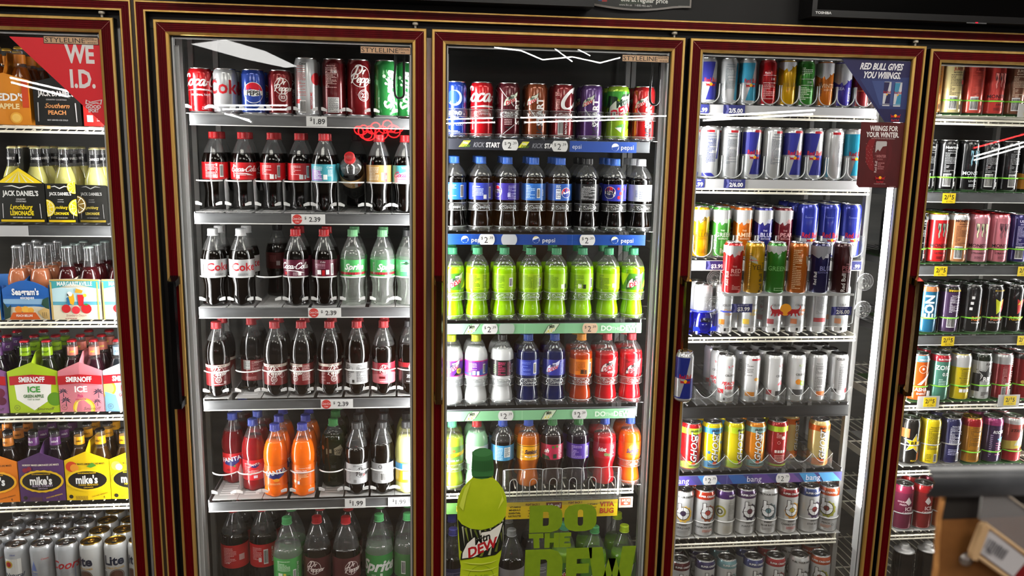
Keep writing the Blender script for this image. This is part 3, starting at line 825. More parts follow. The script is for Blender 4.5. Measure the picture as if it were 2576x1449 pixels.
can('flr', C16, '9c3038', 'red patterned can, silver top', facts(-8, 84, 14, 70, 12, 'd0a0a0') + [('L', 18, 80, 20, 110, 18, 'd8c8c0'), ('B', -6, 30, 14, 30), ('R', 2, 52, 12, 12, 'd8d0d0')], bands=[(120, 152, 'bcbdbf')])
can('flr2', C16, '8e2028', 'deep-red can, gold flecks', [('L', 8, 90, 24, 60, 10, 'd8c0a8'), ('D', -14, 60, 6, 'c0a050'), ('D', -4, 104, 5, 'c9c0b0')], bands=[(136, 152, '3a3a3c')])
can('rk_star', C16, '1c1a18', 'black and orange can, yellow star', [('R', -30, 110, 26, 30, 'c8602a'), ('R', 34, 104, 20, 26, 'c8602a'), ('R', 30, 30, 30, 26, 'c8602a')] + star(0, 74, 31, 'e8c81c', '15130f') + [('T', 0, 76, 18, 'RR', '1a160c', 'B'), ('T', 4, 16, 7, 'PEACH', 'e8c81c', 'b')], lid=ALU)
can('rk_yel', C16, 'dcc51a', 'yellow can, black nutrition panel', facts(-2, 92, 42, 84, 16, '1f1c08') + [('B', 6, 24, 12, 28), ('R', 22, 128, 10, 10, '1a1a12'), ('L', -16, 24, 18, 26, 6, '2a2608')])
can('rk_nav', C16, '2a2c58', 'navy can, white nutrition panel', facts(-2, 102, 36, 66, 14, 'd4d4e0') + [('D', 24, 110, 2.5, WH), ('D', 24, 102, 2.5, WH), ('L', -6, 42, 28, 22, 4, 'b0b0d0'), ('B', 12, 26, 12, 30)])
can('rk_gol', C16, 'c98a2c', 'golden can, red collar', facts(-2, 92, 38, 74, 14, '3a2808') + [('T', 12, 112, 11, '240', '3a2808', 'b'), ('L', -2, 30, 36, 36, 8, '4a3408'), ('R', 14, 52, 10, 12, '3a2808')], bands=[(128, 152, 'a8222a')], lid=GOLDALU)
can('rk_pur', C16, '46345c', 'purple can, magenta collar', [('T', 10, 108, 14, 'ROCKSTAR', WH, 'Bic'), ('R', -14, 124, 10, 10, '2a2038'), ('P', [(0, 84), (24, 92), (18, 72)], '5aa8c0')] + [('R', 8, 70 - i * 8, 22, 3, 'b8688a') for i in range(6)] + [('L', -18, 60, 8, 80, 12, 'b0a0c0')], bands=[(130, 152, 'a8407a')])
can('rk_frt', C16, 'b8524c', 'red and yellow fruit can', [('P', [(-60, 40), (60, 60), (60, 90), (10, 80), (-60, 70)], 'd8c060'), ('P', [(-10, 60), (20, 120), (34, 60)], 'c8ccc0'), ('P', [(-60, 9), (60, 9), (60, 40), (-60, 40)], 'a8242c'), ('T', -8, 112, 14, 'STAR', '3a1410', 'Bi')], bands=[(132, 152, 'd0d0d2')])
def ice(key, body, low, txt, look):
    can(key, C16, body, look, [('P', [(0, 118), (12, 98), (2, 88), (-10, 100)], 'c9c4c4'), ('T', 4, 76, 18, 'ICE', 'd9c9c9', 'b'), ('T', 4, 63, 9, 'CAFFEINE', 'd9c9c9')] + txt, bands=[(130, 152, low)])
ice('ic_b', '7a2a48', '9a2a4c', [('T', -16, 100, 8, 'HYDRATE', 'd9c9c9', 'b'), ('T', -16, 90, 8, 'FRESH', 'd9c9c9', 'b')], 'berry-purple can')
ice('ic_r', '8a2428', 'b81f26', [('T', 18, 139, 6, 'ZERO SUGAR', WH, 'b')], 'cherry-red can, diamond emblem')
ice('ic_y', '9a4a20', 'd0941c', [], 'amber can, diamond emblem')
# beer cans
def beer(key, g, look, lid=ALU, body='b9bcc2'):
    can(key, C16, body, look, g, lid=lid)
beer('be_nat', [('T', 0, 134, 8, '16oz', '2a3a80', 'bi'), ('R', 0, 88, 46, 66, 'd8d8d6'), ('O', -12, 104, 12, 8, 'c0a040'), ('D', -12, 104, 8, 'a8282a'), ('T', 0, 70, 18, 'Natural', '22304a', 'bi')], 'silver can, round seal')
beer('be_co1', [('P', [(-24, 80), (-14, 112), (-4, 80)], '6a7ab0'), ('L', -14, 62, 22, 40, 6, '5a6aa0'), ('T', 18, 118, 8, 'Coors', 'a8282a', 'bi'), ('L', 16, 84, 30, 54, 12, '8a8c94')], 'silver can, mountain drawing')
beer('be_co2', [('T', -6, 96, 36, 'Coors', 'b3222c', 'bi'), ('T', 0, 72, 22, 'LIGHT', '8a8c94', 'B'), ('T', 24, 70, 6, 'COLD LAGERED', '6a7ab0', 'v')], 'silver can, red script')
beer('be_li', [('T', -2, 104, 40, 'Lite', '1b2238', 'B'), ('T', 2, 80, 8, 'A FINE PILSNER', 'b08a3a', 'b'), ('O', 6, 54, 22, 20, '5a4a38'), ('D', 6, 54, 19, '5a3c30'), ('B', -30, 60, 14, 22)], 'white can, gold lid, black word', GOLDALU, 'c9cacb')
beer('be_li2', [('T', -20, 104, 40, 'Lite', '1b2238', 'B'), ('O', -18, 54, 22, 20, '5a4a38'), ('B', 12, 60, 16, 24), ('D', -18, 54, 19, '5a3c30')], 'white can, gold lid, cut-off word', GOLDALU, 'c9cacb')

# ------------------------------------------------------------------ bottles
SHAPES = {
    'coke': dict(p=[(22, 0), (30, 1), (33, 5), (33.5, 12), (32.3, 30), (30.5, 48), (31.5, 62), (34.5, 76), (36, 86), (36, 137), (35, 146), (31, 160), (25, 175), (18.5, 190), (14, 199), (13, 204), (13, 207)], lab=(87, 136), cap=(14.6, 205, 222), fill=162, petal=.07),
    'drp': dict(p=[(22, 0), (31, 1), (34.5, 7), (35, 18), (34, 30), (33.6, 34), (33.6, 100), (35.5, 107), (36, 120), (35, 136), (32, 152), (27, 167), (20, 183), (15, 194), (13, 200), (13, 207)], lab=(35, 99), cap=(14.6, 205, 222), fill=168, petal=.08),
    'pep': dict(p=[(22, 0), (31, 1), (34, 7), (34.6, 18), (32.5, 34), (29.6, 48), (29.4, 58), (32, 68), (35, 80), (36, 88), (36, 139), (35.8, 148), (33, 161), (27, 174), (18.5, 185), (13.5, 191), (13, 199)], lab=(89, 138), cap=(14.6, 196, 213), fill=158, petal=.03),
    'lit': dict(p=[(28, 0), (39, 1), (43, 8), (43.5, 28), (41.5, 50), (43, 78), (43.5, 92), (43.5, 174), (42, 190), (37, 212), (29, 235), (20, 254), (14.5, 265), (13, 270), (13, 276)], lab=(94, 172), cap=(14.8, 274, 291), fill=205, petal=.06),
    'lng': dict(p=[(20, 0), (26.5, 1), (28.3, 4), (28.5, 8), (28.5, 104), (27.5, 116), (23, 132), (17, 147), (14.2, 160), (13, 190), (13.4, 192), (13.4, 197), (12.6, 199)], lab=None, cap=(14, 198, 205), fill=150, petal=0),
}
def prof_rf(p):
    def f(z):
        z *= 1000
        for (a, b), (c, d) in zip(p, p[1:]):
            if b <= z <= d and d > b:
                return (a + (c - a) * (z - b) / (d - b)) / 1000
        return p[-1][0] / 1000
    return f

BOT = {}
def bottle(key, shape, drink, cap, look, lab=None, g=(), fill=None, kind='opaque', zone=None, g2=()):
    BOT[key] = dict(shape=shape, drink=drink, cap=cap, look=look, lab=lab, g=list(g), fill=fill, kind=kind, zone=zone, g2=list(g2))

_cap = {}
def cap_mesh(shape, col):
    k = (shape, col)
    if k in _cap:
        return _cap[k]
    r, a, b = SHAPES[shape]['cap']
    mb = MB()
    m = pm(col, .4)
    if shape == 'lng':
        mm = pm(col, .3, .7)
        mb.lathe([(x / 1000, z / 1000) for x, z in [(r - 1, a), (r, a + .6), (r - .6, a + 2.4), (r - 2.4, b - 1.2), (r - 4, b), (.1, b + .2)]], mm, 42, ribs=.0006)
    else:
        mb.lathe([(x / 1000, z / 1000) for x, z in [(r + 1.2, a - 3.4), (r + 1.3, a - 2.2), (r + .2, a - 2), (r + .2, a - .6)]], m, 32)
        mb.lathe([(x / 1000, z / 1000) for x, z in [(r, a - .4), (r - .1, b - 1.6)]], m, 60, smooth=False, ribs=.0007)
        mb.lathe([(x / 1000, z / 1000) for x, z in [(r - .1, b - 1.6), (r - 1.6, b), (.1, b)]], m, 30)
        dk = tuple(int(int(col[i:i + 2], 16) * .62) for i in (0, 2, 4))
        dm = pm('%02x%02x%02x' % dk, .5)
        for q in (3.2, 6.2, 9.2):
            mb.lathe([((q - .55) / 1000, (b + .1) / 1000), ((q + .55) / 1000, (b + .1) / 1000)], dm, 20, a0=q * 40, a1=q * 40 + 270)
    _cap[k] = mb.mesh('cap')
    return _cap[k]

def put_bottle(key, label, loc, rot=0, group=None, name='soda_bottle', full=True, rx=0):
    d = BOT[key]
    sh = SHAPES[d['shape']]
    fill = d['fill'] or sh['fill']
    if 'm' not in d:
        p = sh['p']
        rf = prof_rf(p)
        low = [(a, b) for a, b in p if b < fill] + [(rf(fill / 1000) * 1000, fill), (.1, fill)]
        lb = MB()
        lb.lathe([(max(a - .35, .05) / 1000, (b + .3 if b < 1 else b) / 1000) for a, b in low], liq(d['drink'], d['kind']), 30, petal=sh['petal'], pz=.022)
        hi = [(rf(fill / 1000) * 1000, fill - 1)] + [(a, b) for a, b in p if b > fill]
        sb = MB()
        sb.lathe([(a / 1000, b / 1000) for a, b in hi], PET, 30)
        parts = [('drink', lb.mesh('drink')), ('clear_neck', sb.mesh('clear_neck')), ('cap', cap_mesh(d['shape'], d['cap']))]
        zone = d['zone'] or sh['lab']
        art = None
        lm = None
        if d['lab'] and zone:
            z0, z1 = zone
            q = MB()
            zs = [z0] + [b for a, b in p if z0 < b < z1] + [z1]
            q.lathe([(rf(z / 1000) + .0004, z / 1000) for z in zs], pm(d['lab'], .35, 0, .3), 32)
            lm = q.mesh('label_sleeve')
        if d['g']:
            art = wrapped(d['g'], rf, .35, 0, .0007)
        d['m'] = (parts, lm, art)
    parts, lm, art = d['m']
    t = thing(name, label, 'bottle', loc, group, rot, rx)
    for n, me in parts:
        obj(n, me, t)
    l = t
    if lm:
        l = obj('label_sleeve', lm, t)
    if art:
        obj('artwork_print', art, l)
    return t

COLA = '040201'
def backlab(ink, z0, z1, bar=True, rec=None):
    m, h = (z0 + z1) / 2, z1 - z0
    o = [('L', -10, m, 28, h * .8, 9, ink)]
    if bar:
        o.append(('B', 22, m, 11, h * .72))
    if rec:
        o.append(('T', 16, m, 6, 'RECYCLE ME', rec, 'v'))
    return o
RED = 'b3121a'
bottle('c_rec', 'coke', COLA, RED, 'cola bottle, red facts label', RED, backlab('f0d0d0', 87, 136, True) + [('T', 8, 112, 7.5, 'RECYCLE ME', WH, 'bv'), ('R', 2, 96, 7, 9, WH)])
bottle('c_scr', 'coke', COLA, RED, 'cola bottle, red script label', RED, coke(8, 116, 19) + [('R', -10, 96, 10, 11, WH), ('T', 10, 101, 4, 'ORIGINAL TASTE', WH, 'b'), ('T', -22, 112, 6.5, 'RECYCLE ME', WH, 'bv')])
bottle('c_bar', 'coke', COLA, RED, 'cola bottle, red barcode label', RED, [('L', -14, 116, 30, 28, 7, 'f0c8c8'), ('R', 2, 97, 11, 13, 'ececec'), ('B', 22, 112, 9, 34), ('R', 13, 97, 4, 12, WH)])
bottle('c_teal', 'coke', COLA, RED, 'cola bottle, teal and violet label', '3f98a8', [('P', [(-40, 90), (-2, 90), (-8, 118), (-40, 124)], '9a78b8'), ('L', -16, 112, 28, 36, 9, 'd8e8f0'), ('T', 18, 128, 8, 'Coke', WH, 'i'), ('R', 6, 100, 11, 14, 'ececec'), ('L', 20, 112, 14, 20, 5, 'e0f0f4')])
bottle('c_tan', 'coke', COLA, RED, 'cola bottle, tan label', 'b98f52', [('L', -14, 112, 30, 38, 9, 'f0e4cc'), ('R', 22, 102, 8, 26, 'b3121a'), ('R', 12, 104, 8, 22, 'f0f0f0'), ('T', 22, 102, 5, 'Coke', WH, 'v')])
bottle('c_y3', 'coke', COLA, RED, 'cola bottle, pink and teal label', '49a2ac', [('P', [(-34, 88), (36, 88), (36, 112), (10, 120), (-34, 108)], 'e8c8d8'), ('T', 2, 129, 7, 'Y3000', WH, 'Bw')] + coke(4, 108, 18, 'c83a6a'))
bottle('c_diet', 'coke', COLA, 'd2d2d4', 'white-capped bottle, silver label', 'b9bbbd', [('T', 22, 115, 32, 'Coke', 'b8161f', 'b'), ('T', -8, 111, 7, 'RECYCLE ME', 'b8161f', 'v'), ('B', -24, 108, 10, 34), ('L', 22, 93, 24, 6, 2, '555555')])
bottle('c_diet2', 'coke', COLA, 'd2d2d4', 'white-capped bottle, big red word', 'b9bbbd', [('T', 12, 115, 32, 'Coke', 'b8161f', 'b'), ('T', -22, 111, 7, 'RECYCLE ME', 'b8161f', 'v'), ('L', 10, 93, 28, 6, 2, '555555')])
bottle('c_dark', 'coke', COLA, '1a1a1a', 'black-capped bottle, dark red label', '4a0d10', [('R', 6, 104, 11, 14, 'b8b0b0'), ('L', -10, 118, 20, 20, 5, '9a5a5a')])
bottle('c_chy', 'coke', COLA, RED, 'cola bottle, plum script label', '56142c', coke(-2, 116, 21) + [('R', 14, 96, 9, 12, 'e0e0e0'), ('R', -28, 96, 8, 8, 'b3121a'), ('L', 2, 95, 14, 10, 3, 'e0c8d0')])
bottle('c_chyb', 'coke', COLA, RED, 'cola bottle, plum barcode label', '56142c', [('T', -2, 130, 7, 'Coke', WH, 'i'), ('L', -10, 118, 30, 14, 5, 'c8a0b0'), ('R', -12, 100, 11, 13, 'ececec'), ('R', 0, 98, 8, 16, 'b3121a'), ('R', 12, 100, 9, 13, 'ececec'), ('B', 26, 108, 8, 34)])
SPR = 'e4ece4'
def sprite(s):
    return [('T', s, 116, 24, 'Sprite', WH, 'Bi'), ('R', 0, 96, 100, 7, '7a1620')] + [('D', -38 + i * 8, 97, 3.4, 'b32a36') for i in range(10)] + [('T', s + 4, 91, 4, 'CRANBERRY', WH, 'b')]
bottle('s_cran', 'coke', SPR, '6fae7a', 'clear soda, green label, red berries', '4aa55c', sprite(6), kind='clear', fill=172)
bottle('s_cran2', 'coke', SPR, '6fae7a', 'clear soda, green label, cut-off word', '4aa55c', sprite(14) + [('T', -26, 112, 6, 'RECYCLE ME', WH, 'v')], kind='clear', fill=172)
bottle('s_blk', 'coke', SPR, '2a2a2c', 'clear soda, black cap, green label', '4fb06c', [('L', -10, 116, 24, 30, 7, 'd8f0dc'), ('R', 4, 98, 11, 14, 'e8e8e8'), ('P', [(-14, 126), (-4, 132), (6, 126), (-4, 122)], '1c3a24')], kind='clear', fill=172)
DPL = '6d1418'
def dpl(s, band):
    return [('R', 0, 94, 230, 8, 'd8cfc4'), ('T', s, 94, 6.5, band, '3a1214', 'B')] + drp(s + 2, 75, 1.0)
bottle('d_day', 'drp', COLA, 'b0262e', 'maroon-label cola, slogan band', DPL, dpl(6, 'TO GAME DAY') + [('R', 26, 44, 7, 9, 'c9b0b0'), ('L', 8, 40, 26, 4, 1, WH)])
bottle('d_back', 'drp', COLA, 'b0262e', 'maroon-label cola, white facts corner', DPL, [('R', -12, 84, 22, 28, 'b9b9b9'), ('L', -12, 84, 20, 26, 8, '555555'), ('L', 14, 76, 22, 40, 8, 'c89a9a'), ('R', 26, 92, 30, 2, 'd8cfc4'), ('L', 0, 44, 30, 10, 3, 'c89a9a')])
bottle('d_way', 'drp', COLA, 'b0262e', 'maroon-label cola, best-way band', DPL, dpl(-2, 'THE BEST WAY TO') + [('O', 24, 66, 9, 8, 'e0d0cc'), ('L', 6, 40, 26, 4, 1, WH)])
bottle('d_fact', 'drp', COLA, 'b0262e', 'maroon-label cola, nutrition panel', DPL, [('R', -20, 94, 50, 8, 'd8cfc4'), ('T', -18, 94, 6, 'GAME DAY', '3a1214', 'B')] + drp(-17, 75, .95) + facts(16, 72, 24, 50, 12, 'd8b8b4'))
bottle('d_best', 'drp', COLA, 'b0262e', 'maroon-label cola, half slogan band', DPL, dpl(12, 'THE BEST') + [('L', -18, 66, 14, 40, 8, 'b88a88'), ('L', 6, 40, 26, 4, 1, WH)])
bottle('d_white', 'drp', COLA, 'b0262e', 'white-label cola, black nutrition panel', 'c6c7c9', drp(-24, 78, .8, '333333') + facts(14, 68, 28, 56, 13, '222222') + [('R', -10, 44, 7, 9, '333333')])
bottle('d_berry', 'drp', COLA, 'b0262e', 'pink-label cola, white script', 'a8283a', [('P', [(-60, 36), (60, 36), (60, 60), (20, 72), (-60, 56)], 'd8707a')] + drp(4, 78, .85, ring=False) + [('R', -4, 54, 18, 7, '6a1418'), ('L', 2, 42, 26, 4, 1, WH)], fill=150)
bottle('d_zero', 'drp', COLA, '2a2a2c', 'black-capped cola, red and black label', '16100f', [('R', 0, 92, 230, 14, '8a1a22')] + drp(12, 84, .8, ring=False) + [('T', 8, 58, 12, 'ZERO', WH, 'B'), ('L', 4, 42, 26, 4, 1, WH)], fill=158)
def fanta(s, z, k, drop='2b2a6c'):
    return [('P', [(s - 22 * k, z - 6 * k), (s + 26 * k, z + 8 * k), (s + 24 * k, z - 8 * k), (s + 4 * k, z - 20 * k), (s - 20 * k, z - 14 * k)], drop), ('T', s + 1.5 * k, z + 1 * k, 21 * k, 'FANTA', drop, 'Br10'), ('T', s, z + 2.4 * k, 19.5 * k, 'FANTA', WH, 'br10')]
bottle('f_straw', 'drp', '5c0a12', '3a4a98', 'dark-red soda, red fruit label', 'b8161f', fanta(-2, 78, 1.0) + [('D', 4, 50, 8, 'd8222c', .7), ('D', -10, 46, 6, '8a0d14', .7), ('D', 8, 58, 3, '4a9a3a')])
bottle('f_str2', 'drp', '7a1218', '3a4a98', 'dark-red soda, small white logo', 'c01c28', fanta(8, 84, .5) + [('L', -14, 70, 22, 40, 8, 'f0b0b0'), ('L', 8, 62, 22, 12, 4, 'f0b0b0'), ('R', 10, 46, 12, 9, 'e0e0f0')])
bottle('f_or', 'drp', 'f06a08', '3a3f96', 'orange soda, purple-backed logo', 'e8640c', fanta(4, 76, 1.05) + [('D', 6, 54, 9, 'f6a024', .55), ('L', 2, 42, 30, 5, 2, 'fbd0a0')], fill=172)
bottle('f_or2', 'drp', 'f06a08', '3a3f96', 'orange soda, cream print label', 'e8690f', [('T', -30, 74, 14, 'TA', WH, 'b'), ('T', 10, 90, 5, 'Contains No Juice', WH), ('T', -4, 82, 6, 'Nutrition Facts', WH, 'b'), ('L', 4, 64, 30, 26, 6, 'fbd8b0'), ('D', -22, 48, 5, 'fbd8b0'), ('R', -10, 44, 7, 10, 'dfe4f4')], fill=172)
bottle('g_ale', 'pep', '1c2410', '4a9a58', 'dark green bottle, emblem plate', None, [('P', [(4, 128), (26, 138), (36, 120), (24, 102), (6, 108)], 'a8a088'), ('T', 20, 121, 11, 'CANADA', '3a3226', 'bic'), ('T', 20, 112, 10, 'DRY', '3a3226', 'bi'), ('D', -34, 128, 7, 'b0602a'), ('R', -18, 118, 5, 18, '8a8a74'), ('R', -6, 120, 7, 12, '8a8a74')], fill=170)
bottle('rc_z', 'drp', COLA, '2c2c2e', 'black-capped cola, white label', 'b4b5b8', [('T', 6, 92, 6, "IT'S GOOD", '333333', 'b')] + drp(16, 70, .95, '2a2a2a', False) + [('D', 24, 62, 4, '8a2428'), ('R', -4, 44, 9, 10, '888888'), ('L', -22, 64, 10, 40, 8, '777777')], fill=150)
bottle('rc_z2', 'drp', COLA, '2c2c2e', 'black-capped cola, pale barcode label', 'b4b5b8', [('O', -6, 88, 6, 4, '555555'), ('L', 22, 90, 12, 8, 3, '555555'), ('B', 2, 56, 16, 26), ('L', -20, 56, 12, 20, 5, '888888')], fill=160)
bottle('lemo', 'drp', 'e6e48a', '2c2c2e', 'pale lemonade, blue and yellow label', 'd9b92a', [('R', 0, 86, 230, 22, '3f8fbe'), ('R', 8, 86, 40, 16, 'e8eef4'), ('T', 8, 90, 5, 'Nutrition Facts', '222222', 'b'), ('R', 6, 58, 34, 26, 'e8e8e0'), ('L', 6, 58, 30, 22, 7, '555555')], fill=178)
BL = '1f4fa8'
bottle('p_dk', 'pep', COLA, '2f63c0', 'cola bottle, bright blue label', '1f5fb4', backlab('c0dcf4', 89, 138))
bottle('p_in', 'pep', COLA, '2f63c0', 'cola bottle, royal-blue label', '27389c', [('T', -16, 128, 6, 'Nutrition', WH), ('L', -12, 112, 34, 30, 8, 'b8c4ec'), ('R', 10, 98, 9, 12, 'e0e0e0'), ('B', 26, 110, 8, 34)])
bottle('p_vi', 'pep', COLA, '2f63c0', 'cola bottle, indigo dotted label', '33298c', globe(-36, 114, 16, '33298c') + [('L', 12, 112, 24, 40, 9, 'a8a4dc'), ('R', 2, 104, 8, 12, 'c8c8ec')])
bottle('p_bl', 'pep', COLA, '2f63c0', 'cola bottle, blue barcode label', '2467b8', [('L', -14, 114, 26, 40, 9, 'b8d4f0'), ('B', 10, 110, 10, 28), ('T', 24, 112, 9, 'pepsi', WH, 'v')])
bottle('p_gl', 'pep', COLA, '2f63c0', 'cola bottle, round tri-colour emblem', '1f55a8', oldglobe(14, 112, 14, '1a3f98') + [('R', -10, 108, 14, 30, 'e4e8ee'), ('T', -10, 118, 5, 'FREE', '1c2c5c', 'B'), ('L', -10, 104, 12, 16, 5, '1c2c5c'), ('L', -10, 130, 14, 10, 3, WH)])
bottle('p_z', 'pep', COLA, '151515', 'black-capped cola, black label', '17171a', facts(-2, 112, 44, 40, 10, 'b8b8ba'))
bottle('p_ch', 'pep', COLA, '2f63c0', 'cola bottle, cherries on label', '28309a', globe(-22, 114, 17, '141c60') + [('D', 4, 126, 4, 'c01c2c'), ('D', 12, 112, 5, 'c01c2c'), ('D', 6, 100, 5, 'c01c2c'), ('D', 20, 124, 4, 'c01c2c'), ('R', 30, 114, 6, 40, '6a5ac0')])
bottle('p_di', 'pep', COLA, 'd8dade', 'white-capped cola, silver label', 'b8bcc4', [('T', -22, 112, 10, 'pepsi', '5a68a8', 'v'), ('L', -6, 108, 10, 24, 4, '6a7084'), ('B', 14, 112, 16, 36), ('L', 28, 112, 8, 36, 8, '555c70')])
DW = '86b80e'
bottle('m_logo', 'pep', DW, '3f9a6c', 'lime soda, red and white logo', '3f7a24', [('P', [(-60, 138), (-20, 138), (-40, 100)], 'c9dc3a'), ('P', [(20, 92), (50, 100), (40, 120)], 'd8e03a')] + dew(0, 114, 48))
def dewb(off, bar):
    o = [('L', -14 + off, 112, 30, 42, 11, '3f6a14')]
    return o + bar
bottle('m_b1', 'pep', DW, '3f9a6c', 'lime soda, yellow-green print label', 'a3c41a', dewb(4, [('R', -22, 114, 14, 40, 'c9d62a'), ('L', 22, 114, 16, 40, 9, '4a741a')]))
bottle('m_b2', 'pep', DW, '3f9a6c', 'lime soda, white barcode patch', '93bc1a', dewb(-4, [('B', 18, 112, 13, 26)]))
bottle('m_b3', 'pep', DW, '3f9a6c', 'lime soda, dense small print', '93b41a', dewb(0, [('L', 14, 112, 22, 42, 12, '3f6a14'), ('B', 28, 112, 8, 24)]))
bottle('m_b4', 'pep', DW, '3f9a6c', 'lime soda, square code at corner', '8cb81c', dewb(0, [('R', 16, 99, 10, 13, 'dfe8c8'), ('R', 27, 100, 6, 12, '1c2a10')]))
bottle('m_b5', 'pep', DW, '3f9a6c', 'lime soda, code and recycling marks', '8fbc18', dewb(-2, [('R', -12, 100, 10, 13, 'dfe8c8'), ('R', 2, 99, 9, 13, '1c2a10'), ('B', 25, 110, 9, 28)]))
bottle('m_b6', 'pep', DW, '3f9a6c', 'lime soda, yellow nutrition print', '9cc01c', dewb(-6, [('T', -4, 104, 7, '290', 'd8e03a', 'b'), ('R', 12, 102, 12, 12, 'dfe8c8')]))
GH = 'c9cbcd'
bottle('v_logo', 'pep', GH, 'b8c42a', 'cloudy white soda, magenta logo label', '5a2a8c', [('R', 0, 136.5, 230, 3, 'c8307c'), ('R', 0, 91, 230, 3, 'c8307c'), ('P', [(0, 92), (40, 92), (40, 112), (10, 104)], '1a1220')] + dew(-4, 116, 44, 'e8d8ec', 'c02a5c', '2a1440') + [('D', 18, 106, 9, 'c9c43a'), ('T', 18, 106, 7, 'OO', '1a1220', 'B')], fill=176)
bottle('v_back', 'pep', GH, 'b8c42a', 'cloudy white soda, violet-blue label', '3a50a8', [('P', [(-60, 138), (60, 138), (30, 120), (10, 108), (-20, 100), (-60, 96)], '6a2a94'), ('R', 0, 91, 230, 3, 'c8307c'), ('R', 0, 136.5, 230, 3, 'c8307c'), ('L', -12, 118, 24, 26, 7, 'd0b8e8'), ('R', -8, 100, 9, 13, 'e0e0e8'), ('R', 4, 99, 8, 13, 'd8d8e8'), ('B', 24, 112, 9, 30)], fill=176)
bottle('v_black', 'pep', GH, '1c1a1c', 'cloudy white soda, black label', '1c1518', [('L', -4, 112, 22, 42, 8, 'b3305c'), ('L', 20, 112, 14, 42, 9, '8a2a4c'), ('L', -26, 110, 10, 30, 5, '6a8a5a'), ('B', 32, 112, 6, 26)], fill=170)
bottle('n_back', 'pep', '0d1440', '2b4fa0', 'navy soda, blue print label', '22349a', [('L', -12, 112, 32, 42, 10, '7a8ada'), ('B', 18, 112, 10, 34)], fill=164)
bottle('n_logo', 'pep', '0d1440', '2b4fa0', 'navy soda, slanted logo label', '272c8c', dew(-10, 114, 40, 'c9cdea', 'b8324c', '141c50') + [('L', 20, 110, 16, 42, 9, '6a76c8')], fill=164)
bottle('o_back', 'pep', 'a0340c', 'd98a14', 'amber-orange soda, orange cap', 'd8720c', [('L', -8, 116, 30, 30, 8, '7a3408'), ('R', -2, 99, 10, 13, '3a1c08'), ('R', 9, 98, 8, 14, '4a2008'), ('B', 25, 110, 8, 36)], fill=160)
bottle('r_logo', 'pep', 'a80f18', 'b8323c', 'red soda, white-edged red logo', 'b3161f', dew(0, 116, 46, 'e8dcdc', 'b3121d', '2a1012') + [('T', 8, 98, 9, 'CODE', WH, 'Bi')], fill=156)
bottle('r_logo2', 'pep', 'c8141f', 'b8323c', 'bright red soda, grey-edged logo', 'b8202a', dew(2, 110, 46, 'd8d0d0', 'c0202c', '2a1012') + [('L', -14, 130, 20, 10, 3, '4a0d10')], fill=160)
bottle('x_schw', 'pep', '9ab030', '5aae84', 'pale green soda, yellow label band', '5a8a3a', [('P', [(-60, 108), (60, 124), (60, 112), (-60, 96)], 'e0c41c'), ('T', 4, 108, 9, 'Schweppes', '4a3a10', 'ir8'), ('D', 4, 124, 4.5, 'c0602a'), ('T', 2, 93, 7, 'GINGER ALE', WH, 'b')], fill=165)
bottle('x_green', 'pep', '8fbf98', 'c0242a', 'pale green soda with red cap', 'd0d6d0', [('R', -14, 116, 8, 12, '555555'), ('L', 8, 112, 16, 40, 8, '8a9a8a'), ('T', -16, 98, 12, '7', '333333', 'bi')], fill=178)
bottle('x_blue', 'pep', '140a06', '2f4fb0', 'dark root beer, sky-blue label', '3f8fc4', [('L', -14, 112, 24, 42, 9, 'c0e0f0'), ('R', 12, 116, 20, 32, 'dfe6ea'), ('L', 12, 116, 16, 28, 9, '44505a')], fill=150)
bottle('x_sun', 'pep', 'b35a0c', '2f4fb0', 'amber soda, golden label', 'e0a012', [('R', 0, 134, 230, 2, '4a2208'), ('T', 4, 116, 19, 'Sunkist', '2a1a3a', 'Bic'), ('T', 8, 101, 7.5, 'Mango Orange', WH, 'b'), ('L', -24, 112, 12, 36, 7, '8a5a10')], fill=165)
bottle('x_crush', 'pep', '1c0406', '2f7a3a', 'dark soda, crimson label', 'b3284a', [('T', -24, 118, 18, 'sh', WH, 'Bi'), ('P', [(-40, 90), (-10, 90), (-16, 100), (-40, 104)], '1c3a24'), ('R', 4, 100, 11, 14, '1c3a24'), ('L', 22, 114, 14, 40, 8, 'f0b8c8'), ('D', -2, 130, 4, '3a7a2a'), ('D', 10, 132, 4, '3a7a2a')], fill=165)
bottle('x_grape', 'pep', '120418', '2f7a3a', 'dark soda, purple label', '4a2a90', [('L', -10, 112, 34, 42, 9, 'b8a0e0'), ('B', 27, 112, 8, 36)], fill=165)
bottle('x_straw', 'pep', 'b3141f', '2f4fb0', 'red soda, berry label', 'b81c30', [('T', -16, 118, 18, 'kist', WH, 'Bi'), ('D', -2, 102, 6, '7a8a5a'), ('D', 8, 100, 5, '6a7a4a'), ('L', 20, 112, 16, 40, 8, 'f0b0b8')], fill=160)
bottle('x_or', 'pep', 'f05f12', '2f4fb0', 'vivid orange soda, orange label', 'e86a14', [('D', 6, 116, 18, 'f0923a'), ('D', 6, 116, 13, 'f6ac52'), ('T', 2, 112, 19, 'Sunkist', '2a2a6c', 'Bic'), ('T', 8, 100, 6, 'ORANGE', '2a2a6c', 'b')], fill=170)
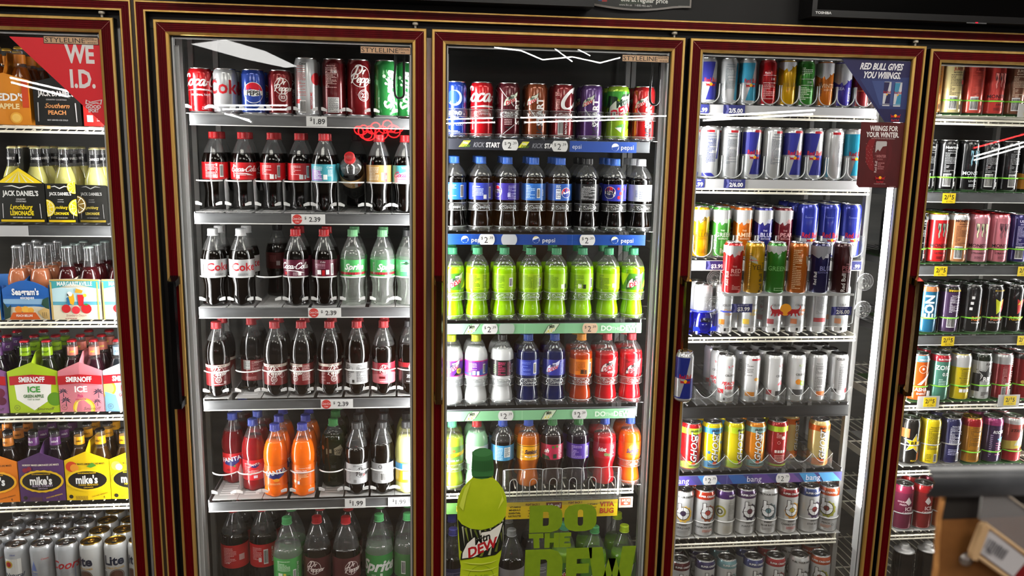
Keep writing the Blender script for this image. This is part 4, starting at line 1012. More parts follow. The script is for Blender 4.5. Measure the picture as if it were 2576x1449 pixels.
# one-litre bottles on the bottom shelves
bottle('l_red', 'lit', COLA, RED, 'big cola bottle, red print label', RED, [('L', -8, 136, 40, 56, 11, 'e0a8a8'), ('R', 30, 130, 18, 20, 'c9a0a0'), ('T', -14, 112, 6, '2 99', WH, 'b')])
bottle('l_red2', 'lit', COLA, RED, 'big cola bottle, red barcode label', RED, [('L', -14, 140, 30, 44, 9, 'e0a8a8'), ('B', 14, 130, 14, 50), ('R', -4, 120, 9, 14, 'e0e0e0'), ('T', 36, 134, 9, 'RECYCLE ME', WH, 'v')])
bottle('l_spr', 'lit', SPR, '5aae6c', 'big clear soda, green print label', '4a9a50', [('L', -8, 148, 40, 34, 8, 'd8f0d8'), ('R', -18, 112, 14, 24, 'e0e8d8'), ('R', -4, 112, 8, 24, 'd8c84a'), ('R', 8, 112, 9, 12, '2a4a2a'), ('B', 26, 116, 10, 36), ('T', 38, 132, 9, 'RECYCLE ME', WH, 'v')], kind='clear', fill=200)
bottle('l_drp', 'lit', COLA, 'b8262e', 'big cola bottle, maroon script label', '46191c', drp(-6, 138, 1.3, 'd8ccc8', False), fill=200)
bottle('l_drp2', 'lit', COLA, 'b8262e', 'big cola bottle, maroon label turned', '46191c', drp(22, 136, 1.3, 'd8ccc8', False), fill=196)
bottle('l_spr2', 'lit', SPR, '5aae6c', 'big clear soda, giant white word', '3f8a48', [('T', -4, 136, 50, 'Sprite', WH, 'Bi'), ('R', 8, 106, 8, 11, 'e0ece0'), ('L', -16, 104, 14, 8, 2, 'e0ece0')], kind='clear', fill=200)
bottle('l_spr3', 'lit', SPR, '5aae6c', 'big clear soda, vertical print', '4a7a48', [('T', 14, 132, 9, 'RECYCLE ME', WH, 'bv'), ('B', -14, 128, 14, 44)], kind='clear', fill=206)
bottle('l_pep', 'lit', COLA, '4a4a98', 'big cola bottle, purple-blue cap', '3c3c70', [('L', 0, 140, 60, 40, 8, '9a9ac8')])
bottle('l_dpe', 'lit', COLA, '9a9a9c', 'big cola bottle, grey cap', '8a8688', oldglobe(8, 124, 16, '5a3a3a'))
bottle('l_dia', 'lit', COLA, 'c4c6c8', 'big cola bottle, white cap', '7a7a80', [('L', 0, 136, 50, 50, 9, 'd0d0d4')])
bottle('l_dew', 'lit', '6a9412', '4fa878', 'big lime bottle, mint cap', '3f7a24', dew(0, 136, 60))
bottle('l_dew2', 'lit', '5a8a10', '4fa060', 'big lime bottle, green cap', '3f7a24', dew(6, 136, 60))
bottle('l_dew3', 'lit', '5a8a14', 'a8c41c', 'big lime bottle, yellow cap', '3f7a24', dew(-4, 136, 60))
# long-neck bottles
def lng(key, drink, cap, look, neck=None, text=None, ink=WH, kind='opaque', fill=152):
    g = []
    if text:
        g = [('T', 0, 172, 9, text, ink, 'bic')]
    bottle(key, 'lng', drink, cap, look, neck, g, fill, kind, (160, 184) if neck else None)
lng('b_amb', '7a3a08', 'c9a03a', 'amber long-neck, gold crown cap', 'c9781c')
lng('b_jd', 'b8b46a', 'b8b88a', 'pale long-neck, black neck label', '17171a', "DANIEL'S", fill=150)
lng('b_sea', 'b06a4a', 'c0c2c4', 'peach long-neck, silver crown cap', None, fill=140)
lng('b_mar', '3a0c10', 'c0d0cc', 'dark-red long-neck, pale crown cap', None, fill=146)
lng('b_smg', '18200c', 'b3202c', 'dark long-neck, lime neck label', '9ac41c', 'Smirnoff', '2a4a10')
lng('b_smp', '2a0c18', 'b3202c', 'dark long-neck, pink-yellow neck label', 'd87a6a', 'pink', 'f0e04a')
lng('b_smv', '1c0c20', 'b3202c', 'dark long-neck, violet neck label', '6a3a7c', 'ICE')
lng('b_smw', '20242a', 'b3202c', 'dark long-neck, pale blue neck label', '9ab8cc', 'ICE', '20304a')
lng('b_mko', '1c100a', '1c1c1e', 'dark long-neck, orange neck label', 'e08a3a', "mike's", '1a1210')
lng('b_mkv', '140a14', '1c1c1e', 'dark long-neck, purple neck label', '6a3a78', "mike's")
lng('b_mky', '3a2408', '1c1c1e', 'amber long-neck, yellow neck label', 'e0a018', "mike's", '1a1210')

# ------------------------------------------------------------------ the room
def panel(name, x0, x1, y0, y1, z0, z1, mat):
    mb = MB()
    mb.box(x0, x1, y0, y1, z0, z1, mat)
    return struct(name, mb)

floor = panel('floor', -7, 10, -12, 1.6, -.05, 0, noisy('floor_planks', '4a3f34', '6a5a4a', 3, .45, 0, (.3, 4, 1)))
panel('ceiling', -7, 10, -12, -.0, 3.1, 3.15, pm('5a5854', .8))
panel('wall_front', -3, 4.5, .035, .07, Z0 + .049, 3.1, noisy('black_wall', '040405', '08080a', 8, .7))
panel('wall_back', -7, 10, -12.05, -12, 0, 3.1, pm('2a2826', .8))
panel('wall_left', -7.05, -7, -12, .07, 0, 3.1, pm('34302c', .8))
panel('wall_right', 10, 10.05, -12, .07, 0, 3.1, pm('34302c', .8))
panel('wall_rear', -3, 4.5, .82, .87, 0, Z0 + .1, DARKIN)
panel('ceiling_lower', -3, 4.5, .05, .82, Z0 + .03, Z0 + .06, noisy('cooler_roof', '6a6966', '86847f', 5, .5, .1, (.2, 2, 1)))
panel('baseboard_front', -3, 4.5, .0, .03, 0, .075, BLACK)
panel('floor_cooler', -3, 4.5, .05, .82, 0.05, .09, pm('5c5a56', .6))

# ceiling panels that light the shop
for i, (x, y) in enumerate([(-2.6, -1.5), (-.6, -1.5), (1.4, -1.5), (3.4, -1.5), (-1.6, -3.4), (.6, -3.4), (2.8, -3.4)]):
    t = thing('ceiling_light', ('square lit ceiling panel over the aisle, %s along the cooler row' if y > -2 else 'square lit ceiling panel behind the photographer, %s in its row') % ('first', 'second', 'third', 'fourth', 'first', 'second', 'third')[i], 'light', (x, y, 3.1), 'ceiling panels')
    a = MB()
    for q in ((-.62, -.6), (.6, .62)):
        a.box(q[0], q[1], -.32, .32, -.03, 0, pm('d8d8d8', .4))
        a.box(-.6, .6, q[0] * .52, q[1] * .52 , -.03, 0, pm('d8d8d8', .4))
    obj('frame', a, t)
    a = MB()
    a.box(-.6, .6, -.3, .3, -.022, -.012, CEILM)
    obj('diffuser', a, t)

# ------------------------------------------------------------------ trim round the door openings
def ringed(x0, x1, z0, z1, prof, mats, grooves=False):
    """mitred frame: prof [(inset, y)] swept round a rectangle"""
    mb = MB()
    for (i0, y0), (i1, y1), m in zip(prof, prof[1:], mats):
        a = [(x0 + i0, y0, z0 + i0), (x1 - i0, y0, z0 + i0), (x1 - i0, y0, z1 - i0), (x0 + i0, y0, z1 - i0)]
        b = [(x0 + i1, y1, z0 + i1), (x1 - i1, y1, z0 + i1), (x1 - i1, y1, z1 - i1), (x0 + i1, y1, z1 - i1)]
        for k in range(4):
            mb.add([a[k], a[(k + 1) % 4], b[(k + 1) % 4], b[k]], [(0, 1, 2, 3)], m)
    return mb
TP = [(0, .03), (0, .002), (.001, 0), (.0045, 0), (.005, .002), (.0105, .002), (.0108, .0012), (.0112, .002), (.0165, .002), (.0168, .0012), (.0172, .002), (.0225, .002), (.023, 0), (.027, 0), (.028, .002), (.028, .03)]
TM = [BLACK] + [GOLD] * 3 + [BURG] * 7 + [GOLD] * 3 + [BLACK]
struct('trim_1', ringed(-2.9, -.7665, -.02 + .05, Z0 + .0455, TP, TM))
struct('trim_2', ringed(-.7585, 4.4, .03, Z0 + .0455, TP, TM))
mb = MB()
mb.box(-2.87, -.795, .03, .035, Z0 - .02, Z0 + .02, BLACK)
mb.box(-.731, 4.37, .03, .035, Z0 - .02, Z0 + .02, BLACK)
mb.box(-.7665, -.7585, .004, .03, .03, Z0 + .0455, pm('2a1c0c', .5))
struct('trim_3', mb)
# mullions
MX = [(-1.476, .03), (-.7625, .078), (-.0069, .032), (.7069, .032), (1.4207, .032), (2.1345, .032)]
for i, (x, w) in enumerate(MX):
    mb = MB()
    mb.box(x - w, x + w, .034, .085, .09, Z0 + .03, MULL)
    mb.box(x - w - .004, x + w + .004, .036, .05, .1, Z0 + .02, GASKET)
    mb.box(x - w * .55, x + w * .55, .0325, .036, .1, Z0 + .02, STEEL if i == 2 else BLACK)
    struct('trim_%d' % (4 + i), mb)
    # light tubes on both faces of the mullion
    for d in (-1, 1):
        if (i == 0 and d < 0) or (i == 5 and d > 0):
            continue
        side = 'on the %s face of the post' % ('hinge-side' if d > 0 else 'handle-side')
        who = ['beyond the beer cooler', 'between beer and cola coolers', 'between cola and banner coolers', 'between banner and slim-can coolers', 'beside the energy cooler', 'at the far end'][i]
        t = thing('cooler_light', 'white vertical strip light %s %s' % (side, who), 'light', (x + d * w, .062, .57), 'strip lights on the cooler posts')
        a = MB()
        a.box(*sorted((d * .0002, d * .003)), -.022, .024, -.16, 1.35, pm('d8dadb', .4))
        obj('housing', a, t)
        if (i, d) != (4, -1):
            a = MB()
            a.box(*sorted((d * .0002, d * .022)), -.0255, -.0235, -.45, 1.37, SHADE)  # lip added to hide the glaring strip from the camera
            obj('shade_lip', a, t)
        a = MB()
        a.prism([(d * .0032, -.021), (d * .006, -.018), (d * .007, .0), (d * .006, .018), (d * .0032, .021)][::d], 0, 1.32, TUBEM, 'z')
        obj('diffuser', a, t)

# ------------------------------------------------------------------ doors
DP = [(0, .03), (0, .003), (.0015, .0), (.0072, .0), (.008, .003), (.0135, .003), (.0139, .0021), (.0143, .003), (.0185, .003), (.0189, .0021), (.0193, .003), (.0235, .003), (.0239, .0021), (.0243, .003), (.0295, .003), (.03, .0), (.0365, .0015), (.038, .004), (.038, .012), (.041, .012), (.041, .03)]
DM = [BLACK] + [GOLD] * 3 + [BURG] * 11 + [GOLD] * 3 + [GASKET, GASKET, GASKET]
HND = noisy('smoked_chrome', '5c4c34', '75603f', 50, .16, 1.0, (1, 1, .05))
HNDK = noisy('black_chrome', '1c1c1e', '2c2c2e', 50, .2, .9, (1, 1, .05))
DZ = .1
def door(n, x0, top=0.0, handle=None, plate=True, cord=False, label=''):
    x1, zt = x0 + W, Z0 + top
    root = bpy.data.objects.new('door_%d' % n, None)
    COL.objects.link(root)
    root['kind'] = 'structure'
    root['label'] = label
    obj('frame', ringed(x0, x1, DZ, zt, DP, DM), root)
    m = MB()
    m.box(x0 + .04, x1 - .04, .0115, .0135, DZ + .04, zt - .04, GLASS)
    obj('glass_pane', m, root)
    m = MB()
    for a in (x0 + .0412, x1 - .0442):
        m.box(a, a + .003, .0125, .02, DZ + .041, zt - .041, pm('c4c6c8', .35, .3))
    m.box(x0 + .041, x1 - .041, .0136, .02, zt - .0455, zt - .0425, pm('d2d4d6', .3, .3))
    obj('spacer_strip', m, root)
    m = MB()
    xx = x1 - .03
    m.lathe([(.003, 0), (.003, .009), (.008, .0095), (.008, .0155), (.0001, .016)], pm('b9b3a6', .4), 14, c=(xx, .012, zt))
    obj('hinge_pin', m, root)
    m = MB()
    for sx in (x0, x1):
        d = 1 if sx == x0 else -1
        m.add([(sx + d * .0085, .0015, zt - .0085), (sx + d * .0295, .0015, zt - .0295), (sx + d * .0297, .0015, zt - .0289), (sx + d * .0088, .0015, zt - .008)], [(0, 1, 2, 3)], pm('c9877c', .5))
    obj('mitre_seam', m, root)
    if handle:
        hx, mat = x0 + .021, HNDK if handle == 'k' else HND
        zt2, zb = Z0 - .668, Z0 - 1.02
        m = MB()
        sec = [(-.011, -.032), (-.007, -.043), (.007, -.043), (.011, -.032), (.006, -.028), (-.006, -.028)]
        m.prism([(hx + a, b) for a, b in sec], zb, zt2 - .012, mat, 'z')
        hd = obj('handle', m, root)
        m = MB()
        for z in (zt2, zb + .012):
            v = [(hx - .013, .003, z), (hx + .013, .003, z), (hx + .013, .003, z - .022), (hx - .013, .003, z - .022), (hx - .010, -.036, z - .010), (hx + .010, -.036, z - .010), (hx + .010, -.036, z - .026), (hx - .010, -.036, z - .026)]
            m.add(v, [(0, 1, 5, 4), (1, 2, 6, 5), (2, 3, 7, 6), (3, 0, 4, 7), (4, 5, 6, 7)], mat)
        obj('bracket', m, hd)
    if plate:
        m = MB()
        px, pz = x1 - .042, zt - .049
        m.box(px - .134, px, .0105, .0115, pz - .0195, pz, pm('14110e', .4))
        m.box(px - .1325, px - .0015, .0102, .0106, pz - .018, pz - .0015, pm('c8a584', .3, .4))
        np = obj('nameplate', m, root)
        el = [None] + [('L', px * 1000 - 18, (pz - .0055) * 1000, 28, 7, 3, '2a231c'), ('L', px * 1000 - 16, (pz - .0145) * 1000, 22, 3.4, 1, '2a231c')]
        el[0] = ('T', px * 1000 - 82, (pz - .0098) * 1000, 17, 'STYLELINE', '16130f', 'w')
        obj('artwork_print', flat(el, .0102), np)
    if cord:
        m = MB()
        cx = x1 - .073
        P = [(cx - .012, .03, zt - .05)] + [(cx - .012 + .002 * math.sin(i), .03, zt - .05 - .02 * i) for i in range(1, 7)]
        P += [(cx - .012 + .012 * (1 - math.cos(a)), .03, zt - .17 - .012 * math.sin(a)) for a in (.4, .8, 1.2, 1.6, 2.0, 2.4, 2.8, 3.14)]
        P += [(cx + .012, .032, zt - .17 + .02 * i) for i in range(1, 7)]
        m.tube(P, .0035, pm('0c0c0d', .35), 8)
        obj('door_cord', m, root)
    return root
DX = [-1.511, -.7138, 0.0, .7138, 1.4276]
door(1, DX[0], .0, None, True, False, 'beer cooler door with the red corner sticker')
door(2, DX[1], .0, 'k', True, True, 'cola cooler door behind a red neon reflection')
door(3, DX[2], .0, 's', True, True, 'banner cooler door with the big green bottle sticker')
door(4, DX[3], .0, 's', False, False, 'slim-can cooler door with two posters and a suction rack')
door(5, DX[4], -.006, 's', False, False, 'energy cooler door beside the cardboard display')

# ------------------------------------------------------------------ shelves
BAY = {'d1': (-1.40, -.862), 'd2': (-.660, -.058), 'd3': (.045, .640), 'd4': (.772, 1.337), 'd5': (1.49, 2.06)}
COOL = {'d1': 'beer cooler', 'd2': 'cola cooler', 'd3': 'banner cooler', 'd4': 'slim-can cooler', 'd5': 'energy cooler'}
ORD = ['first', 'second', 'third', 'fourth', 'fifth', 'sixth', 'seventh', 'eighth', 'ninth', 'tenth']
SHN = ['top', 'second', 'third', 'fourth', 'fifth', 'sixth', 'seventh', 'bottom']
# shelf: top height (below door top), base of goods, style
SH = {'d1': [(-.277, -.273, 'w'), (-.545, -.537, 'g'), (-.816, -.811, 'w'), (-1.092, -1.083, 'w'), (-1.366, -1.353, 'w'), (-1.66, -1.653, 'w')],
      'd2': [(-.2345, -.231, 'g'), (-.5065, -.502, 'g'), (-.7785, -.775, 'g'), (-1.0555, -1.048, 'g'), (-1.372, -1.364, 'g'), (-1.752, -1.745, 'g')],
      'd3': [(-.2865, -.283, 'b'), (-.5605, -.550, 'b'), (-.829, -.817, 'b'), (-1.0965, -1.083, 'b'), (-1.366, -1.355, 'w'), (-1.82, -1.812, 'g')],
      'd4': [(-.197, -.173, 'w'), (-.417, -.391, 'w'), (-.637, -.630, 's'), (-.877, -.870, 'w'), (-1.104, -1.095, 'k'), (-1.331, -1.318, 'b'), (-1.564, -1.547, 'w'), (-1.80, -1.792, 'w')],
      'd5': [(-.199, -.184, 'w'), (-.423, -.418, 'g'), (-.653, -.645, 'g'), (-.880, -.873, 'g'), (-1.110, -1.100, 'w'), (-1.334, -1.320, 'w'), (-1.562, -1.550, 'w'), (-1.82, -1.81, 'w')]}
def wire_deck(w, front, back, mat):
    mb = MB()
    n = int(w / .03)
    for i in range(n + 1):
        x = -w / 2 + w * i / n
        mb.box(x - .0015, x + .0015, front, back, -.004, -.001, mat)
    for y in (front + .08, front + .25, back - .02):
        mb.box(-w / 2, w / 2, y - .002, y + .002, -.008, -.004, mat)
    return mb.mesh('wire_deck')
for b, lst in SH.items():
    x0, x1 = BAY[b]
    w, cx = x1 - x0, (x0 + x1) / 2
    for i, (zt, zb, st) in enumerate(lst):
        nm = SHN[i] if i < len(lst) - 1 else 'bottom'
        look = {'w': 'white wire shelf', 'g': 'grey-fronted wire shelf', 'b': 'wire shelf with printed front strip', 's': 'white shelf with plain front strip', 'k': 'wire shelf with black front rail'}[st]
        t = thing('cooler_shelf', '%s, %s shelf of the %s' % (look, nm, COOL[b]), 'shelf', (cx, 0, Z0 + zb - .0005), 'cooler shelves')
        obj('wire_deck', wire_deck(w, .104, .6, WHITEWIRE if st in 'ws' else pm('77777a', .4, .4)), t)
        top = zt - zb + .0005
        m = MB()
        if st in 'gkbs':
            h = {'g': .03, 'k': .036, 'b': .031, 's': .031}[st]
            mt = {'g': GREYRAIL, 'k': pm('1b1b1c', .35), 'b': pm('55585c', .4), 's': pm('d4d4d2', .35)}[st]
            m.box(-w / 2, w / 2, .1, .104, top - h, top, mt)
            m.box(-w / 2, w / 2, .098, .1, top - h, top - h + .0025, pm('e0e0de', .3) if st in 'gs' else mt)
            m.box(-w / 2, w / 2, .098, .1, top - .002, top, mt)
            obj('front_rail', m, t)
        else:
            m.tube([(-w / 2, .1, top - .003), (w / 2, .1, top - .003)], .0034, WHITEWIRE, 8)
            m.tube([(-w / 2, .1, top - .014), (w / 2, .1, top - .014)], .0034, WHITEWIRE, 8)
            for k in range(24):
                x = -w / 2 + w * (k + .5) / 24
                m.tube([(x, .104, top - .012), (x + .006, .112, top - .004)], .0016, WHITEWIRE, 5)
            for k in range(4):
                x = -w / 2 + w * (k + .5) / 4
                m.box(x - .002, x + .002, .098, .103, top - .014, top - .003, WHITEWIRE)
            obj('front_rail', m, t)
        for sx in (-w / 2, w / 2):
            m = MB()
            m.box(sx - .002, sx + .002, .106, .6, -.024, -.004, WHITEWIRE if st in 'ws' else pm('8a8a8c', .4, .3))
            obj('side_bracket', m, t)
# uprights behind the shelf ends
UPR = {'d1': (-1.44, -.772), 'd2': (-.694, -.012), 'd3': (.010, .688), 'd4': (.708, 1.372), 'd5': (1.456, 2.1)}
for b, (xa, xb) in UPR.items():
    for x, s in ((xa, 'handle-side'), (xb, 'hinge-side')):
        m = MB()
        for y in (.16, .58):
            m.box(x - .008, x + .008, y, y + .02, .09, Z0 + .03, pm('b4b4b2', .4, .2))
        t = obj('shelf_upright', m)
        tag(t, 'grey slotted upright, %s end of the %s shelves' % (s, COOL[b]), 'upright', 'shelf uprights')

# ------------------------------------------------------------------ goods in rows
def lanes(b, s):
    nm = SHN[s - 1] if s < len(SH[b]) else 'bottom'
    return '%s shelf of %s' % (nm, COOL[b])
ROWN = ['front row', 'second row', 'third row', 'rear row']
def row(b, s, y, items, back=0, gap=.07, kind='can', name=None, backkeys=None, base=None, tilt=0, dx=0, who=ROWN, grp=None, backx=0.0):
    zb = Z0 + (SH[b][s - 1][1] if base is None else base)
    for k in range(back + 1):
        for i, it in enumerate(items):
            x, key = it[0], it[1]
            rot = it[2] if len(it) > 2 else 0
            yy = y + (it[3] if len(it) > 3 else 0)
            if k:
                if backkeys is not None:
                    key = backkeys[(i + k) % len(backkeys)] if isinstance(backkeys, list) else backkeys.get(i, key)
                    if key is None:
                        continue
                if len(it) > 4 and it[4] == 0:
                    continue
                rot = random.uniform(-40, 40)
            if key is None:
                continue
            look = (CANS if kind == 'can' else BOT)[key]['look']
            lab = '%s, %s from handle, %s, %s' % (look, ORD[i], who[k], lanes(b, s))
            loc = (x + k * backx, yy + k * gap, zb)
            g = grp or ('%s on the %s' % ({'can': 'cans', 'bottle': 'bottles'}[kind], lanes(b, s)))
            if kind == 'can':
                put_can(key, lab, loc, rot, g, name or 'soda_can', k == 0 or s > 1)
            else:
                put_bottle(key, lab, loc, rot, g, name or 'soda_bottle')

# cola cooler
row('d2', 1, .14, [(-.637, 'cola12', 8), (-.57, 'diet12', 4), (-.494, 'pep12', 0), (-.421, 'drp12', 10), (-.348, 'diet16', 0), (-.272, 'dark16', 0), (-.203, 'drp16', 4), (-.127, 'lime16', 0, 0, 0), (-.068, 'lime16', -30, .04, 0)], 1)
row('d2', 2, .14, [(-.62, 'c_rec', 6, .055), (-.54, 'c_scr', 0, .055), (-.457, 'c_bar', 0, .055), (-.379, 'c_bar', 8, .055), (-.304, 'c_teal'), (-.227, None), (-.149, 'c_tan'), (-.0745, 'c_y3')], 1, .078, 'bottle', backkeys={5: None, 6: 'c_tan', 7: 'c_scr'})
row('d2', 3, .14, [(-.622, 'c_diet'), (-.544, 'c_diet2'), (-.466, 'c_dark', 0, .15), (-.39, 'c_chy'), (-.309, 'c_chyb'), (-.227, 's_cran'), (-.141, 's_cran2'), (-.067, 's_blk')], 1, .078, 'bottle', backkeys={2: None})
row('d2', 4, .14, [(-.624, 'd_day'), (-.534, 'd_back', 0, .05), (-.458, 'd_way'), (-.381, 'd_fact'), (-.299, 'd_best'), (-.219, 'd_white'), (-.14, 'd_berry'), (-.063, 'd_zero')], 1, .078, 'bottle')
row('d2', 5, .14, [(-.614, 'f_straw', 0, .11), (-.541, 'f_str2', 0, .05), (-.467, 'f_or'), (-.386, 'f_or2'), (-.300, 'g_ale', 0, .06), (-.224, 'rc_z'), (-.146, 'rc_z2'), (-.073, 'lemo')], 2, .078, 'bottle')
row('d2', 6, .16, [(-.625, 'l_red', 0, .1), (-.535, 'l_red2', 0, .1), (-.443, 'l_spr'), (-.352, 'l_drp'), (-.262, 'l_drp2', 0, -.01), (-.160, 'l_spr2'), (-.070, 'l_spr3')], 1, .094, 'bottle')
# the bottle that has tipped towards the door on the second shelf
put_bottle('c_dark', 'upright black-capped cola bottle behind the tipped one, second shelf of cola cooler', (-.227, .36, Z0 + SH['d2'][1][1]))
put_bottle('c_tan', 'cola bottle tipped forward with its red cap facing out, second shelf of cola cooler', (-.227, .262, Z0 - .445), 0, None, 'soda_bottle', True, 62)
# banner cooler
row('d3', 1, .14, [(.071, 'bluezero'), (.146, 'cola16'), (.224, 'kblack'), (.305, 'korange'), (.384, 'colach'), (.469, 'kpurple'), (.549, 'mdew16'), (.627, 'kred')], 1)
row('d3', 2, .14, [(.069, 'p_dk'), (.147, 'p_in'), (.225, 'p_vi'), (.304, 'p_bl'), (.383, 'p_gl'), (.466, 'p_z'), (.549, 'p_ch'), (.628, 'p_di')], 2, .078, 'bottle')
row('d3', 3, .14, [(.065, 'm_logo', 12), (.14, 'm_b1'), (.221, 'm_b2'), (.301, 'm_b3'), (.379, 'm_b4'), (.459, 'm_b5'), (.54, 'm_b6'), (.617, 'm_logo')], 1, .078, 'bottle')
row('d3', 4, .14, [(.064, 'v_logo', 8), (.139, 'v_back'), (.219, 'v_black'), (.299, 'n_back'), (.381, 'n_logo'), (.465, 'o_back'), (.546, 'r_logo'), (.623, 'r_logo2')], 1, .078, 'bottle')
row('d3', 5, .14, [(.068, 'x_schw'), (.144, 'x_green'), (.225, 'x_blue'), (.306, 'x_sun'), (.382, 'x_crush'), (.465, 'x_grape'), (.55, 'x_straw'), (.632, 'x_or')], 1, .078, 'bottle')
row('d3', 6, .16, [(.075, 'l_pep', 0, .02), (.17, 'l_pep'), (.262, 'l_dpe'), (.352, 'l_dia', 0, .03), (.44, 'l_dew', 0, .03), (.535, 'l_dew2'), (.634, 'l_dew3')], 1, .094, 'bottle')
# slim-can cooler
row('d4', 1, .13, [(.815, 'rb_a'), (.879, 'rb_b'), (.937, 'rb_c'), (.999, 'rb_r'), (1.06, 'rb_y'), (1.117, 'rb_g'), (1.178, 'rb_o'), (1.235, 'rb_v'), (1.294, 'rb_m')], 0, .056, name='energy_drink_can')
row('d4', 2, .135, [(.834, 'rc_n'), (.899, 'rc_n2'), (.965, 'rc_b'), (1.031, 'rc_n2', 20), (1.096, 'rc_b', -8), (1.161, 'rc_b', -14), (1.226, 'rc_tn'), (1.291, 'rc_t', -6)], 3, .061, name='energy_drink_can')
row('d4', 3, .135, [(.755, 'ed_o'), (.819, 'ed_y'), (.886, 'ed_g'), (.955, 'ed_o'), (1.021, 'ed_b'), (1.085, 'ed_p')], 3, .061, name='energy_drink_can', backkeys={5: 'ed_p', 0: None})
row('d4', 3, .135, [(1.162, 'rb16', -4), (1.232, 'rb16', -10), (1.302, 'rb16', -2)], 2, .07, name='energy_drink_can', who=['front big row', 'second big row', 'third big row'], grp='big blue cans on the third shelf of slim-can cooler')
row('d4', 4, .135, [(.772, 'lc_e', -30, .055), (.845, 'lc_e', 20, .005), (.913, 'lc_a'), (.992, 'lc_b'), (1.072, 'lc_c'), (1.148, 'lc_d'), (1.22, 'lc_e'), (1.294, 'lc_f')], 1, .061, name='energy_drink_can')
row('d4', 5, .135, [(.79, 'ce_facts', 40), (.862, None), (.934, 'ce_peach'), (1.015, 'ce_palm'), (1.09, 'ce_melon'), (1.166, 'ce_kiwi'), (1.238, 'ce_facts'), (1.309, 'ce_facts2')], 2, .061, name='energy_drink_can', backkeys={0: None, 1: None})
row('d4', 6, .14, [(.833, 'gh_r'), (.903, 'gh_y'), (.976, 'gh_l'), (1.048, 'gh_o'), (1.122, 'gh_back'), (1.194, None), (1.266, 'gh_p')], 1, .069, name='energy_drink_can', backkeys={0: 'gh_r', 1: 'gh_y', 2: 'gh_y', 3: 'gh_o', 4: 'gh_l', 5: 'gh_p', 6: None})
row('d4', 7, .14, [(.821, 'bg_w', -20), (.892, 'bg_r'), (.961, 'bg_f'), (1.032, 'bg_v'), (1.106, 'bg_t', -16), (1.178, 'bg_y'), (1.252, 'bg_b'), (1.32, 'bg_o')], 1, .069, name='energy_drink_can')
row('d4', 8, .14, [(.822, 'bg_d', 10), (.908, 'bg_v2', 12), (.983, 'bg_a', 12), (1.075, 'bg_s', 8), (1.152, 'bg_c'), (1.236, 'bg_n'), (1.312, 'bg_o', 10)], 1, .069, name='energy_drink_can')
# energy cooler
row('d5', 1, .14, [(1.527, 'mj_o'), (1.595, 'mj_c'), (1.665, 'mj_r'), (1.734, 'mj_k'), (1.803, 'mj_b'), (1.872, 'mj_r')], 1, .069, name='energy_drink_can')
row('d5', 2, .14, [(1.535, 'mo_k2'), (1.604, 'mo_k'), (1.675, 'mo_l', 10), (1.744, 'mo_k2'), (1.813, 'mo_k2', 16), (1.882, 'mo_o', 20)], 3, .069, name='energy_drink_can')
row('d5', 3, .14, [(1.53, 'mo_k'), (1.6, 'mu_r'), (1.67, 'mu_p'), (1.74, 'mu_s', -14), (1.809, 'mu_s2', -8), (1.879, 'mu_v')], 2, .069, name='energy_drink_can')
row('d5', 4, .14, [(1.593, 'sol', 8), (1.668, 'nos'), (1.744, 'rgn_o', 10), (1.818, 'rgn_y', 6), (1.890, 'rgn_r', 4), (1.962, 'rgn_r', 50)], 1, .069, name='energy_drink_can')
row('d5', 5, .14, [(1.588, 'ash'), (1.662, 'zoc'), (1.735, 'yel'), (1.808, 'rks'), (1.882, 'flr'), (1.956, 'flr2')], 2, .069, name='energy_drink_can')
row('d5', 6, .14, [(1.582, 'rk_star'), (1.655, 'rk_yel'), (1.728, 'rk_nav'), (1.802, 'rk_gol'), (1.876, 'rk_pur'), (1.95, 'rk_frt')], 1, .069, name='energy_drink_can', backkeys={0: 'rks', 1: 'rks', 2: 'rk_nav', 3: 'flr', 4: 'rk_pur', 5: 'flr2'})
row('d5', 7, .14, [(1.585, 'ic_b'), (1.655, 'ic_r'), (1.725, 'ic_y')], 1, .069, name='energy_drink_can', backkeys=['ic_r', 'ic_b'])
for i, x in enumerate((1.618, 1.705)):
    t = thing('wide_mouth_bottle', 'dark bottle with a stepped silver lid, %s shelf, %s' % ('energy cooler bottom', ('nearer the handle', 'nearer the cardboard display')[i]), 'bottle', (x, .15, Z0 - 1.81), 'silver-lidded bottles')
    m = MB()
    m.lathe([(a / 1000, z / 1000) for a, z in [(30, 0), (34, 4), (35, 20), (35, 140), (33, 155), (29, 168)]], liq('0d0d0e'), 28)
    obj('bottle_body', m, t)
    m = MB()
    m.lathe([(a / 1000, z / 1000) for a, z in [(29, 163), (33, 164), (33.5, 167), (31, 170), (22, 174), (19, 178), (18, 183), (16, 185), (14, 186), (13.5, 190), (12, 191), (.1, 190)]], pm('d6d6d8', .3, .45), 32)
    obj('lid', m, t)
# beer cans on the bottom shelf of the beer cooler
row('d1', 6, .135, [(-1.297, 'be_co1', 30), (-1.226, 'be_nat'), (-1.155, 'be_co1'), (-1.085, 'be_co2', 14), (-1.015, 'be_li', -30), (-.945, 'be_li', 6), (-.876, 'be_li2')], 3, .069, name='beer_can', backkeys={4: 'be_li', 5: 'be_li', 6: 'be_li', 0: 'be_nat', 1: 'be_nat', 2: 'be_co1', 3: 'be_co2'})

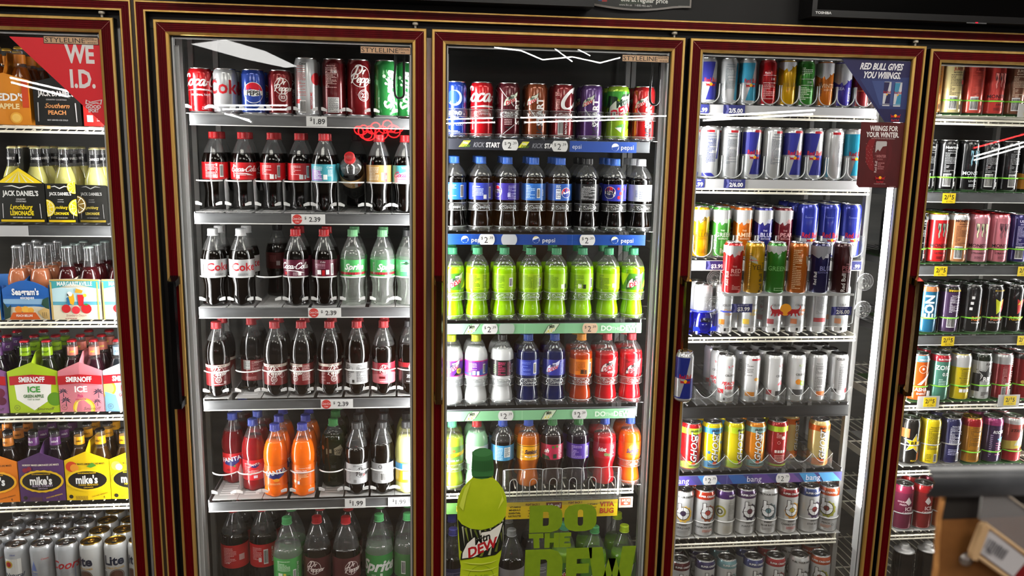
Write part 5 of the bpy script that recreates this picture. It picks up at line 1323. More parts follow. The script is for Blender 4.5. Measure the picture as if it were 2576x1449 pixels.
# ------------------------------------------------------------------ six-pack cartons
def carton(x0, x1, base, hf, peak, hand, body, art, label, depth=.19, arch=False, flap=None, side=None, fold=.003):
    w, cx = x1 - x0, (x0 + x1) / 2
    t = thing('drink_carton', label, 'carton', (cx, .105, Z0 + base), 'six-pack cartons in the beer cooler')
    bm = pm(body, .45)
    m = MB()
    if arch:
        top = [(-w / 2 + w * i / 10, hf - .012 + (peak - hf + .012) * math.sin(math.pi * i / 10)) for i in range(11)]
    else:
        top = [(-w / 2, hf), (0, peak), (w / 2, hf)]
    half = len(top) // 2
    for seg in (top[:half + 1], top[half:]):
        P = [(seg[0][0], 0)] + seg + [(seg[-1][0], 0)]
        n = len(P)
        yo = lambda x: -fold * (1 - abs(x) / (w / 2))
        v = [(x, yo(x), z) for x, z in P] + [(x, yo(x) + .0012, z) for x, z in P]
        m.add(v, [tuple(range(n)), tuple(range(2 * n - 1, n - 1, -1))] + [(i, n + i, n + (i + 1) % n, (i + 1) % n) for i in range(n)], bm)
    obj('front_panel', m, t)
    m = MB()
    sm = pm(side or body, .5)
    for sx in (-w / 2, w / 2 - .0012):
        m.prism([(.0013, 0), (.0013, hf), (depth * .45, hf * .72), (depth * .55, hf * .72), (depth, hf), (depth, 0)], sx, sx + .0012, sm, 'x')
    m.box(-w / 2 + .0013, w / 2 - .0013, depth - .0012, depth, 0, hf, sm)
    m.box(-w / 2 + .0013, w / 2 - .0013, .0013, depth - .0013, 0, .0012, sm)
    obj('side_panel', m, t)
    if hand:
        m = MB()
        fm = pm(flap or body, .45)
        a, b = .002, depth - .01
        m.prism([(a, .005), (a, peak), (a + .03, hand), (b - .03, hand), (b, peak), (b, .005)], -.0008, .0008, fm, 'x')
        obj('carry_handle', m, t)
    obj('artwork_print', flat(art, -.0004, fold=lambda x: -fold * max(0, 1 - abs(x) / (w / 2)) - .0002, clip=w * 500 - .2), t)
    return cx, w

def pack(cx, base, key, rows=3, col='', dy=.036, cols=(-1, 1), sh=''):
    for k in range(rows):
        for d in cols:
            lab = '%s in %s, %s, %s row' % (BOT[key]['look'], col, 'handle side' if d < 0 else 'hinge side' if d > 0 else 'single file', ('front', 'middle', 'rear')[k])
            put_bottle(key, lab, (cx + d * .0296, .105 + dy + k * .062, Z0 + base + .0016), random.uniform(-25, 25), 'long-necks in the beer cooler', 'beer_bottle')

B1, B2, B3, B4, B5 = [q[1] for q in SH['d1'][:5]]
c = carton(-1.196, -1.073, B1, .118, .135, .19, 'd8861c', [('R', -40, 52, 40, 116, '8a1f14'), ('T', 8, 72, 26, "REDD'S", WH, 'B'), ('T', 10, 48, 19, 'APPLE', 'f0d8a0', 'B'), ('D', 26, 18, 15, 'e8a83a'), ('D', 26, 18, 11, 'f0c060'), ('R', 52, 80, 16, 70, 'c9441c')], 'orange apple carton, top shelf of beer cooler', flap='c9781c')
pack(c[0], B1, 'b_amb', 3, 'orange apple carton')
c = carton(-1.063, -.945, B1, .113, .128, .15, '141414', [('T', 0, 92, 16, 'JACK', WH, 'Bcr14'), ('T', 0, 84, 19, "JACK DANIEL'S", WH, 'Bc'), ('T', 0, 68, 5, 'COUNTRY COCKTAILS', 'c9c9c9', 'b'), ('T', 0, 52, 17, 'Southern', 'd8945a', 'bi'), ('T', 0, 34, 15, 'PEACH', 'd8945a', 'B'), ('T', 0, 14, 5, 'BEST SERVED ICE COLD', 'c9c9c9', 'b'), ('P', [(-50, 10), (-48, 10), (-46, 60), (-49, 60)], 'b9b9b9'), ('P', [(50, 10), (48, 10), (46, 60), (49, 60)], 'b9b9b9')][1:], 'black peach cocktail carton, top shelf of beer cooler', flap='c8502a')
carton(-.938, -.85, B1, .1, .104, 0, 'b8221f', [('R', -27, 20, 16, 18, 'e0d8d8'), ('L', 6, 22, 30, 20, 4, 'e8c0b8'), ('T', 4, 70, 16, 'GOOD', WH, 'B')], 'plain red carton half hidden by the red corner sticker')
def jd(k=1.0, dim=False):  # dim paints the third carton's shade into its print colours
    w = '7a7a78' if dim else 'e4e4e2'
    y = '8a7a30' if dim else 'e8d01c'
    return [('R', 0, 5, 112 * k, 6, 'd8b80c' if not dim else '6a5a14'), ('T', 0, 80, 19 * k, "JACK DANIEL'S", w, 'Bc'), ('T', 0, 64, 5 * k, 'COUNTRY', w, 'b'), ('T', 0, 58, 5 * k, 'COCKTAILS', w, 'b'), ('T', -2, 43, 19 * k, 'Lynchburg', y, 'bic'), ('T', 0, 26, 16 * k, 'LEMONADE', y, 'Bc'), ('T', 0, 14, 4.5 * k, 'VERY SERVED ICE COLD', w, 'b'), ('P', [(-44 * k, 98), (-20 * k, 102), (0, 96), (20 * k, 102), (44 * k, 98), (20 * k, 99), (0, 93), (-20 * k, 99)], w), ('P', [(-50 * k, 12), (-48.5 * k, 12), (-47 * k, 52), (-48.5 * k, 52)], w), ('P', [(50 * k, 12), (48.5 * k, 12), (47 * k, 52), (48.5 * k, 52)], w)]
def lemon(s, z, r, tone='f0d41c'):
    o = [('D', s, z, r, tone), ('D', s, z, r * .9, 'f2ecd0'), ('D', s, z, r * .82, tone)]
    return o + [('P', [(s, z), (s + r * .84 * math.cos(a - .05), z + r * .84 * math.sin(a - .05)), (s + r * .84 * math.cos(a + .05), z + r * .84 * math.sin(a + .05))], 'f2ecd0') for a in [math.pi * i / 4 + .2 for i in range(8)]]
c = carton(-1.176, -1.054, B2, .108, .15, .203, '151512', [('P', [(-58, 108), (0, 149), (58, 108)], 'f0d41c')] + [('P', [(0, 140), (a - 2, 110), (a + 2, 110)], 'd8d4c0') for a in (-36, -18, 0, 18, 36)] + jd(), 'black lemonade carton with yellow gable, nearest on second beer shelf', flap='1a1a16')
pack(c[0], B2, 'b_jd', 3, 'yellow-gabled lemonade carton')
c = carton(-1.051, -.972, B2, .107, .108, 0, '161612', lemon(-41, 40, 24) + lemon(42, 42, 24) + lemon(36, 98, 18) + jd(.62) + [('R', -28, 98, 9, 9, 'd8b81c')], 'black lemonade carton side with lemon slices, middle of second beer shelf')
pack(c[0] , B2, 'b_jd', 3, 'lemon-slice carton', cols=(0,))
c = carton(-.970, -.893, B2, .104, .105, 0, '100f0d', lemon(-41, 50, 26, '6a5010') + jd(.6, True), 'shaded lemonade carton nearest the post on second beer shelf')  # shade painted into this carton's body, lemon and print colours
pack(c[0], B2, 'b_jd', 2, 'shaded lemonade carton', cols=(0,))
def sea():
    return [('P', [(-60, 0), (60, 0), (60, 40), (-60, 40)], 'd8d0b8'), ('P', [(-60, 38), (60, 38), (60, 62), (-60, 62)], '8ab4d8'), ('P', [(-60, 36), (20, 40), (60, 34), (60, 44), (-60, 46)], '2a6aa8'), ('P', [(-60, 60), (60, 60), (60, 66), (20, 68), (-30, 66), (-60, 70)], '1f5fae'), ('T', 0, 80, 25, "Seagram's", WH, 'Bc'), ('T', 4, 64, 12, 'escapes', WH, 'b'), ('P', [(-60, 0), (-44, 8), (-40, 44), (-50, 34), (-60, 52)], '1f3a30'), ('P', [(60, 66), (44, 58), (40, 44), (50, 34), (60, 30)], '24483a'), ('P', [(44, 4), (30, 24), (46, 34), (60, 30), (60, 0)], 'c9a86a')] + [('D', 42 + 5 * (i % 3), 8 + 4 * (i // 3), 1.2, '3a2c18') for i in range(12)] + [('D', -20, 30, 10, 'e08a2a'), ('D', -2, 30, 10, 'f0b84a'), ('D', 12, 28, 8, 'e8a83a'), ('P', [(-46, 2), (-36, 22), (24, 22), (36, 2)], 'cc5a1c'), ('T', -6, 13, 9, 'PEACH BELLINI', WH, 'bc')]
carton(-1.318, -1.192, B3, .1, .112, 0, '1f6ab4', sea(), 'blue beach carton cut off by the photo edge, third beer shelf', arch=True)
c = carton(-1.187, -1.064, B3, .1, .112, .12, '1f5fae', sea(), 'blue beach carton with arched top, third beer shelf', arch=True, fold=.001)
pack(c[0], B3, 'b_sea', 3, 'blue beach carton')
def marg():
    return [('P', [(-66, 0), (66, 0), (66, 50), (-66, 50)], 'e4dcc4'), ('P', [(-66, 42), (66, 42), (66, 52), (-66, 52)], '5aa0b4'), ('P', [(-66, 52), (66, 52), (66, 92), (-66, 92)], 'b8d8e0'), ('P', [(-66, 88), (0, 102), (66, 88), (66, 112), (0, 116), (-66, 112)], '3f9aa0'), ('T', 0, 103, 16.5, 'MARGARITAVILLE', WH, 'bc'), ('T', 0, 90, 5.5, 'TROPICAL PUNCH', WH), ('R', -63, 54, 4, 108, 'c9a85a'), ('R', 60, 54, 4, 108, 'c9a85a'), ('R', 0, 113, 130, 4, 'c9a85a'), ('P', [(-16, 46), (-20, 62), (-12, 78), (-4, 74), (-2, 56), (-6, 42)], 'e0a81c'), ('D', -14, 74, 7, 'e8e8e4'), ('P', [(-22, 70), (-20, 76), (-16, 68)], '1a1a1a'), ('P', [(-20, 40), (-24, 62), (-18, 66), (-14, 44)], '2a6a9a'), ('P', [(8, 40), (6, 72), (24, 72), (20, 40)], 'c8242a'), ('P', [(0, 78), (4, 90), (22, 84), (18, 76)], 'e8a02a'), ('D', 26, 70, 5, 'f0c83a'), ('D', -26, 32, 12, 'c01f24'), ('D', 0, 28, 11, 'd0303a'), ('D', 28, 32, 14, 'c01f24'), ('D', 28, 44, 5, '3a8a3a', .5), ('T', 0, 13, 9.5, 'Strawberry Daiquiri', '8a2a2a', 'ic'), ('L', 0, 4, 60, 4, 1, 'a85a5a')]
c = carton(-1.061, -.927, B3, .115, .117, .12, 'e0d8c0', marg(), 'teal parrot carton shown whole, third beer shelf', fold=.001)
pack(c[0], B3, 'b_mar', 3, 'whole teal parrot carton')
c = carton(-.922, -.79, B3, .115, .117, .12, 'e0d8c0', marg(), 'teal parrot carton cut off by the door frame, third beer shelf', fold=.001)
pack(c[0], B3, 'b_mar', 3, 'half-hidden parrot carton')
def palm(s, z, k, col='232c40'):
    o = [('P', [(s - k * .06, z - k), (s + k * .08, z - k), (s + k * .03, z), (s - k * .03, z)], col)]
    for a in (-20, 15, 50, 90, 130, 165, 200):
        c, d = math.cos(math.radians(a)), math.sin(math.radians(a))
        o.append(('P', [(s, z), (s + c * k * .4 - d * k * .12, z + d * k * .4 + c * k * .12), (s + c * k * .85, z + d * k * .85 - k * .22), (s + c * k * .4 + d * k * .08, z + d * k * .4 - c * k * .08)], col))
    return o
def smir(body, ice, fl, f1, f2, fruit, shield):
    o = [('P', [(-60, 0), (-60, 92), (60, 92), (60, 0)], body)]
    if shield:
        o += [('P', [(-50, 92), (50, 92), (46, 40), (0, 8), (-46, 40)], 'eeece6')]
    o += fruit
    return o + [('P', [(-62, 82), (0, 88), (62, 82), (62, 108), (0, 114), (-62, 108)], 'b3141f'), ('T', -2, 99, 21, 'SMIRNOFF', WH, 'Bc'), ('T', 2, 70, 24, 'ICE', ice, 'B'), ('T', 0, 50, 12.5, f1, fl, 'Bc'), ('T', 0, 40, 5.5, f2, fl, 'b'), ('O', -46, 16, 8, 7, '5a5a3a'), ('T', -46, 16, 7, '21', '4a4a3a', 'b'), ('T', 28, 12, 13, 'Smirnoff', '4a3a3a', 'i'), ('L', -10, 2.5, 90, 2.5, 1, '6a6a4a')]
cc = [(-1.325, -1.197, '8a5a90', 'f0f0f0', 'f0f0f0', 'GRAPE', 'CRISP', [('D', 44, 60, 14, '6a1f3a'), ('D', 48, 36, 12, '5a1a34')], False, 'purple', 'b_smv', 'purple malt-drink carton cut off by photo edge, fourth beer shelf'),
      (-1.194, -1.059, 'a8c420', '3f9a3a', '3a6a2a', 'GREEN APPLE', 'TART & CRISP', [('D', 56, 40, 20, '5a8a1c')], True, 'lime-green', 'b_smg', 'lime-green carton with red banner, fourth beer shelf'),
      (-1.058, -.938, 'd8808c', 'f4f0f0', 'c0246a', 'Pink', 'LEMONADE', [('D', 6, 12, 30, 'e8c01c'), ('D', 6, 12, 26, 'f2dc6a'), ] + palm(-48, 62, 16) + palm(-42, 36, 18) + palm(48, 60, 18) + palm(44, 32, 14), False, 'pink', 'b_smp', 'pink lemonade carton with palms, fourth beer shelf'),
      (-.936, -.81, 'c9d4dc', 'c0202c', 'c0202c', 'ORIGINAL', 'CRISP', [('D', -54, 70, 26, 'e0a02a'), ('D', -54, 70, 20, 'f0c86a'), ('P', [(-60, 0), (-20, 0), (-30, 50), (-60, 60)], '6a9ac0')], False, 'white', 'b_smw', 'white carton with orange slice, fourth beer shelf')]
for x0, x1, body, ice, fl, f1, f2, fr, sh, nm, bk, lab in cc:
    c = carton(x0, x1, B4, .122, .149, .172, body, [('P', [(-60, 92), (-60, 121), (0, 148), (60, 121), (60, 92)], body)] + smir(body, ice, fl, f1, f2, fr, sh), lab, flap=body)
    pack(c[0], B4, bk, 3, nm + ' banner carton')
def mikes(body, rim, sub, fl, fruit):
    P = [(60 * math.cos(a), 62 + (33 + (2.2 if i % 2 else 0)) * math.sin(a)) for i, a in enumerate([2 * math.pi * i / 40 for i in range(40)])]
    return [('T', 0, 112, 7.5, "NOBODY MAKES LEMONADE LIKE MIKE'S", 'f0ead0' if body == '4e2f5e' else '2a1c10', 'bc')] + fruit + [('P', P, rim), ('D', 0, 62, 54, '15130f', .52), ('T', 0, 84, 5, 'MORE REFRESHING THAN EVER', rim, 'bc'), ('T', -2, 64, 34, "mike's", WH, 'Bc'), ('T', 2, 48, 8, fl, sub, 'b'), ('T', 2, 40, 5, 'LEMONADE', sub, 'b'), ('T', 32, 16, 5.5, 'COLD HARD REFRESHING', rim if body == '4e2f5e' else '5a3a10', 'bcr14'), ('D', -48, 12, 6, '2a2618'), ('L', -18, 8, 34, 12, 5, '6a4a1c'), ('T', 44, 9, 10, '6', '3a2a14', 'b')]
mm = [(-1.318, -1.190, 'dd7a1c', 'f0b02a', 'e8a04a', 'PEACH', [('D', -30, 100, 12, 'e8a050')], 'orange', 'b_mko', 'orange carton with oval badge cut off by photo edge, fifth beer shelf'),
      (-1.187, -1.063, '4e2f5e', 'd8b01c', 'b8a8c8', 'BLACK CHERRY', [('D', -44, 96, 7, '8a1f34'), ('D', -32, 100, 7, '8a1f34')], 'purple', 'b_mkv', 'purple carton with oval badge, fifth beer shelf'),
      (-1.060, -.937, 'e8c20e', 'f0c81c', 'd8b01c', 'HARD MANGO', [('D', -42, 104, 16, 'c8401c'), ('D', -34, 100, 12, 'e0902a'), ('P', [(0, 104), (16, 116), (28, 106), (12, 100)], '4a8a2a')], 'mango-yellow', 'b_mky', 'yellow mango carton with oval badge, fifth beer shelf'),
      (-.935, -.81, 'e8c60e', 'f0d01c', 'd8b01c', 'HARD LEMON', [('D', -44, 104, 14, 'f0e04a'), ('D', -36, 100, 10, 'f4f0a0')], 'lemon-yellow', 'b_mky', 'yellow lemon carton cut off by the door frame, fifth beer shelf')]
for x0, x1, body, rim, sub, fl, fr, nm, bk, lab in mm:
    c = carton(x0, x1, B5, .123, .15, .172, body, mikes(body, rim, sub, fl, fr), lab, flap='1a1714' if nm == 'orange' else body)
    pack(c[0], B5, bk, 3, nm + ' badge carton')

# ------------------------------------------------------------------ shelf fittings
def arc(r, z, a0, a1, n=14, cy=0.0):
    return [(r * math.sin(math.radians(a0 + (a1 - a0) * i / n)), cy - r * math.cos(math.radians(a0 + (a1 - a0) * i / n)), z) for i in range(n + 1)]
def strip_arc(mb, r, z0, z1, mat, a0=-90, a1=90, th=.0012, n=16):
    mb.lathe([(r, z0), (r, z1), (r + th, z1), (r + th, z0), (r, z0)], mat, n, a0=a0, a1=a1)

# frosted bottle glides in the cola cooler
def glide_meshes(ringz):
    m = MB()
    m.box(-.0358, .0358, .0, .34, -.0004, .0022, FROST)
    for i in range(8):
        m.box(-.022, .022, .03 + i * .016, .038 + i * .016, .0015, .0023, FROSTS)
    base = m.mesh('base_plate')
    m = MB()
    m.tube(arc(.0388, ringz, -66, 66, 16), .0022, FROSTS, 6)
    ring = m.mesh('retaining_ring')
    m = MB()
    P = [(.012, .002), (.012, .012), (.006, .026), (.002, ringz * .6), (.0, ringz), (.034, ringz + .006), (.05, ringz * .78), (.07, ringz * .62), (.3, ringz * .5), (.3, .002)]
    m.prism(P, .0363, .0369, FROST, 'x')
    side = m.mesh('side_wall')
    m = MB()
    for s in (-1, 1):
        m.prism([(s * .0362, .020), (s * .019, .017), (s * .0185, .023), (s * .03, .029), (s * .0362, .029)][::s], -.0375, -.0345, FROSTS)
    tab = m.mesh('front_tab')
    return [('base_plate', base), ('retaining_ring', ring), ('side_wall', side), ('front_tab', tab)]
G_HI, G_LO = glide_meshes(.086), glide_meshes(.078)
GX = {2: [-.62, -.54, -.4585, -.379, -.304, -.2265, -.149, -.0745], 3: [-.622, -.544, -.466, -.39, -.309, -.227, -.141, -.067], 4: [-.624, -.534, -.458, -.381, -.299, -.219, -.14, -.063], 5: [-.614, -.541, -.467, -.386, -.300, -.224, -.146, -.073]}
for s, xs in GX.items():
    for i, x in enumerate(xs):
        t = thing('bottle_glide', 'frosted bottle glide with a curved ring, %s from handle, %s' % (ORD[i], lanes('d2', s)), 'glide', (x, .1395, Z0 + SH['d2'][s - 1][1]), 'bottle glides on the ' + lanes('d2', s))
        for n, me in (G_HI if s in (2, 3) else G_LO):
            if n == 'base_plate':
                o = obj(n, me, t)
                o.location.z = -.0024
                o.location.y = -.036
            else:
                obj(n, me, t)
# low wedge feet under the top row of cans
for i, x in enumerate([-.637, -.57, -.494, -.421, -.348, -.272, -.203, -.127]):
    t = thing('can_glide', 'low frosted can glide with wedge feet, %s from handle, %s' % (ORD[i], lanes('d2', 1)), 'glide', (x, .1395, Z0 + SH['d2'][0][1]), 'low glides on the ' + lanes('d2', 1))
    for n, me in G_LO:
        if n == 'base_plate':
            o = obj(n, me, t)
            o.location = (0, -.036, -.0024)
            o.scale.x = .92
        elif n == 'front_tab':
            o = obj(n, me, t)
            o.location.z = -.006
            o.scale.x = .92
# clear lanes in the banner cooler
m = MB()
m.box(-.0375, .0375, -.036, .3, -.0024, -.0004, ACRYL)
L0 = m.mesh('base_plate')
def band_mesh(z0, z1, r=.0372):
    m = MB()
    strip_arc(m, r, z0, z1, ACRYL, -88, 88)
    m.tube(arc(r + .0006, z1, -88, 88, 14), .0008, ACRYLEDGE, 4)
    m.tube(arc(r + .0006, z0, -88, 88, 14), .0008, ACRYLEDGE, 4)
    return m.mesh('retaining_band')
L1, L1c = band_mesh(.058, .08), band_mesh(.05, .072, .0352)
m = MB()
strip_arc(m, .0372, .0, .011, ACRYL, -88, 88)
m.tube(arc(.0378, .011, -88, 88, 14), .0009, ACRYLEDGE, 4)
L2 = m.mesh('toe_guard')
EMB = wrapped([('O', -11, 69, 6, 5.4, 'b9bcbe'), ('P', [(-15, 72), (-7, 66), (-7.6, 65.4), (-15.6, 71.4)], 'b9bcbe'), ('T', 7, 69, 11, 'pepsi', 'b9bcbe')], lambda z: .0384, .3, 0, .0004, 'embossed_emblem')
for s, xs in {1: [.071, .146, .224, .305, .384, .469, .549, .627], 2: [.069, .147, .225, .304, .383, .466, .549, .628], 3: [.065, .14, .221, .301, .379, .459, .54, .617], 4: [.064, .139, .219, .299, .381, .465, .546, .623], 5: [.068, .144, .632]}.items():
    for i, x in enumerate(xs):
        nth = ORD[i] if not (s == 5 and i == 2) else 'eighth'
        t = thing('clear_lane', 'clear lane, embossed band, %s from handle, %s' % (nth, lanes('d3', s)), 'lane', (x, .14, Z0 + SH['d3'][s - 1][1]), 'clear lanes on the ' + lanes('d3', s))
        obj('base_plate', L0, t)
        bnd = obj('retaining_band', L1, t)
        obj('embossed_emblem', EMB, bnd)
        obj('toe_guard', L2, t)
# hooped glides: white in the slim-can cooler, green in the energy cooler
def hoop_mesh(mat, r=.0348):
    m = MB()
    m.lathe([(r - .001, -.0022), (r + .0006, -.0022), (r + .0009, .0004), (r + .0002, .0022), (r - .001, .0018), (r - .001, -.0022)], mat, 26, a0=-74, a1=74)
    return m.mesh('hoop')
HW, HG, HC = hoop_mesh(FROSTS), hoop_mesh(HOOP), hoop_mesh(ACRYLEDGE)
m = MB()
m.box(-.034, .034, -.034, .3, -.0024, -.0004, FROST)
HB = m.mesh('base_plate')
m = MB()
m.box(-.034, .034, -.034, .3, -.0024, -.0004, pm('2f5a2a', .5))
HBG = m.mesh('base_plate')
m = MB()
for s in (-1, 1):
    m.box(s * .0339 - .0004, s * .0339 + .0004, -.0105, -.0075, -.002, .05, FROST)
HP = m.mesh('hoop_post')
for b, s, xs, hoop, base, hz, nm in (
        ('d4', 7, [.821, .892, .961, 1.032, 1.106, 1.178, 1.252, 1.32], HW, HB, .05, 'white'),
        ('d5', 1, [1.595, 1.665, 1.734, 1.803, 1.872], HG, HBG, .042, 'lime-green'),
        ('d5', 2, [1.535, 1.604, 1.675, 1.744, 1.813, 1.882], HG, HBG, .042, 'lime-green'),
        ('d5', 3, [1.53, 1.6, 1.67, 1.74, 1.809, 1.879], HG, HBG, .045, 'lime-green'),
        ('d5', 4, [1.593, 1.668, 1.744, 1.818, 1.890], HG, HBG, .05, 'lime-green'),
        ('d5', 5, [1.588, 1.662, 1.735, 1.808, 1.882, 1.956], HG, HBG, .05, 'lime-green'),
        ('d5', 6, [1.802, 1.876, 1.95], HG, HBG, .04, 'lime-green'),
        ('d5', 6, [1.582, 1.655, 1.728], HC, HB, .07, 'clear'),
        ('d5', 7, [1.585, 1.655, 1.725], HC, HB, .06, 'clear')):
    for i, x in enumerate(xs):
        t = thing('can_glide', '%s hoop glide, %s %s hoop from handle, %s' % (nm, ORD[i], nm, lanes(b, s)), 'glide', (x, .14, Z0 + SH[b][s - 1][1]), '%s hoop glides on the %s' % (nm, lanes(b, s)))
        obj('base_plate', base, t)
        o = obj('hoop', hoop, t)
        o.location.z = hz
        o = obj('hoop_post', HP, t)
        o.scale.z = hz / .05
# clear U-shaped stops before the slim cans
def stop_mesh(h, hw):
    m = MB()
    P = [(hw, -.003, h)] + [(hw, -.003, .03)]
    P = [(-hw, -.003, h), (-hw, -.003, h * .6), (-hw, -.003, .03)] + [(-hw * math.cos(a), -.003, .03 - .026 * math.sin(a)) for a in [math.pi * k / 10 for k in range(1, 10)]] + [(hw, -.003, .03), (hw, -.003, h * .6), (hw, -.003, h)]
    m.tube(P, .0016, ACRYLEDGE, 6)
    rim = m.mesh('stop_rim')
    m = MB()
    for s in (-1, 1):
        m.box(s * (hw + .0018) - .0006, s * (hw + .0018) + .0006, -.003, .05, .0, h, ACRYL)
    m.box(-hw, hw, -.004, .055, -.002, -.0004, ACRYL)
    return [('stop_rim', rim), ('side_wall', m.mesh('side_wall'))]
U8, U12, U16 = stop_mesh(.06, .0272), stop_mesh(.07, .0292), stop_mesh(.07, .0333)
for s, xs, me in ((1, [.815, .879, .937, .999, 1.06, 1.117, 1.178, 1.235, 1.294], U8), (2, [.834, .899, .965, 1.031, 1.096, 1.161, 1.226, 1.291], U12), (3, [.755, .819, .886, .955, 1.021, 1.162, 1.232, 1.302], U12)):
    for i, x in enumerate(xs):
        t = thing('can_stop', 'clear rounded stop holding back a can, %s from handle, %s' % (ORD[i], lanes('d4', s)), 'can stop', (x, .104, Z0 + SH['d4'][s - 1][1]), 'clear stops on the ' + lanes('d4', s))
        for n, mesh in (U16 if s == 3 and x > 1.1 else me):
            obj(n, mesh, t)
# scooped clear bins for the white cans and the painted cans
def bin_mesh(w):
    m = MB()
    top = [(-w / 2 + w * k / 12, .05 - .028 * math.sin(math.pi * k / 12)) for k in range(13)]
    m.prism([(-w / 2, 0)] + top + [(w / 2, 0)], -.0345, -.0333, ACRYL)
    fr = m.mesh('front_lip')
    m = MB()
    m.tube([(x, -.0339, z) for x, z in top], .001, ACRYLEDGE, 5)
    ed = m.mesh('lip_edge')
    m = MB()
    for s in (-1, 1):
        m.prism([(-.0335, 0), (-.0335, .05), (.02, .06), (.3, .03), (.3, 0)], s * w / 2 - .0005, s * w / 2 + .0005, ACRYL, 'x')
    return [('front_lip', fr), ('lip_edge', ed), ('side_wall', m.mesh('side_wall'))]
for s, xs, me in ((5, [.862, .934, 1.015, 1.09, 1.166, 1.238, 1.309], bin_mesh(.066)), (6, [.833, .903, .976, 1.048, 1.122, 1.194, 1.266], bin_mesh(.069))):
    for i, x in enumerate(xs):
        t = thing('can_bin', 'clear scooped bin, %s from handle, %s' % (ORD[i], lanes('d4', s)), 'bin', (x, .138, Z0 + SH['d4'][s - 1][1]), 'clear bins on the ' + lanes('d4', s))
        for n, mesh in me:
            o = obj(n, mesh, t)
            if n == 'lip_edge':
                pass
# blue translucent glide beside the handle on the fourth slim-can shelf
t = thing('bottle_glide', 'blue see-through glide with a ring, handle end of fourth slim-can shelf', 'glide', (.845, .14, Z0 - .870))
BLUEP = clear('blue_plastic', (.05, .08, .75), .1, 1.5, .0, 1.4)
BLUES = pm('1c2fb0', .3)
m = MB()
m.lathe([(.0385, .0), (.039, .07), (.0398, .07), (.0395, 0)], BLUEP, 20, a0=-72, a1=72)
m.prism([(-.075, 0), (-.037, 0), (-.037, .07), (-.075, .07)], -.03, -.029, BLUEP)
obj('front_shell', m, t)
m = MB()
m.tube(arc(.0392, .074, -75, 75, 16), .0026, BLUES, 6)
m.tube([(-.11, -.012, .072), (-.075, -.03, .074), (-.038, -.004, .074)], .0028, BLUES, 6)
m.tube([(.038, -.004, .074), (.056, -.037, .073), (.088, -.038, .072)], .0024, BLUES, 6)
obj('retaining_ring', m, t)
m = MB()
for s in (-1, 1):
    m.prism([(s * .036, .012), (s * .014, .012), (s * .02, .024), (s * .036, .026)][::s], -.036, -.031, BLUES)
obj('front_tab', m, t)

# ------------------------------------------------------------------ price tags and printed strips
def card(name, label, cat, x, z, w, h, col, art, y=.0985, group=None, rough=.5, scale=1.0, ry=0):
    t = thing(name, label, cat, (x, y, Z0 + z), group)
    m = MB()
    m.box(-w / 2, w / 2, -.0008, 0, -h / 2, h / 2, pm(col, rough))
    obj('card', m, t)
    if art:
        obj('artwork_print', flat(art, -.0008, rough), t)
    return t
def price(s='2.39'):
    return [('T', -15, 6, 13, '$', '3a3a3c', 'b'), ('T', 6, 0, 21, s, '3a3a3c', 'b')]
card('price_tag', 'white price card reading 1.89 below the short cans', 'price tag', -.318, -.2475, .056, .027, 'd2d2d2', price('1.89'), .0975, 'price tags')
for s, x, nm in ((2, -.347, 'between teal-label bottle and empty glide'), (3, -.307, 'under the plum-label bottles'), (4, -.277, 'under the half-slogan cola bottle')):
    z = SH['d2'][s - 1][0] - .015
    card('price_tag', 'white card with red disc and 2.39, %s' % nm, 'price tag', x, z, .094, .029, 'dadada', [('D', -31, 0, 14, 'c23a34'), ('T', -31, 2, 9, 'Coca-Cola', WH, 'ic'), ('T', -31, -7, 4.5, '2 liter', WH, 'b'), ('T', -8, 4, 11, '$', '3a3a3c', 'b'), ('T', 18, 0, 19, '2.39', '3a3a3c', 'b')], .0975, 'price tags')
for x, nm in ((-.228, 'under the white-label cola bottle'), (-.098, 'under the pale lemonade bottle')):
    card('price_tag', 'white price card reading 1.99 %s' % nm, 'price tag', x, -1.387, .062, .03, 'dcdcdc', price('1.99'), .0975, 'price tags')
def strip(x0, x1, z, col, art, label, h=.031, y=.0985, cols=None):
    return card('shelf_banner', label, 'banner', (x0 + x1) / 2, z, x1 - x0, h, col, [tuple(e) for e in art], y, 'printed strips on the shelf fronts', .4)
def roundtag(x, z, s, label, y=.097, col='d8d8d8'):
    t = thing('price_tag', label, 'price tag', (x, y, Z0 + z), 'round price tags')
    m = MB()
    P = [(.0235 * math.cos(a), max(-.0152, min(.0152, .0235 * math.sin(a)))) for a in [2 * math.pi * i / 40 for i in range(40)]]
    m.prism(P, -.0006, 0, pm(col, .5))
    obj('card', m, t)
    if s:
        obj('artwork_print', flat([('T', -14, 4, 12, '$', '2a2a2c'), ('T', -2, -1.5, 25, s[0], '2a2a2c'), ('T', 12, 5, 11, '.' + s[1:], '2a2a2c')], -.0006), t)
    return t
Z1, Z2, Z3, Z4 = -.302, -.576, -.845, -1.117
def kst(s):
    return [('P', [(s - 36, -8), (s - 22, 10), (s - 2, 10), (s - 14, -6)], 'd8d83a'), ('T', s - 18, 4, 9, 'Mtn', 'e8e8d0', 'bi'), ('T', s - 16, -5, 10, 'DEW', '4a6a1c', 'Bi'), ('T', s + 20, -1, 19, 'KICK', '8a8c94', 'bic'), ('T', s + 62, -1, 19, 'START', WH, 'Bc')]
strip(.046, .400, Z1, '20222b', kst(-128 + 20) + kst(62), 'dark printed strip under the four upper cans nearest the handle')
strip(.401, .600, Z1 - .001, '2b4c9c', [('T', -78, 0, 18, 'epsi', 'd8dcec'), ('D', 36, 0, 11, 'dce0ea'), ('P', [(25, -1), (47, 3), (42, -9), (36, -11), (29, -9)], '2b4c9c'), ('T', 72, 0, 19, 'pepsi', WH)], 'blue printed strip under the upper lime can')
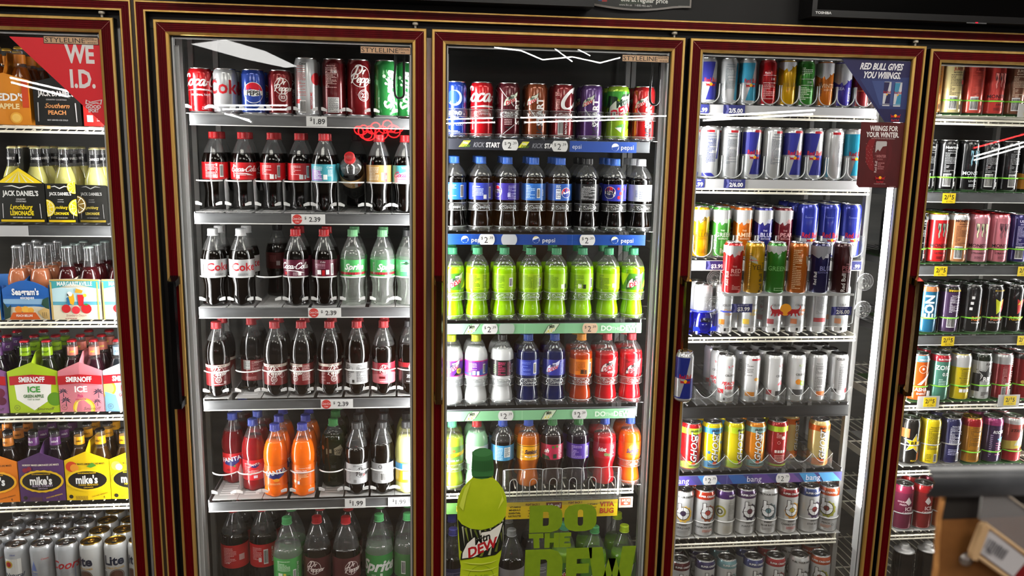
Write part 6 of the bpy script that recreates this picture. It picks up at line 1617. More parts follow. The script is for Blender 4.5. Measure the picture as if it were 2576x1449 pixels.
roundtag(.227, Z1, '239', 'round 2.39 tag under the wine-red can')
roundtag(.372, Z1 - .001, '239', 'round 2.39 tag beside the join of dark and blue strips')
def pg(s):
    return [('D', s, 0, 10.5, 'e8eaf0'), ('P', [(s - 10, -1), (s - 2, 1), (s + 9, 5), (s + 8, -7), (s, -10.5), (s - 8, -7)], '0b3f91'), ('P', [(s - 9, 4), (s + 6, 8), (s, 10.2), (s - 7, 8)], 'e8d890'), ('T', s + 38, -1, 19, 'pepsi', WH)]
strip(.046, .640, Z2, '0d3f8f', pg(-244) + pg(-34) + pg(203) + [('R', 74, 0, 1, 31, '5a7ab8')], 'royal-blue printed strip under the dark cola bottles')
roundtag(.163, Z2, '239', 'round 2.39 tag covering a word on the royal-blue strip')
roundtag(.229, Z2, None, 'blank round tag on the royal-blue strip', col='b9bcc2')
roundtag(.463, Z2, '239', 'round 2.39 tag near the middle of the royal-blue strip')
def ds(s):
    P = [(-26, -17), (-12, 10), (4, 16), (24, 17), (10, -6), (-2, -17)]
    return [('P', [(s + a, max(-15, min(15, b))) for a, b in P], '20301c'), ('P', [(s + a * .9, max(-14.5, min(14.5, b * .9))) for a, b in P], 'cfe0c4'), ('T', s - 2, 6.5, 14, 'Mtn', '20301c', 'Bicr14'), ('P', [(s - 18, -13), (s - 12, -3), (s + 10, 3), (s - 4, -13)], 'e8d83a'), ('T', s - 4, -6, 16, 'DEW', 'e6ecd8', 'Bicr14')]
DO = [('T', 0, 0, 22, 'DO', WH, 'B'), ('T', 0, 0, 22, 'THE', WH)]
def dothe(s):
    return [('T', s - 42, 0, 22, 'DO', 'd6e6d6', 'B'), ('T', s - 12, -1.5, 15, 'THE', 'd6e6d6'), ('T', s + 25, 0, 22, 'DEW', 'd6e6d6', 'B')]
strip(.046, .641, Z3, '86c092', ds(-220) + ds(21) + dothe(230) + [('R', -62, 0, 1, 31, 'b8dcc0'), ('R', 288, 0, 14, 31, 'd8ecdc')], 'mint-green printed strip under the lime bottles')
roundtag(.176, Z3, '239', 'round 2.39 tag on mint strip under lime bottles, nearest handle')
roundtag(.227, Z3, None, 'blank round tag on mint strip under lime bottles', col='a8b4ac')
roundtag(.481, Z3, '239', 'round 2.39 tag over orange print under lime bottles', col='d8b89c')
strip(.048, .634, Z4, '86c092', ds(-214) + ds(22) + dothe(224) + [('R', -62, 0, 1, 31, 'b8dcc0')], 'mint-green printed strip under the mixed-colour bottles')
roundtag(.229, Z4, '239', 'round 2.39 tag under the cloudy black-label bottle')
roundtag(.458, Z4, '239', 'round 2.39 tag under the orange-cap bottle')
strip(.048, .13, -1.415, '4f7a3c', [('P', [(-8, -10), (2, -14), (14, -8), (16, 6), (6, 13), (-8, 8)], 'e0a820'), ('T', 4, 0, 9, 'TWIST', '2a2a14', 'B')], 'dark green strip with yellow badge under the pale green bottles', .036)
strip(.595, .64, -1.412, 'c9b8a8', [('R', 0, 2, 32, 24, 'c0503a'), ('T', 0, 6, 12, 'MUG', 'f0e0c0', 'B'), ('D', 0, -4, 7, 'f0e0c0', .5)], 'red and cream strip under the vivid orange bottle', .036)
# flags in the slim-can cooler
def flag(x, z, main, small, label, w=.055, y=.096, sx=0):
    return card('price_tag', label, 'price tag', x, z, w, .026, '2b2f6e', [('P', [(-27, -13), (-22, 0), (-27, 13), (-19, 13), (-15, 0), (-19, -13)], '6a6cb0'), ('T', 3, 9, 4.5, small, 'd8d8e8', 'b'), ('T', 5, -3, 17, main, WH, 'B')], y, 'navy price flags', .4)
flag(.889, -.187, '2/5.00', '', 'navy flag reading 2 for 5.00 on the top slim-can shelf', .066)
flag(.792, -.187, '.99', '', 'navy flag cut by the frame on the top slim-can shelf', .04)
flag(.905, -.404, '2/6.00', 'ALL 12 OZ CANS', 'navy flag reading 2 for 6.00 on the second slim-can shelf', .066)
flag(.792, -.404, '.99', 'CANS', 'navy flag cut by the frame on the second slim-can shelf', .04)
flag(.862, -.651, '$3.99', '', 'navy flag reading 3.99 beside the upper suction cup', .06)
flag(1.312, -.651, '.99', '', 'navy flag end peeping past the plum can in the rack', .04)
m = MB()
for s, z in ((1, -.187), (2, -.404)):
    card('shelf_banner', 'plain pale grey ledge strip under the %s slim cans' % ('small' if s == 1 else 'taller'), 'banner', 1.054, z, .55, .026, 'b4b4b6', None, .0985, 'plain ledge strips')
bb = [('P', [(a, -15), (a + 60, -15), (a + 30, 15), (a - 20, 15)], c) for a, c in ((-270, '4a3f8c'), (-190, '3f7ab8'), (-90, '2f5a9c'), (-10, '5a3f8a'), (80, '6a4a8c'), (150, '3f86b8'), (215, '4a90c4'))]
strip(.781, 1.335, -1.346, '413f7c', bb + [('T', -262, 0, 27, 'bang', 'e4e0f0'), ('T', -21, 0, 27, 'bang', 'e4e0f0'), ('T', 178, 0, 27, 'bang', 'e4e0f0'), ('R', -112, 0, 1, 31, '8a88b0')], 'blue-violet printed strip under the painted cans', .031)
roundtag(.89, -1.346, '279', 'round 2.79 tag on the blue-violet strip, nearer the handle')
roundtag(1.134, -1.346, '279', 'round 2.79 tag on the blue-violet strip, nearer the hinge')
# yellow tags in the energy cooler
def ytag(x, z, label, holder=False, y=.0975):
    t = thing('price_tag', label, 'price tag', (x, y, Z0 + z), 'yellow price tags')
    m = MB()
    m.box(-.0215, .0215, -.0008, 0, -.0155, .0155, pm('e0c41c', .5))
    obj('card', m, t)
    obj('artwork_print', flat([('T', -9, 3, 19, '2/', '1f1c08', 'b'), ('T', 3, 8, 10, '$', '1f1c08', 'b'), ('T', 12, 3, 19, '5', '1f1c08', 'b'), ('T', 2, -10, 7, '$3.19ea', '4a4210')], -.0008), t)
    if holder:
        m = MB()
        m.box(-.042, .034, .0005, .0017, -.02, .02, FROSTS)
        m.box(-.012, -.004, .0005, .003, .02, .038, FROSTS)
        obj('tag_holder', m, t)
    return t
ytag(1.600, -.4395, 'yellow tag under the black facts-panel can, second energy shelf')
ytag(1.600, -.669, 'yellow tag under the glossy red can, third energy shelf')
ytag(1.885, -.669, 'yellow tag at the violet can end, third energy shelf')
ytag(1.652, -.896, 'yellow tag under the purple-black can, fourth energy shelf')
ytag(1.915, -.896, 'yellow tag at the far end, fourth energy shelf')
ytag(1.611, -1.098, 'yellow tag in a clear holder under the orange can', True, .094)
ytag(1.893, -1.098, 'yellow tag in a clear holder under the red patterned can', True, .094)
ytag(1.835, -.168, 'yellow tag in a clear holder by the brown can', True, .094)
card('price_tag', 'blank white tag on the second beer shelf rail', 'price tag', -1.145, -.559, .088, .027, 'b8b8ba', None, .0975)

# ------------------------------------------------------------------ clear tray with the yellow sign
t = thing('display_tray', 'clear scalloped tray with arched slots in front of the amber soda', 'tray', (.41, .096, Z0 - 1.355))
m = MB()
n = 6
sw = .062
xs = [-.186 + sw * i for i in range(n + 1)]
for i in range(n):
    cx = (xs[i] + xs[i + 1]) / 2
    ar = [(cx + .031 * math.sin(math.radians(a)), -.016 * math.cos(math.radians(a))) for a in range(-90, 91, 18)]
    for (xa, ya), (xb, yb) in zip(ar, ar[1:]):
        hole = abs((xa + xb) / 2 - cx) < .012
        hz = .0605 + .010 * math.cos(((xa + xb) / 2 - cx) / .031 * 1.57)
        if hole:
            m.add([(xa, ya, .036), (xb, yb, .036), (xb, yb, hz), (xa, ya, hz)], [(0, 1, 2, 3)], ACRYL)
        else:
            m.add([(xa, ya, -.026), (xb, yb, -.026), (xb, yb, hz), (xa, ya, hz)], [(0, 1, 2, 3)], ACRYL)
obj('scalloped_front', m, t)
m = MB()
for i in range(n):
    cx = (xs[i] + xs[i + 1]) / 2
    m.tube([(cx + .031 * math.sin(math.radians(a)), -.016 * math.cos(math.radians(a)), .0605 + .010 * math.cos(math.radians(a))) for a in range(-90, 91, 15)], .0013, ACRYLEDGE, 5)
    m.tube([(cx - .0115, -.0155, -.022), (cx - .0115, -.0155, .02)] + [(cx - .0115 * math.cos(a), -.016, .024 + .014 * math.sin(a)) for a in (.3, .8, 1.2, 1.57, 1.94, 2.34, 2.84)] + [(cx + .0115, -.0155, .02), (cx + .0115, -.0155, -.022)], .0011, ACRYLEDGE, 5)
for x in xs:
    m.tube([(x, .001, -.026), (x, .001, .06)], .0011, ACRYLEDGE, 5)
obj('edge_bead', m, t)
m = MB()
m.box(-.186, .186, -.03, .0, -.032, -.029, ACRYL)
m.box(-.186, .186, -.031, -.0295, -.0445, -.029, ACRYL)
m.box(-.1865, -.185, -.016, .006, -.032, .06, ACRYL)
m.box(.185, .1865, -.016, .006, -.032, .06, ACRYL)
obj('tray_base', m, t)
ya = [('T', -150, 12, 8, 'VITAMINS', '2a2208', 'B'), ('T', -152, 2, 8, 'MINERALS', '2a2208', 'B'), ('T', -152, -8, 8, 'ESSENTIAL', '2a2208', 'B'), ('T', -152, -18, 8, 'ELECTROLYTES', '2a2208', 'Bc'), ('T', -92, 19, 9.5, 'FIGHT BACK !!', '6a1c10', 'Bc'), ('T', -92, 8, 7, 'Loaded', '6a1c10', 'b'), ('T', -92, -1, 7, 'With Vitamins', '6a1c10', 'bc'), ('T', -92, -10, 7, 'Minerals', '6a1c10', 'b'), ('T', -92, -19, 7, '& Electrolytes', '6a1c10', 'bc'), ('R', -20, 14, 50, 22, '7a1c1c'), ('T', -20, 14, 18, '10 cal', WH, 'b'), ('T', -30, -14, 6, 'Flavor', '6a1c10', 'b'), ('T', 52, 22, 9.5, 'FIGHT BACK !!', '6a1c10', 'Bc'), ('T', 52, 11, 7, 'Clinically Formulated', '6a1c10', 'bc'), ('T', 52, 2, 7, 'To Support', '6a1c10', 'bc'), ('T', 52, -7, 7, 'Immunity', '6a1c10', 'bc'), ('T', 110, 15, 8, '12 VITAMINS', '2a2208', 'Bc'), ('T', 110, 5, 8, 'MINERALS', '2a2208', 'Bc'), ('T', 160, 14, 21, 'VITA', '2a1408', 'B'), ('T', 160, -8, 23, 'BUG', '2a1408', 'B'), ('T', 160, 14, 20, 'VITA', 'c9401c', 'b'), ('T', 160, -8, 22, 'BUG', 'c9401c', 'b')]
ya = [tuple([e[0], e[1] * .94] + list(e[2:])) for e in ya]
card('product_sign', 'yellow sign with red print hanging below the clear tray', 'sign', .405, -1.428, .372, .056, 'e8c418', ya, .0965)

# ------------------------------------------------------------------ rack of slim cans stuck inside the glass
t = thing('suction_rack', 'clear can rack held to the glass by four suction cups', 'rack', (1.069, .048, Z0 - .7285))
m = MB()
m.box(-.204, .204, -.031, .031, -.003, 0, ACRYLEDGE)
m.box(-.204, .204, -.0315, -.0305, -.003, .004, ACRYLEDGE)
obj('tray', m, t)
m = MB()
m.box(-.2, .2, -.0312, -.0304, -.098, -.003, ACRYL)
m.tube([(-.2, -.0308, -.098), (.2, -.0308, -.098)], .0008, ACRYLEDGE, 4)
obj('front_plate', m, t)
m = MB()
for sx in (-1, 1):
    m.tube([(sx * .2, -.02, -.095), (sx * .212, -.02, -.09), (sx * .215, -.02, .0), (sx * .215, -.02, .07), (sx * .205, -.02, .075)], .0016, ACRYLEDGE, 6)
obj('wire_bracket', m, t)
for sx, z in ((-1, .05), (-1, -.03), (1, .04), (1, -.045)):
    m = MB()
    prof = [(.0265, .0), (.0268, .0014), (.021, .0028), (.0195, .0042), (.0145, .005), (.0135, .0068), (.0085, .0078), (.008, .011), (.0045, .012), (.0001, .0122)]
    v0 = len(m.v)
    m.lathe([(r, y) for r, y in prof], ACRYL, 28)
    for r, y in ((.0266, .001), (.0195, .0042), (.0135, .0068), (.008, .011)):
        m.lathe([(r - .0005, y + .0002), (r + .0005, y + .0002)], ACRYLEDGE, 28)
    m.v = [(x, q, -y) for x, y, q in m.v]
    m.v = [(x, -.0335 + yy, zz) for (x, yy, zz) in [(a[0], a[1], -a[2]) for a in m.v]]
    o = obj('suction_cup', m, t)
    o.location = (sx * .234, 0, z)
em = [('D', 0, 0, 18.5, 'f0a01c')] + [(e[0], e[1], 'c9401c') if e[0] == 'P' else e for e in []] + bulls(0, -4, 2.35)[1:]
o = obj('bull_emblem', flat(em, -.0315), t)
o.location = (-.01, 0, -.045)
for i, (x, k) in enumerate(((.897, 'rk_r'), (.964, 'rk_y'), (1.032, 'rk_g'), (1.101, 'rk_o'), (1.171, 'rk_b'), (1.241, 'rk_p'))):
    put_can(k, CANS[k]['look'].replace('the rack', 'the suction rack, %s of six' % ORD[i]), (x, .048, Z0 - .7279), (0, 0, 0, 0, 4, 6)[i], 'cans held in the suction rack', 'energy_drink_can')
flag(.922, -.768, '$3.99', 'ALL 12 OZ CANS', 'navy flag reading 3.99 on the front of the suction rack', .064, .0165)
flag(1.236, -.778, '2/6.00', 'ALL 12 OZ CANS', 'navy flag reading 2 for 6.00 on the suction rack', .064, .0165)
# can-shaped grip on the handle of the slim-can door
put_can('rbmini', 'small blue and silver can fixed round the lower end of a door handle', (.7345, -.045, Z0 - 1.03), -12, None, 'can_grip')
bpy.data.objects['can_grip'].scale = (.98, .98, 1.1)

# ------------------------------------------------------------------ stickers on the glass
def sticker(name, label, poly, col, art, cat='sticker', y=.0112):
    t = thing(name, label, cat, (0, y, Z0))
    m = MB()
    m.prism(poly, -.0004, 0, col if not isinstance(col, str) else pm(col, .45))
    obj('sheet', m, t)
    if art:
        obj('artwork_print', flat(art, -.0004, .45), t)
    return t
sticker('corner_sticker', 'red triangular age-check sticker in the beer cooler door corner', [(-1.069, -.054), (-.848, -.0545), (-.848, -.276)], 'd01c28', [
    ('T', -901, -92, 62, 'WE', 'd8d4d4', 'Bc'), ('T', -899, -154, 62, 'I.D.', 'd8d4d4', 'Bc'), ('P', [(-894, -206), (-884, -212), (-868, -208), (-854, -205), (-857, -218), (-870, -215), (-884, -219), (-896, -217)], 'd8d4d4'), ('P', [(-892, -208), (-884, -213), (-868, -209.5), (-857, -207), (-859, -216), (-870, -213.5), (-884, -217.5), (-893, -215)], 'c01f28'), ('T', -876, -212.5, 8, 'Budweiser', 'd8d4d4', 'ic'), ('T', -877, -224, 12, 'GOOD', 'd8d4d4', 'B'), ('T', -877, -234, 12, 'SPORT', 'd8d4d4', 'Bc')])
def minican(s, z, w, h, q, body='c4c6cc'):
    a = h / 2
    return [('R', s, z, w, h, body), ('P', [(s - w / 2, z + a * .05), (s + w * .02, z + a * .05), (s + w * .25, z + a * .96), (s - w / 2, z + a * .96)], q), ('P', [(s + w / 2, z - a * .8), (s + w / 2, z + a * .02), (s, z + a * .02), (s - w * .2, z - a * .8)], q), ('T', s, z + a * .16, w * .42, 'Red Bull', 'b3202c', 'bc'), ('D', s, z - a * .04, w * .12, 'e8a82a'), ('R', s, z - a * .86, w, h * .03, q), ('R', s, z + a, w * .9, h * .02, '9a9ca4')]
sticker('poster', 'navy slanted poster with two drawn cans and white slogan on slim-can door', [(1.163, -.0395), (1.378, -.0435), (1.3775, -.2155), (1.313, -.2155)], noisy('poster_navy', '17143f', '201f56', 5, .45), [
    ('P', [(1225, -96), (1376, -88), (1376, -178), (1290, -178)], '283468'), ('P', [(1262, -100), (1352, -98), (1356, -168), (1292, -168)], '3a4a80'), ('P', [(1292, -180), (1376, -180), (1376, -214), (1315, -214)], '1c1848'),
    ('T', 1286, -60, 25, 'RED BULL GIVES', 'e6e6ea', 'Bic'), ('T', 1290, -84, 25, 'YOU WIIINGS.', 'e6e6ea', 'Bic')] + minican(1311, -136, 22, 68, '221d4c') + minican(1344, -137, 22, 68, '3a86a8') + bulls(1343, -198, .75) + [('T', 1343, -210, 10, 'Red Bull', 'b3202c', 'bc')], 'poster')
sticker('poster', 'dark red winter poster with one drawn can on slim-can door', [(1.241, -.2165), (1.3775, -.2165), (1.3765, -.405), (1.252, -.405), (1.244, -.3965)], noisy('poster_red', '44060a', '5a0a0e', 9, .45), [
    ('P', [(1262, -290), (1270, -268), (1290, -258), (1284, -300), (1292, -340), (1310, -366), (1280, -352), (1266, -330)], '7a0c12'), ('P', [(1330, -262), (1344, -290), (1344, -330), (1322, -366), (1336, -320)], '560a12'),
    ('T', 1313, -234, 20, 'WIIINGS FOR', 'e6e2e0', 'Bc'), ('T', 1311, -252, 20, 'YOUR WINTER.', 'e6e2e0', 'Bc'), ('T', 1313, -263, 5, 'WITH THE TASTE OF PEAR AND CINNAMON', 'c8b0b0', 'c'), ('R', 1309, -318, 34, 92, '5c1014'), ('R', 1309, -272, 31, 3, 'a8a4a4'), ('P', [(1292, -273), (1326, -273), (1326, -284), (1314, -286), (1306, -300), (1300, -294), (1292, -304)], 'b4b0b0'), ('T', 1312, -314, 11, 'WINTER', 'b8787a', 'bc'), ('T', 1309, -323, 6, 'EDITION', 'b8787a', 'c'), ('T', 1298, -345, 10, 'Red Bull', 'c9b4b4', 'bv'), ('L', 1314, -342, 20, 22, 4, 'b8787a')] + [('D', 1262 + (i * 37) % 34, -278 - (i * 53) % 62, .6, 'd8b8b8') for i in range(26)] + bulls(1313, -377, .75) + [('T', 1313, -388, 9, 'Red Bull', 'b3202c', 'bc'), ('T', 1313, -394, 4, 'VITALIZES BODY AND MIND', 'c8a8a8', 'c'), ('T', 1354, -401, 3.5, 'Artificially Flavored', 'c8a8a8', 'c')], 'poster')
# the big bottle cut-out, its cap and letters
t = thing('bottle_sticker', 'big flat lime bottle cut-out with dark green cap on the banner door', 'sticker', (0, .0112, Z0))
LIMES = noisy('lime_print', 'a6bd12', 'bccf22', 9, .45)
m = MB()
bod = [(.124, -1.268), (.1225, -1.278), (.108, -1.292), (.092, -1.312), (.081, -1.338), (.0775, -1.365), (.079, -1.40), (.0815, -1.47), (.085, -1.53), (.0905, -1.56), (.088, -1.60), (.0895, -1.70), (.205, -1.70), (.2055, -1.60), (.206, -1.56), (.212, -1.53), (.2185, -1.47), (.2245, -1.40), (.2275, -1.365), (.2245, -1.34), (.2145, -1.315), (.2, -1.295), (.1845, -1.28), (.183, -1.268)]
m.prism(bod, -.0004, 0, LIMES)
obj('bottle_print', m, t)
m = MB()
m.prism([(.122, -1.197), (.13, -1.19), (.143, -1.186), (.16, -1.186), (.175, -1.191), (.182, -1.199), (.1865, -1.255), (.1855, -1.272), (.17, -1.281), (.15, -1.283), (.132, -1.28), (.121, -1.271), (.1195, -1.255)], -.0008, 0, pm('34703a', .5))
obj('cap_print', m, t)
art = [('D', 152, -200, 29, '336a34', .42)] + [('R', 124 + i * 3.1, -1241 + 1000 - 1000, 1.0, 36, '1f4722') for i in range(20)]
art = [('D', 152.5, -1200, 28.5, '43824a', .45)] + [('R', 123.5 + i * 3.05, -1239 - 4 * math.sin(math.pi * i / 19), 1.0, 34, '1d4420') for i in range(20)] + [('R', 153, -1276, 58, 2, '173818')]
art += [('P', [(80, -1407), (92, -1424), (120, -1440), (152, -1445), (184, -1438), (212, -1420), (224, -1402), (220, -1460), (213, -1512), (196, -1527), (152, -1535), (110, -1525), (88, -1508)], '11150c')]
for a, b, dx, dz, w, c in ((92, -1432, 10, -66, 5, 'b9bca0'), (100, -1436, 16, -58, 7, '7c8a2c'), (116, -1440, 10, -40, 5, 'a9ad86'), (128, -1444, 20, -44, 7, '55631e'), (144, -1446, 6, -30, 6, 'c2c4ae'), (160, -1445, 16, -40, 6, '6f7d28'), (176, -1440, 8, -34, 5, 'a4a878'), (190, -1432, 18, -60, 8, '4c5a1c'), (204, -1422, 10, -64, 6, '8d9838'), (214, -1414, 4, -80, 4, 'b9bca0'), (100, -1516, 22, 34, 8, '55631e'), (126, -1526, 14, 30, 8, 'a9ad86'), (146, -1530, 22, 34, 9, '6f7d28'), (172, -1526, 14, 40, 8, 'b4b89a'), (192, -1516, 14, 46, 8, '5c6a22')):
    art += [('P', [(a, b), (a + w, b + (1 if dz < 0 else -1)), (a + dx, b + dz)], c)]
art += dew(152, -1490, 112, 'e6e6de', 'b3121d', '14180e')
art += [('P', [(84, -1365), (100, -1310), (118, -1288), (106, -1330), (96, -1380)], 'cddc4a'), ('P', [(200, -1380), (212, -1340), (206, -1318), (218, -1350)], 'cfd84a'), ('O', 152, -1600, 40, 38.5, '7a9410'), ('T', 150, -1602, 34, 'MD', '86a010', 'bi')]
art += [('P', [(92, -1545 - 22 * i), (120, -1550 - 22 * i), (152, -1553 - 22 * i), (184, -1549 - 22 * i), (206, -1541 - 22 * i), (184, -1552 - 22 * i), (152, -1556.5 - 22 * i), (120, -1553.5 - 22 * i)], 'd2dc5c') for i in range(5)]
obj('artwork_print', flat(art, -.0008, .5, .00006), t)
# block letters
def block(ch):
    """letters on a unit box as convex pieces (x 0-1, z 0-1)"""
    t = .36
    D = {'D': [[(0, 0), (t, 0), (t, 1), (0, 1)], [(t, .76), (t, 1), (.72, 1), (.9, .92), (.72, .76)], [(t, 0), (t, .24), (.72, .24), (.9, .08), (.72, 0)], [(.64, .22), (.9, .08), (1, .24), (1, .76), (.9, .92), (.64, .78)]],
         'O': [[(.1, .08), (.38, .24), (.38, .76), (.1, .92), (0, .76), (0, .24)], [(.1, .92), (.28, 1), (.72, 1), (.9, .92), (.62, .74), (.38, .74)], [(.1, .08), (.38, .26), (.62, .26), (.9, .08), (.72, 0), (.28, 0)], [(.62, .24), (.9, .08), (1, .24), (1, .76), (.9, .92), (.62, .76)]],
         'T': [[(0, .68), (1, .68), (1, 1), (0, 1)], [(.3, 0), (.7, 0), (.7, .68), (.3, .68)]],
         'H': [[(0, 0), (t, 0), (t, 1), (0, 1)], [(1 - t, 0), (1, 0), (1, 1), (1 - t, 1)], [(t, .36), (1 - t, .36), (1 - t, .64), (t, .64)]],
         'E': [[(0, 0), (.42, 0), (.42, 1), (0, 1)], [(.42, .74), (1, .74), (1, 1), (.42, 1)], [(.42, .39), (.9, .39), (.9, .62), (.42, .62)], [(.42, 0), (1, 0), (1, .26), (.42, .26)]],
         'W': [[(.0, 1), (.29, 1), (.42, 0), (.13, 0)], [(.25, 0), (.42, 0), (.58, .72), (.42, .72)], [(.58, 0), (.75, 0), (.58, .72), (.42, .72)], [(.71, 1), (1, 1), (.87, 0), (.58, 0)]]}
    if ch in 'DO':
        o = [(0, 0), (.66, 0), (.86, .06), (.97, .2), (1, .34), (1, .66), (.97, .8), (.86, .94), (.66, 1), (0, 1)]
        n = [(.41, .24), (.52, .24), (.56, .25), (.585, .29), (.59, .34), (.59, .66), (.585, .71), (.56, .75), (.52, .76), (.41, .76)]
        if ch == 'O':
            o = [(.14, .06), (.34, 0), (.66, 0), (.86, .06), (.97, .2), (1, .34), (1, .66), (.97, .8), (.86, .94), (.66, 1), (.34, 1), (.14, .94), (.03, .8), (0, .66), (0, .34), (.03, .2)]
            n = [(.44, .22), (.47, .2), (.53, .2), (.56, .22), (.58, .26), (.585, .34), (.585, .66), (.58, .74), (.56, .78), (.53, .8), (.47, .8), (.44, .78), (.42, .74), (.415, .66), (.415, .34), (.42, .26)]
        k = len(o)
        return [[o[i], o[(i + 1) % k], n[(i + 1) % k], n[i]] for i in range(k)]
    return D[ch]
LET = noisy('olive_vinyl', '74900f', '7c9812', 40, .55)
def letters(name, label, items, z0, z1):
    t = thing('lettering_sticker', label, 'sticker', (0, .0112, Z0), 'olive letters on the banner door')
    for ch, x0, x1, sk in items:
        m = MB()
        for P in block(ch):
            m.prism([(x0 + (x1 - x0) * a + sk * b, z0 + (z1 - z0) * b) for a, b in P], -.0005, 0, LET)
        obj('letter', m, t)
letters('do', 'olive word DO on the glass, over the yellow sign', [('D', .297, .398, .0), ('O', .405, .505, -.002)], -1.461, -1.373)
letters('the', 'small olive word THE on the glass between DO and DEW', [('T', .299, .344, -.003), ('H', .345, .39, 0), ('E', .391, .427, 0)], -1.512, -1.464)
letters('dew', 'large olive word DEW on the glass at the bottom', [('D', .285, .402, .002), ('E', .414, .494, .0), ('W', .486, .636, -.003)], -1.655, -1.5165)

# ------------------------------------------------------------------ above the doors
def tv(x0, x1, z0, label, brand):
    t = thing('television', label, 'television', ((x0 + x1) / 2, -.02, Z0 + z0))
    w, h = x1 - x0, .62
    m = MB()
    m.box(-w / 2, w / 2, -.03, .05, 0, .018, pm('0d0c0d', .25))
    m.box(-w / 2, w / 2, -.03, .05, h - .014, h, pm('0d0c0d', .25))
    m.box(-w / 2, -w / 2 + .014, -.03, .05, .018, h - .014, pm('0d0c0d', .25))
    m.box(w / 2 - .014, w / 2, -.03, .05, .018, h - .014, pm('0d0c0d', .25))
    obj('bezel', m, t)
    m = MB()
    m.box(-w / 2 + .014, w / 2 - .014, -.026, .05, .018, h - .014, pm('050505', .08))
    obj('screen', m, t)
    m = MB()
    if brand:
        m.box(-.09, -.03, -.0302, -.028, -.003, .0, pm('6a6a6c', .3, .6))
        obj('chrome_lip', m, t)
        obj('artwork_print', flat([('T', -w * 500 + 33, 10, 9, 'TOSHIBA', 'd8d8da', 'Bw')], -.0302), t)
        m = MB()
        m.box(-.004, .004, -.0305, -.029, -.002, .001, light_mat('standby_red', (1, .02, .05), 1.2))
        o = obj('indicator_light', m, t)
        o.location.x = -.06
    return t
tv(1.035, 2.13, .062, 'black television above the slim-can and energy coolers', True)
t = tv(-.66, .428, .064, 'black television above the cola cooler', False)
t = thing('poster', 'dark paper poster with white edge pinned above the banner cooler', 'poster', (.574, .03, Z0))
m = MB()
xs = [(-.144 + .288 * i / 12) for i in range(13)]
zb = [.081 - .012 * math.sin(math.pi * min(1, i / 12 * 1.15)) + .002 * i / 12 for i in range(13)]
yb = [-.004 - .004 * math.sin(math.pi * i / 6) for i in range(13)]
v, f = [], []
for x, z, y in zip(xs, zb, yb):
    v += [(x, y, z), (x, y, .34), (x, y + .0008, z), (x, y + .0008, .34)]
for i in range(12):
    a, b = i * 4, i * 4 + 4
    f += [(a, b, b + 1, a + 1), (a + 2, a + 3, b + 3, b + 2), (a, a + 2, b + 2, b)]
m.add(v, f, pm('d8d4d0', .5), True)
obj('sheet', m, t)
def pf(x):
    i = max(0, min(11.999, (x + .144) / .024))
    k = int(i)
    return yb[k] + (yb[k + 1] - yb[k]) * (i - k)
mb = MB()
k = 1
for vv, ff, col in flatten([('P', [(-140, 340)] + [(x * 1000, z * 1000 + 6) for x, z in zip(xs[0:13], zb)][0:0] + [(-140, 86)] + [(x * 1000 * .97, z * 1000 + 5) for x, z in zip(xs, zb)] + [(140, 340)], '171a17'), ('P', [(-60, 84), (20, 340), (60, 340), (30, 90)], '2a3428'), ('P', [(-120, 92), (-104, 92), (-104, 100), (-120, 100)], '2a4a90'), ('P', [(-110, 90), (-96, 90), (-96, 98), (-110, 98)], 'a82a2a'), ('T', 10, 99, 17, 'one at regular price', 'd8d8d4', 'b'), ('T', -14, 84, 8, 'www.lbc.us   1-800-482-6671', 'c8c8c4'), ('T', 120, 86, 6, 'POS-1917', 'c8c8c4')]):
    vv, ff = bisect(vv, ff, 24)
    mb.add([(s / 1000, pf(s / 1000) - .0003 - .0001 * k, z / 1000) for s, z in vv], ff, pm(col, .4))
    k += 1
obj('artwork_print', mb.mesh('artwork_print', False), t)

# ------------------------------------------------------------------ bare tubes and neon behind the photographer, seen in the glass
CMX, CMZ = -.0426, -.2896
def far(p, y):
    """move a point seen mirrored at 9 m to another depth on the same sight line"""
    k = (y + 2.3) / 11.3
    return Vector((CMX + (p[0] - CMX) * k, -y, Z0 + CMZ + (p[1] - CMZ) * k))
def lamp(tubes, y, r, label, mat=None):
    """hung tubes; end points are given as mirrored in the doors at 9 m"""
    t = thing('tube_lamp', label, 'light', far(tubes[0][0], y), 'bare tube lamps across the shop')
    c = Vector(t.location)
    for p, q in tubes:
        a, b = far(p, y) - c, far(q, y) - c
        m = MB()
        m.tube([a, b], r, mat or LAMPM, 8)
        tb = obj('tube', m, t)
        for e in (a, b):
            m = MB()
            m.box(e.x - .012, e.x + .012, -.05, -.022, e.z - .02, e.z + .02, pm('c8c8c8', .4))
            obj('end_cap', m, tb)
lamp([((1.373, .019), (3.427, .088)), ((1.429, -.043), (3.2, .045))], 9.0, .0065, 'long pair of bare white tubes seen mirrored over the upper cans of banner cooler')
lamp([((.365, -.024), (.993, .006)), ((.365, -.078), (1.021, -.05))], 9.2, .0062, 'short pair of white tubes mirrored on the tall blue and red cans')
lamp([((-2.608, .088), (-1.724, .109)), ((-2.544, .04), (-1.736, .056))], 8.8, .0075, 'pair of white tubes mirrored on the short cans of cola cooler')
lamp([((-2.522, -.016), (-2.213, -.09)), ((-2.45, -.02), (-2.19, -.115))], 8.4, .006, 'slanting pair of white tubes mirrored below the short cans')
lamp([((-5.122, .37), (-4.422, .218)), ((-5.113, .312), (-4.45, .153))], 9.0, .009, 'pair of white tubes mirrored in the beer cooler door')
lamp([((3.883, .086), (5.561, .217)), ((3.943, .04), (5.535, .16))], 9.0, .010, 'pair of white tubes mirrored on the top slim-can shelf')
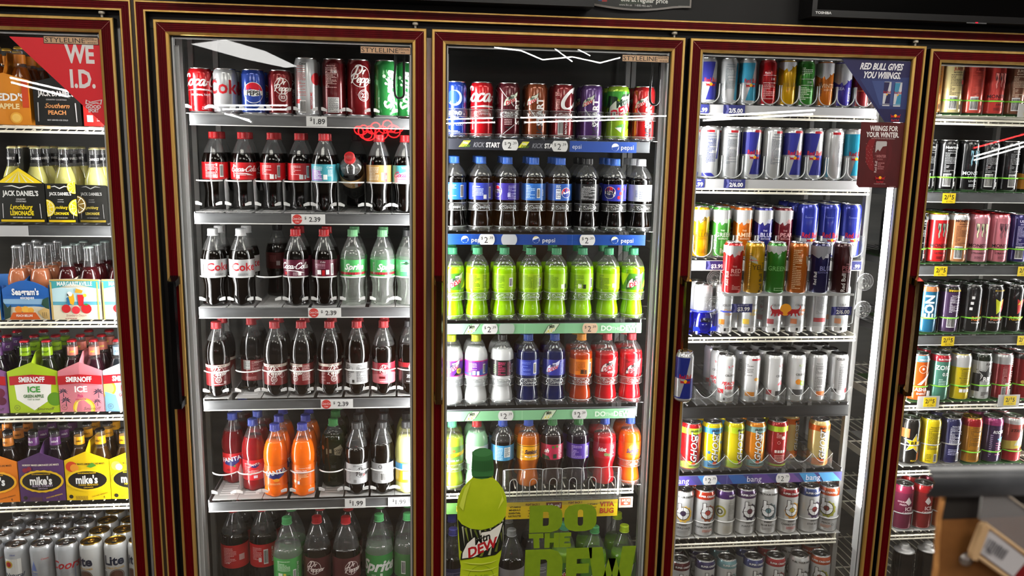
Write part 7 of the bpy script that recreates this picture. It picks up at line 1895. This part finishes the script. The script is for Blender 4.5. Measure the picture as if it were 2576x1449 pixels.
lamp([((8.073, -.384), (8.826, -.169)), ((8.077, -.44), (8.832, -.23))], 9.0, .008, 'pair of white tubes mirrored in the energy cooler door')
lamp([((8.058, -.264), (8.81, -.055))], 8.6, .009, 'thin red tube mirrored in the energy cooler door', light_mat('red_tube', (1, .03, .03), 30))
t = thing('neon_sign', 'looping red neon script sign across the shop', 'sign', (-.54, -9.0, Z0 - .21))
m = MB()
P = []
for i in range(150):
    a = i * .42
    P.append((-.27 + .0036 * i + .075 * math.cos(a), -.02 * math.sin(a * .5), -.03 + .0006 * i + .07 * math.sin(a) + .05 * math.sin(i * .13)))
m.tube(P, .0065, light_mat('neon_red', (1, .012, .015), 30), 6)
obj('glass_tube', m, t)
m = MB()
m.box(-.36, .36, -.05, -.04, -.19, .17, pm('0a0a0a', .8))
for x in (-.2, .2):
    m.box(x - .003, x + .003, -.05, -.044, .17, 1.3, pm('2a2a2a', .6))
obj('backing_board', m, t)
t = thing('light_box', 'wide slanting lit panel across the shop, mirrored in the cola cooler door', 'light', (0, -9.1, Z0))
m = MB()
m.prism([(-2.93, .86), (-2.5, .93), (-2.0, .80), (-1.60, .62), (-1.75, .60), (-2.3, .70)], -.05, 0, light_mat('dim_panel', (1, .98, .95), 7))
obj('panel', m, t)
t = thing('glare_streak', 'added zigzag white rope light across the shop', 'light', (0, -9, Z0))  # added unseen zigzag, glows to imitate lights mirrored in warped glass
m = MB()
m.tube([(1.0, 0, .93), (1.354, 0, .901), (1.653, 0, .791), (2.059, 0, .84), (2.445, 0, .773), (2.718, 0, .849)], .0055, LAMPM, 6)
m.tube([(1.806, 0, .946), (2.061, 0, .777)], .0045, LAMPM, 6)
m.tube([(2.121, 0, .945), (2.304, 0, .863)], .0045, LAMPM, 6)
obj('streak', m, t)

# ------------------------------------------------------------------ cardboard display close to the camera
R = Matrix.Rotation(math.radians(0), 4, 'Z')
t = thing('cardboard_display', 'brown cardboard display stand with a black top flap, close to camera', 'display', (.242, -1.9, 0))
CARD = noisy('brown_card', '7a4c1c', '8c5a26', 60, .75)
DARKC = noisy('black_card', '1a1816', '262320', 30, .6)
m = MB()
zt = Z0 - .471
m.prism([(0, .6), (.0, zt), (.5, zt), (.5, .6)], 0, .0035, CARD)
obj('front_panel', m, t)
m = MB()
rr = random.Random(2)
P = [(0.0005, -.001 + .0, .6)]
P = [(-.0012 + .0012 * math.sin(i * 1.9) - .0008 * (i % 5 == 0), -.0002, .6 + (zt - .6) * i / 60) for i in range(61)]
m.tube(P, .0016, noisy('torn_edge', 'a8703a', 'c88e50', 90, .8), 6)
obj('torn_edge', m, t)
m = MB()
m.box(.0, .5, -.0006, 0, zt - .017, zt, DARKC)
obj('black_band', m, t)
m = MB()
n = 16
v, f = [], []
for i in range(n + 1):
    u = i / n
    x = -.014 + .32 * u
    y = -.004 - .004 * math.sin(u * 9)
    zt2 = zt + .014 + .001 * math.sin(u * 11)
    zb2 = zt - .002 + .004 * math.sin(u * 7 + .6) if u > .06 else zt + .001
    v += [(x, y, zb2 - .003), (x + .002, y - .003, (zt2 + zb2) / 2), (x + .001, y + .003, zt2), (x + .003, y + .010, zt2 - .002)]
for i in range(n):
    for k in range(3):
        a = i * 4 + k
        f.append((a, a + 4, a + 5, a + 1))
m.add(v, f, noisy('black_film', '2c2d30', '55575c', 22, .35), True)
obj('top_flap', m, t)
m = MB()
m.lathe([(.004, 0), (.0035, .0014), (.0001, .002)], pm('b8b4b0', .3, .7), 14)
m.v = [(x, -z, y) for x, y, z in m.v]
o = obj('rivet', m, t)
o.location = (.0165, -.0006, Z0 - .512)
# price rail with its ticket and the clear wing above it
t2 = thing('label_holder', 'cream ticket rail with white barcode ticket on the cardboard display', 'label holder', (.242, -1.91, 0))
CREAM = pm('c9a67c', .5)
zz = lambda d: Z0 - d
m = MB()
m.tube([(.0175, 0, zz(.4865)), (.06, -.0, zz(.5165)), (.11, 0, zz(.552))], .0011, CREAM, 6)
m.tube([(.0135, 0, zz(.5035)), (.05, 0, zz(.529)), (.10, 0, zz(.566))], .0011, CREAM, 6)
m.prism([(.0175, zz(.486)), (.0152, zz(.487)), (.0112, zz(.5025)), (.0115, zz(.506)), (.0145, zz(.507)), (.0155, zz(.503)), (.0192, zz(.4885))], -.002, .002, CREAM)
obj('rail', m, t2)
m = MB()
m.prism([(.0195, zz(.4905)), (.0178, zz(.4945)), (.0165, zz(.5005)), (.0172, zz(.5035)), (.0385, zz(.5185)), (.0455, zz(.5085)), (.023, zz(.4915))], .0, .003, pm('c4c2c6', .5))
tk = obj('ticket', m, t2)
bars = []
for i in range(9):
    a = .0212 + i * .0013
    b = -.4948 - i * .00085
    bars.append(('P', [(a * 1000, (Z0 + b) * 1000), ((a + .0007 + .0003 * (i % 3)) * 1000, (Z0 + b) * 1000 - .5), ((a - .0018) * 1000, (Z0 + b) * 1000 - 6), ((a - .0025) * 1000, (Z0 + b) * 1000 - 5.5)], '77757a'))
bars.append(('P', [(19.5, (Z0 - .5015) * 1000), (21, (Z0 - .4995) * 1000), (23, (Z0 - .5050) * 1000)], '66646a'))
obj('artwork_print', flat(bars, 0, .5), tk)
m = MB()
m.prism([(.0385, zz(.5190)), (.0455, zz(.5090)), (.11, zz(.5535)), (.103, zz(.5635))], .0, .004, pm('7c1014', .4))
obj('red_backing', m, t2)
m = MB()
m.prism([(.0165, zz(.462)), (.0165, zz(.4855)), (.11, zz(.5505)), (.11, zz(.526))], .004, .0048, clear('clear_wing', (.82, .78, .80), .08, 1.45, .25))
m.tube([(.0165, .0035, zz(.462)), (.11, .0035, zz(.526))], .0006, pm('a89a8c', .5), 5)
m.tube([(.0165, .0035, zz(.462)), (.0165, .0035, zz(.4855))], .0005, ACRYLEDGE, 5)
obj('clear_wing', m, t2)
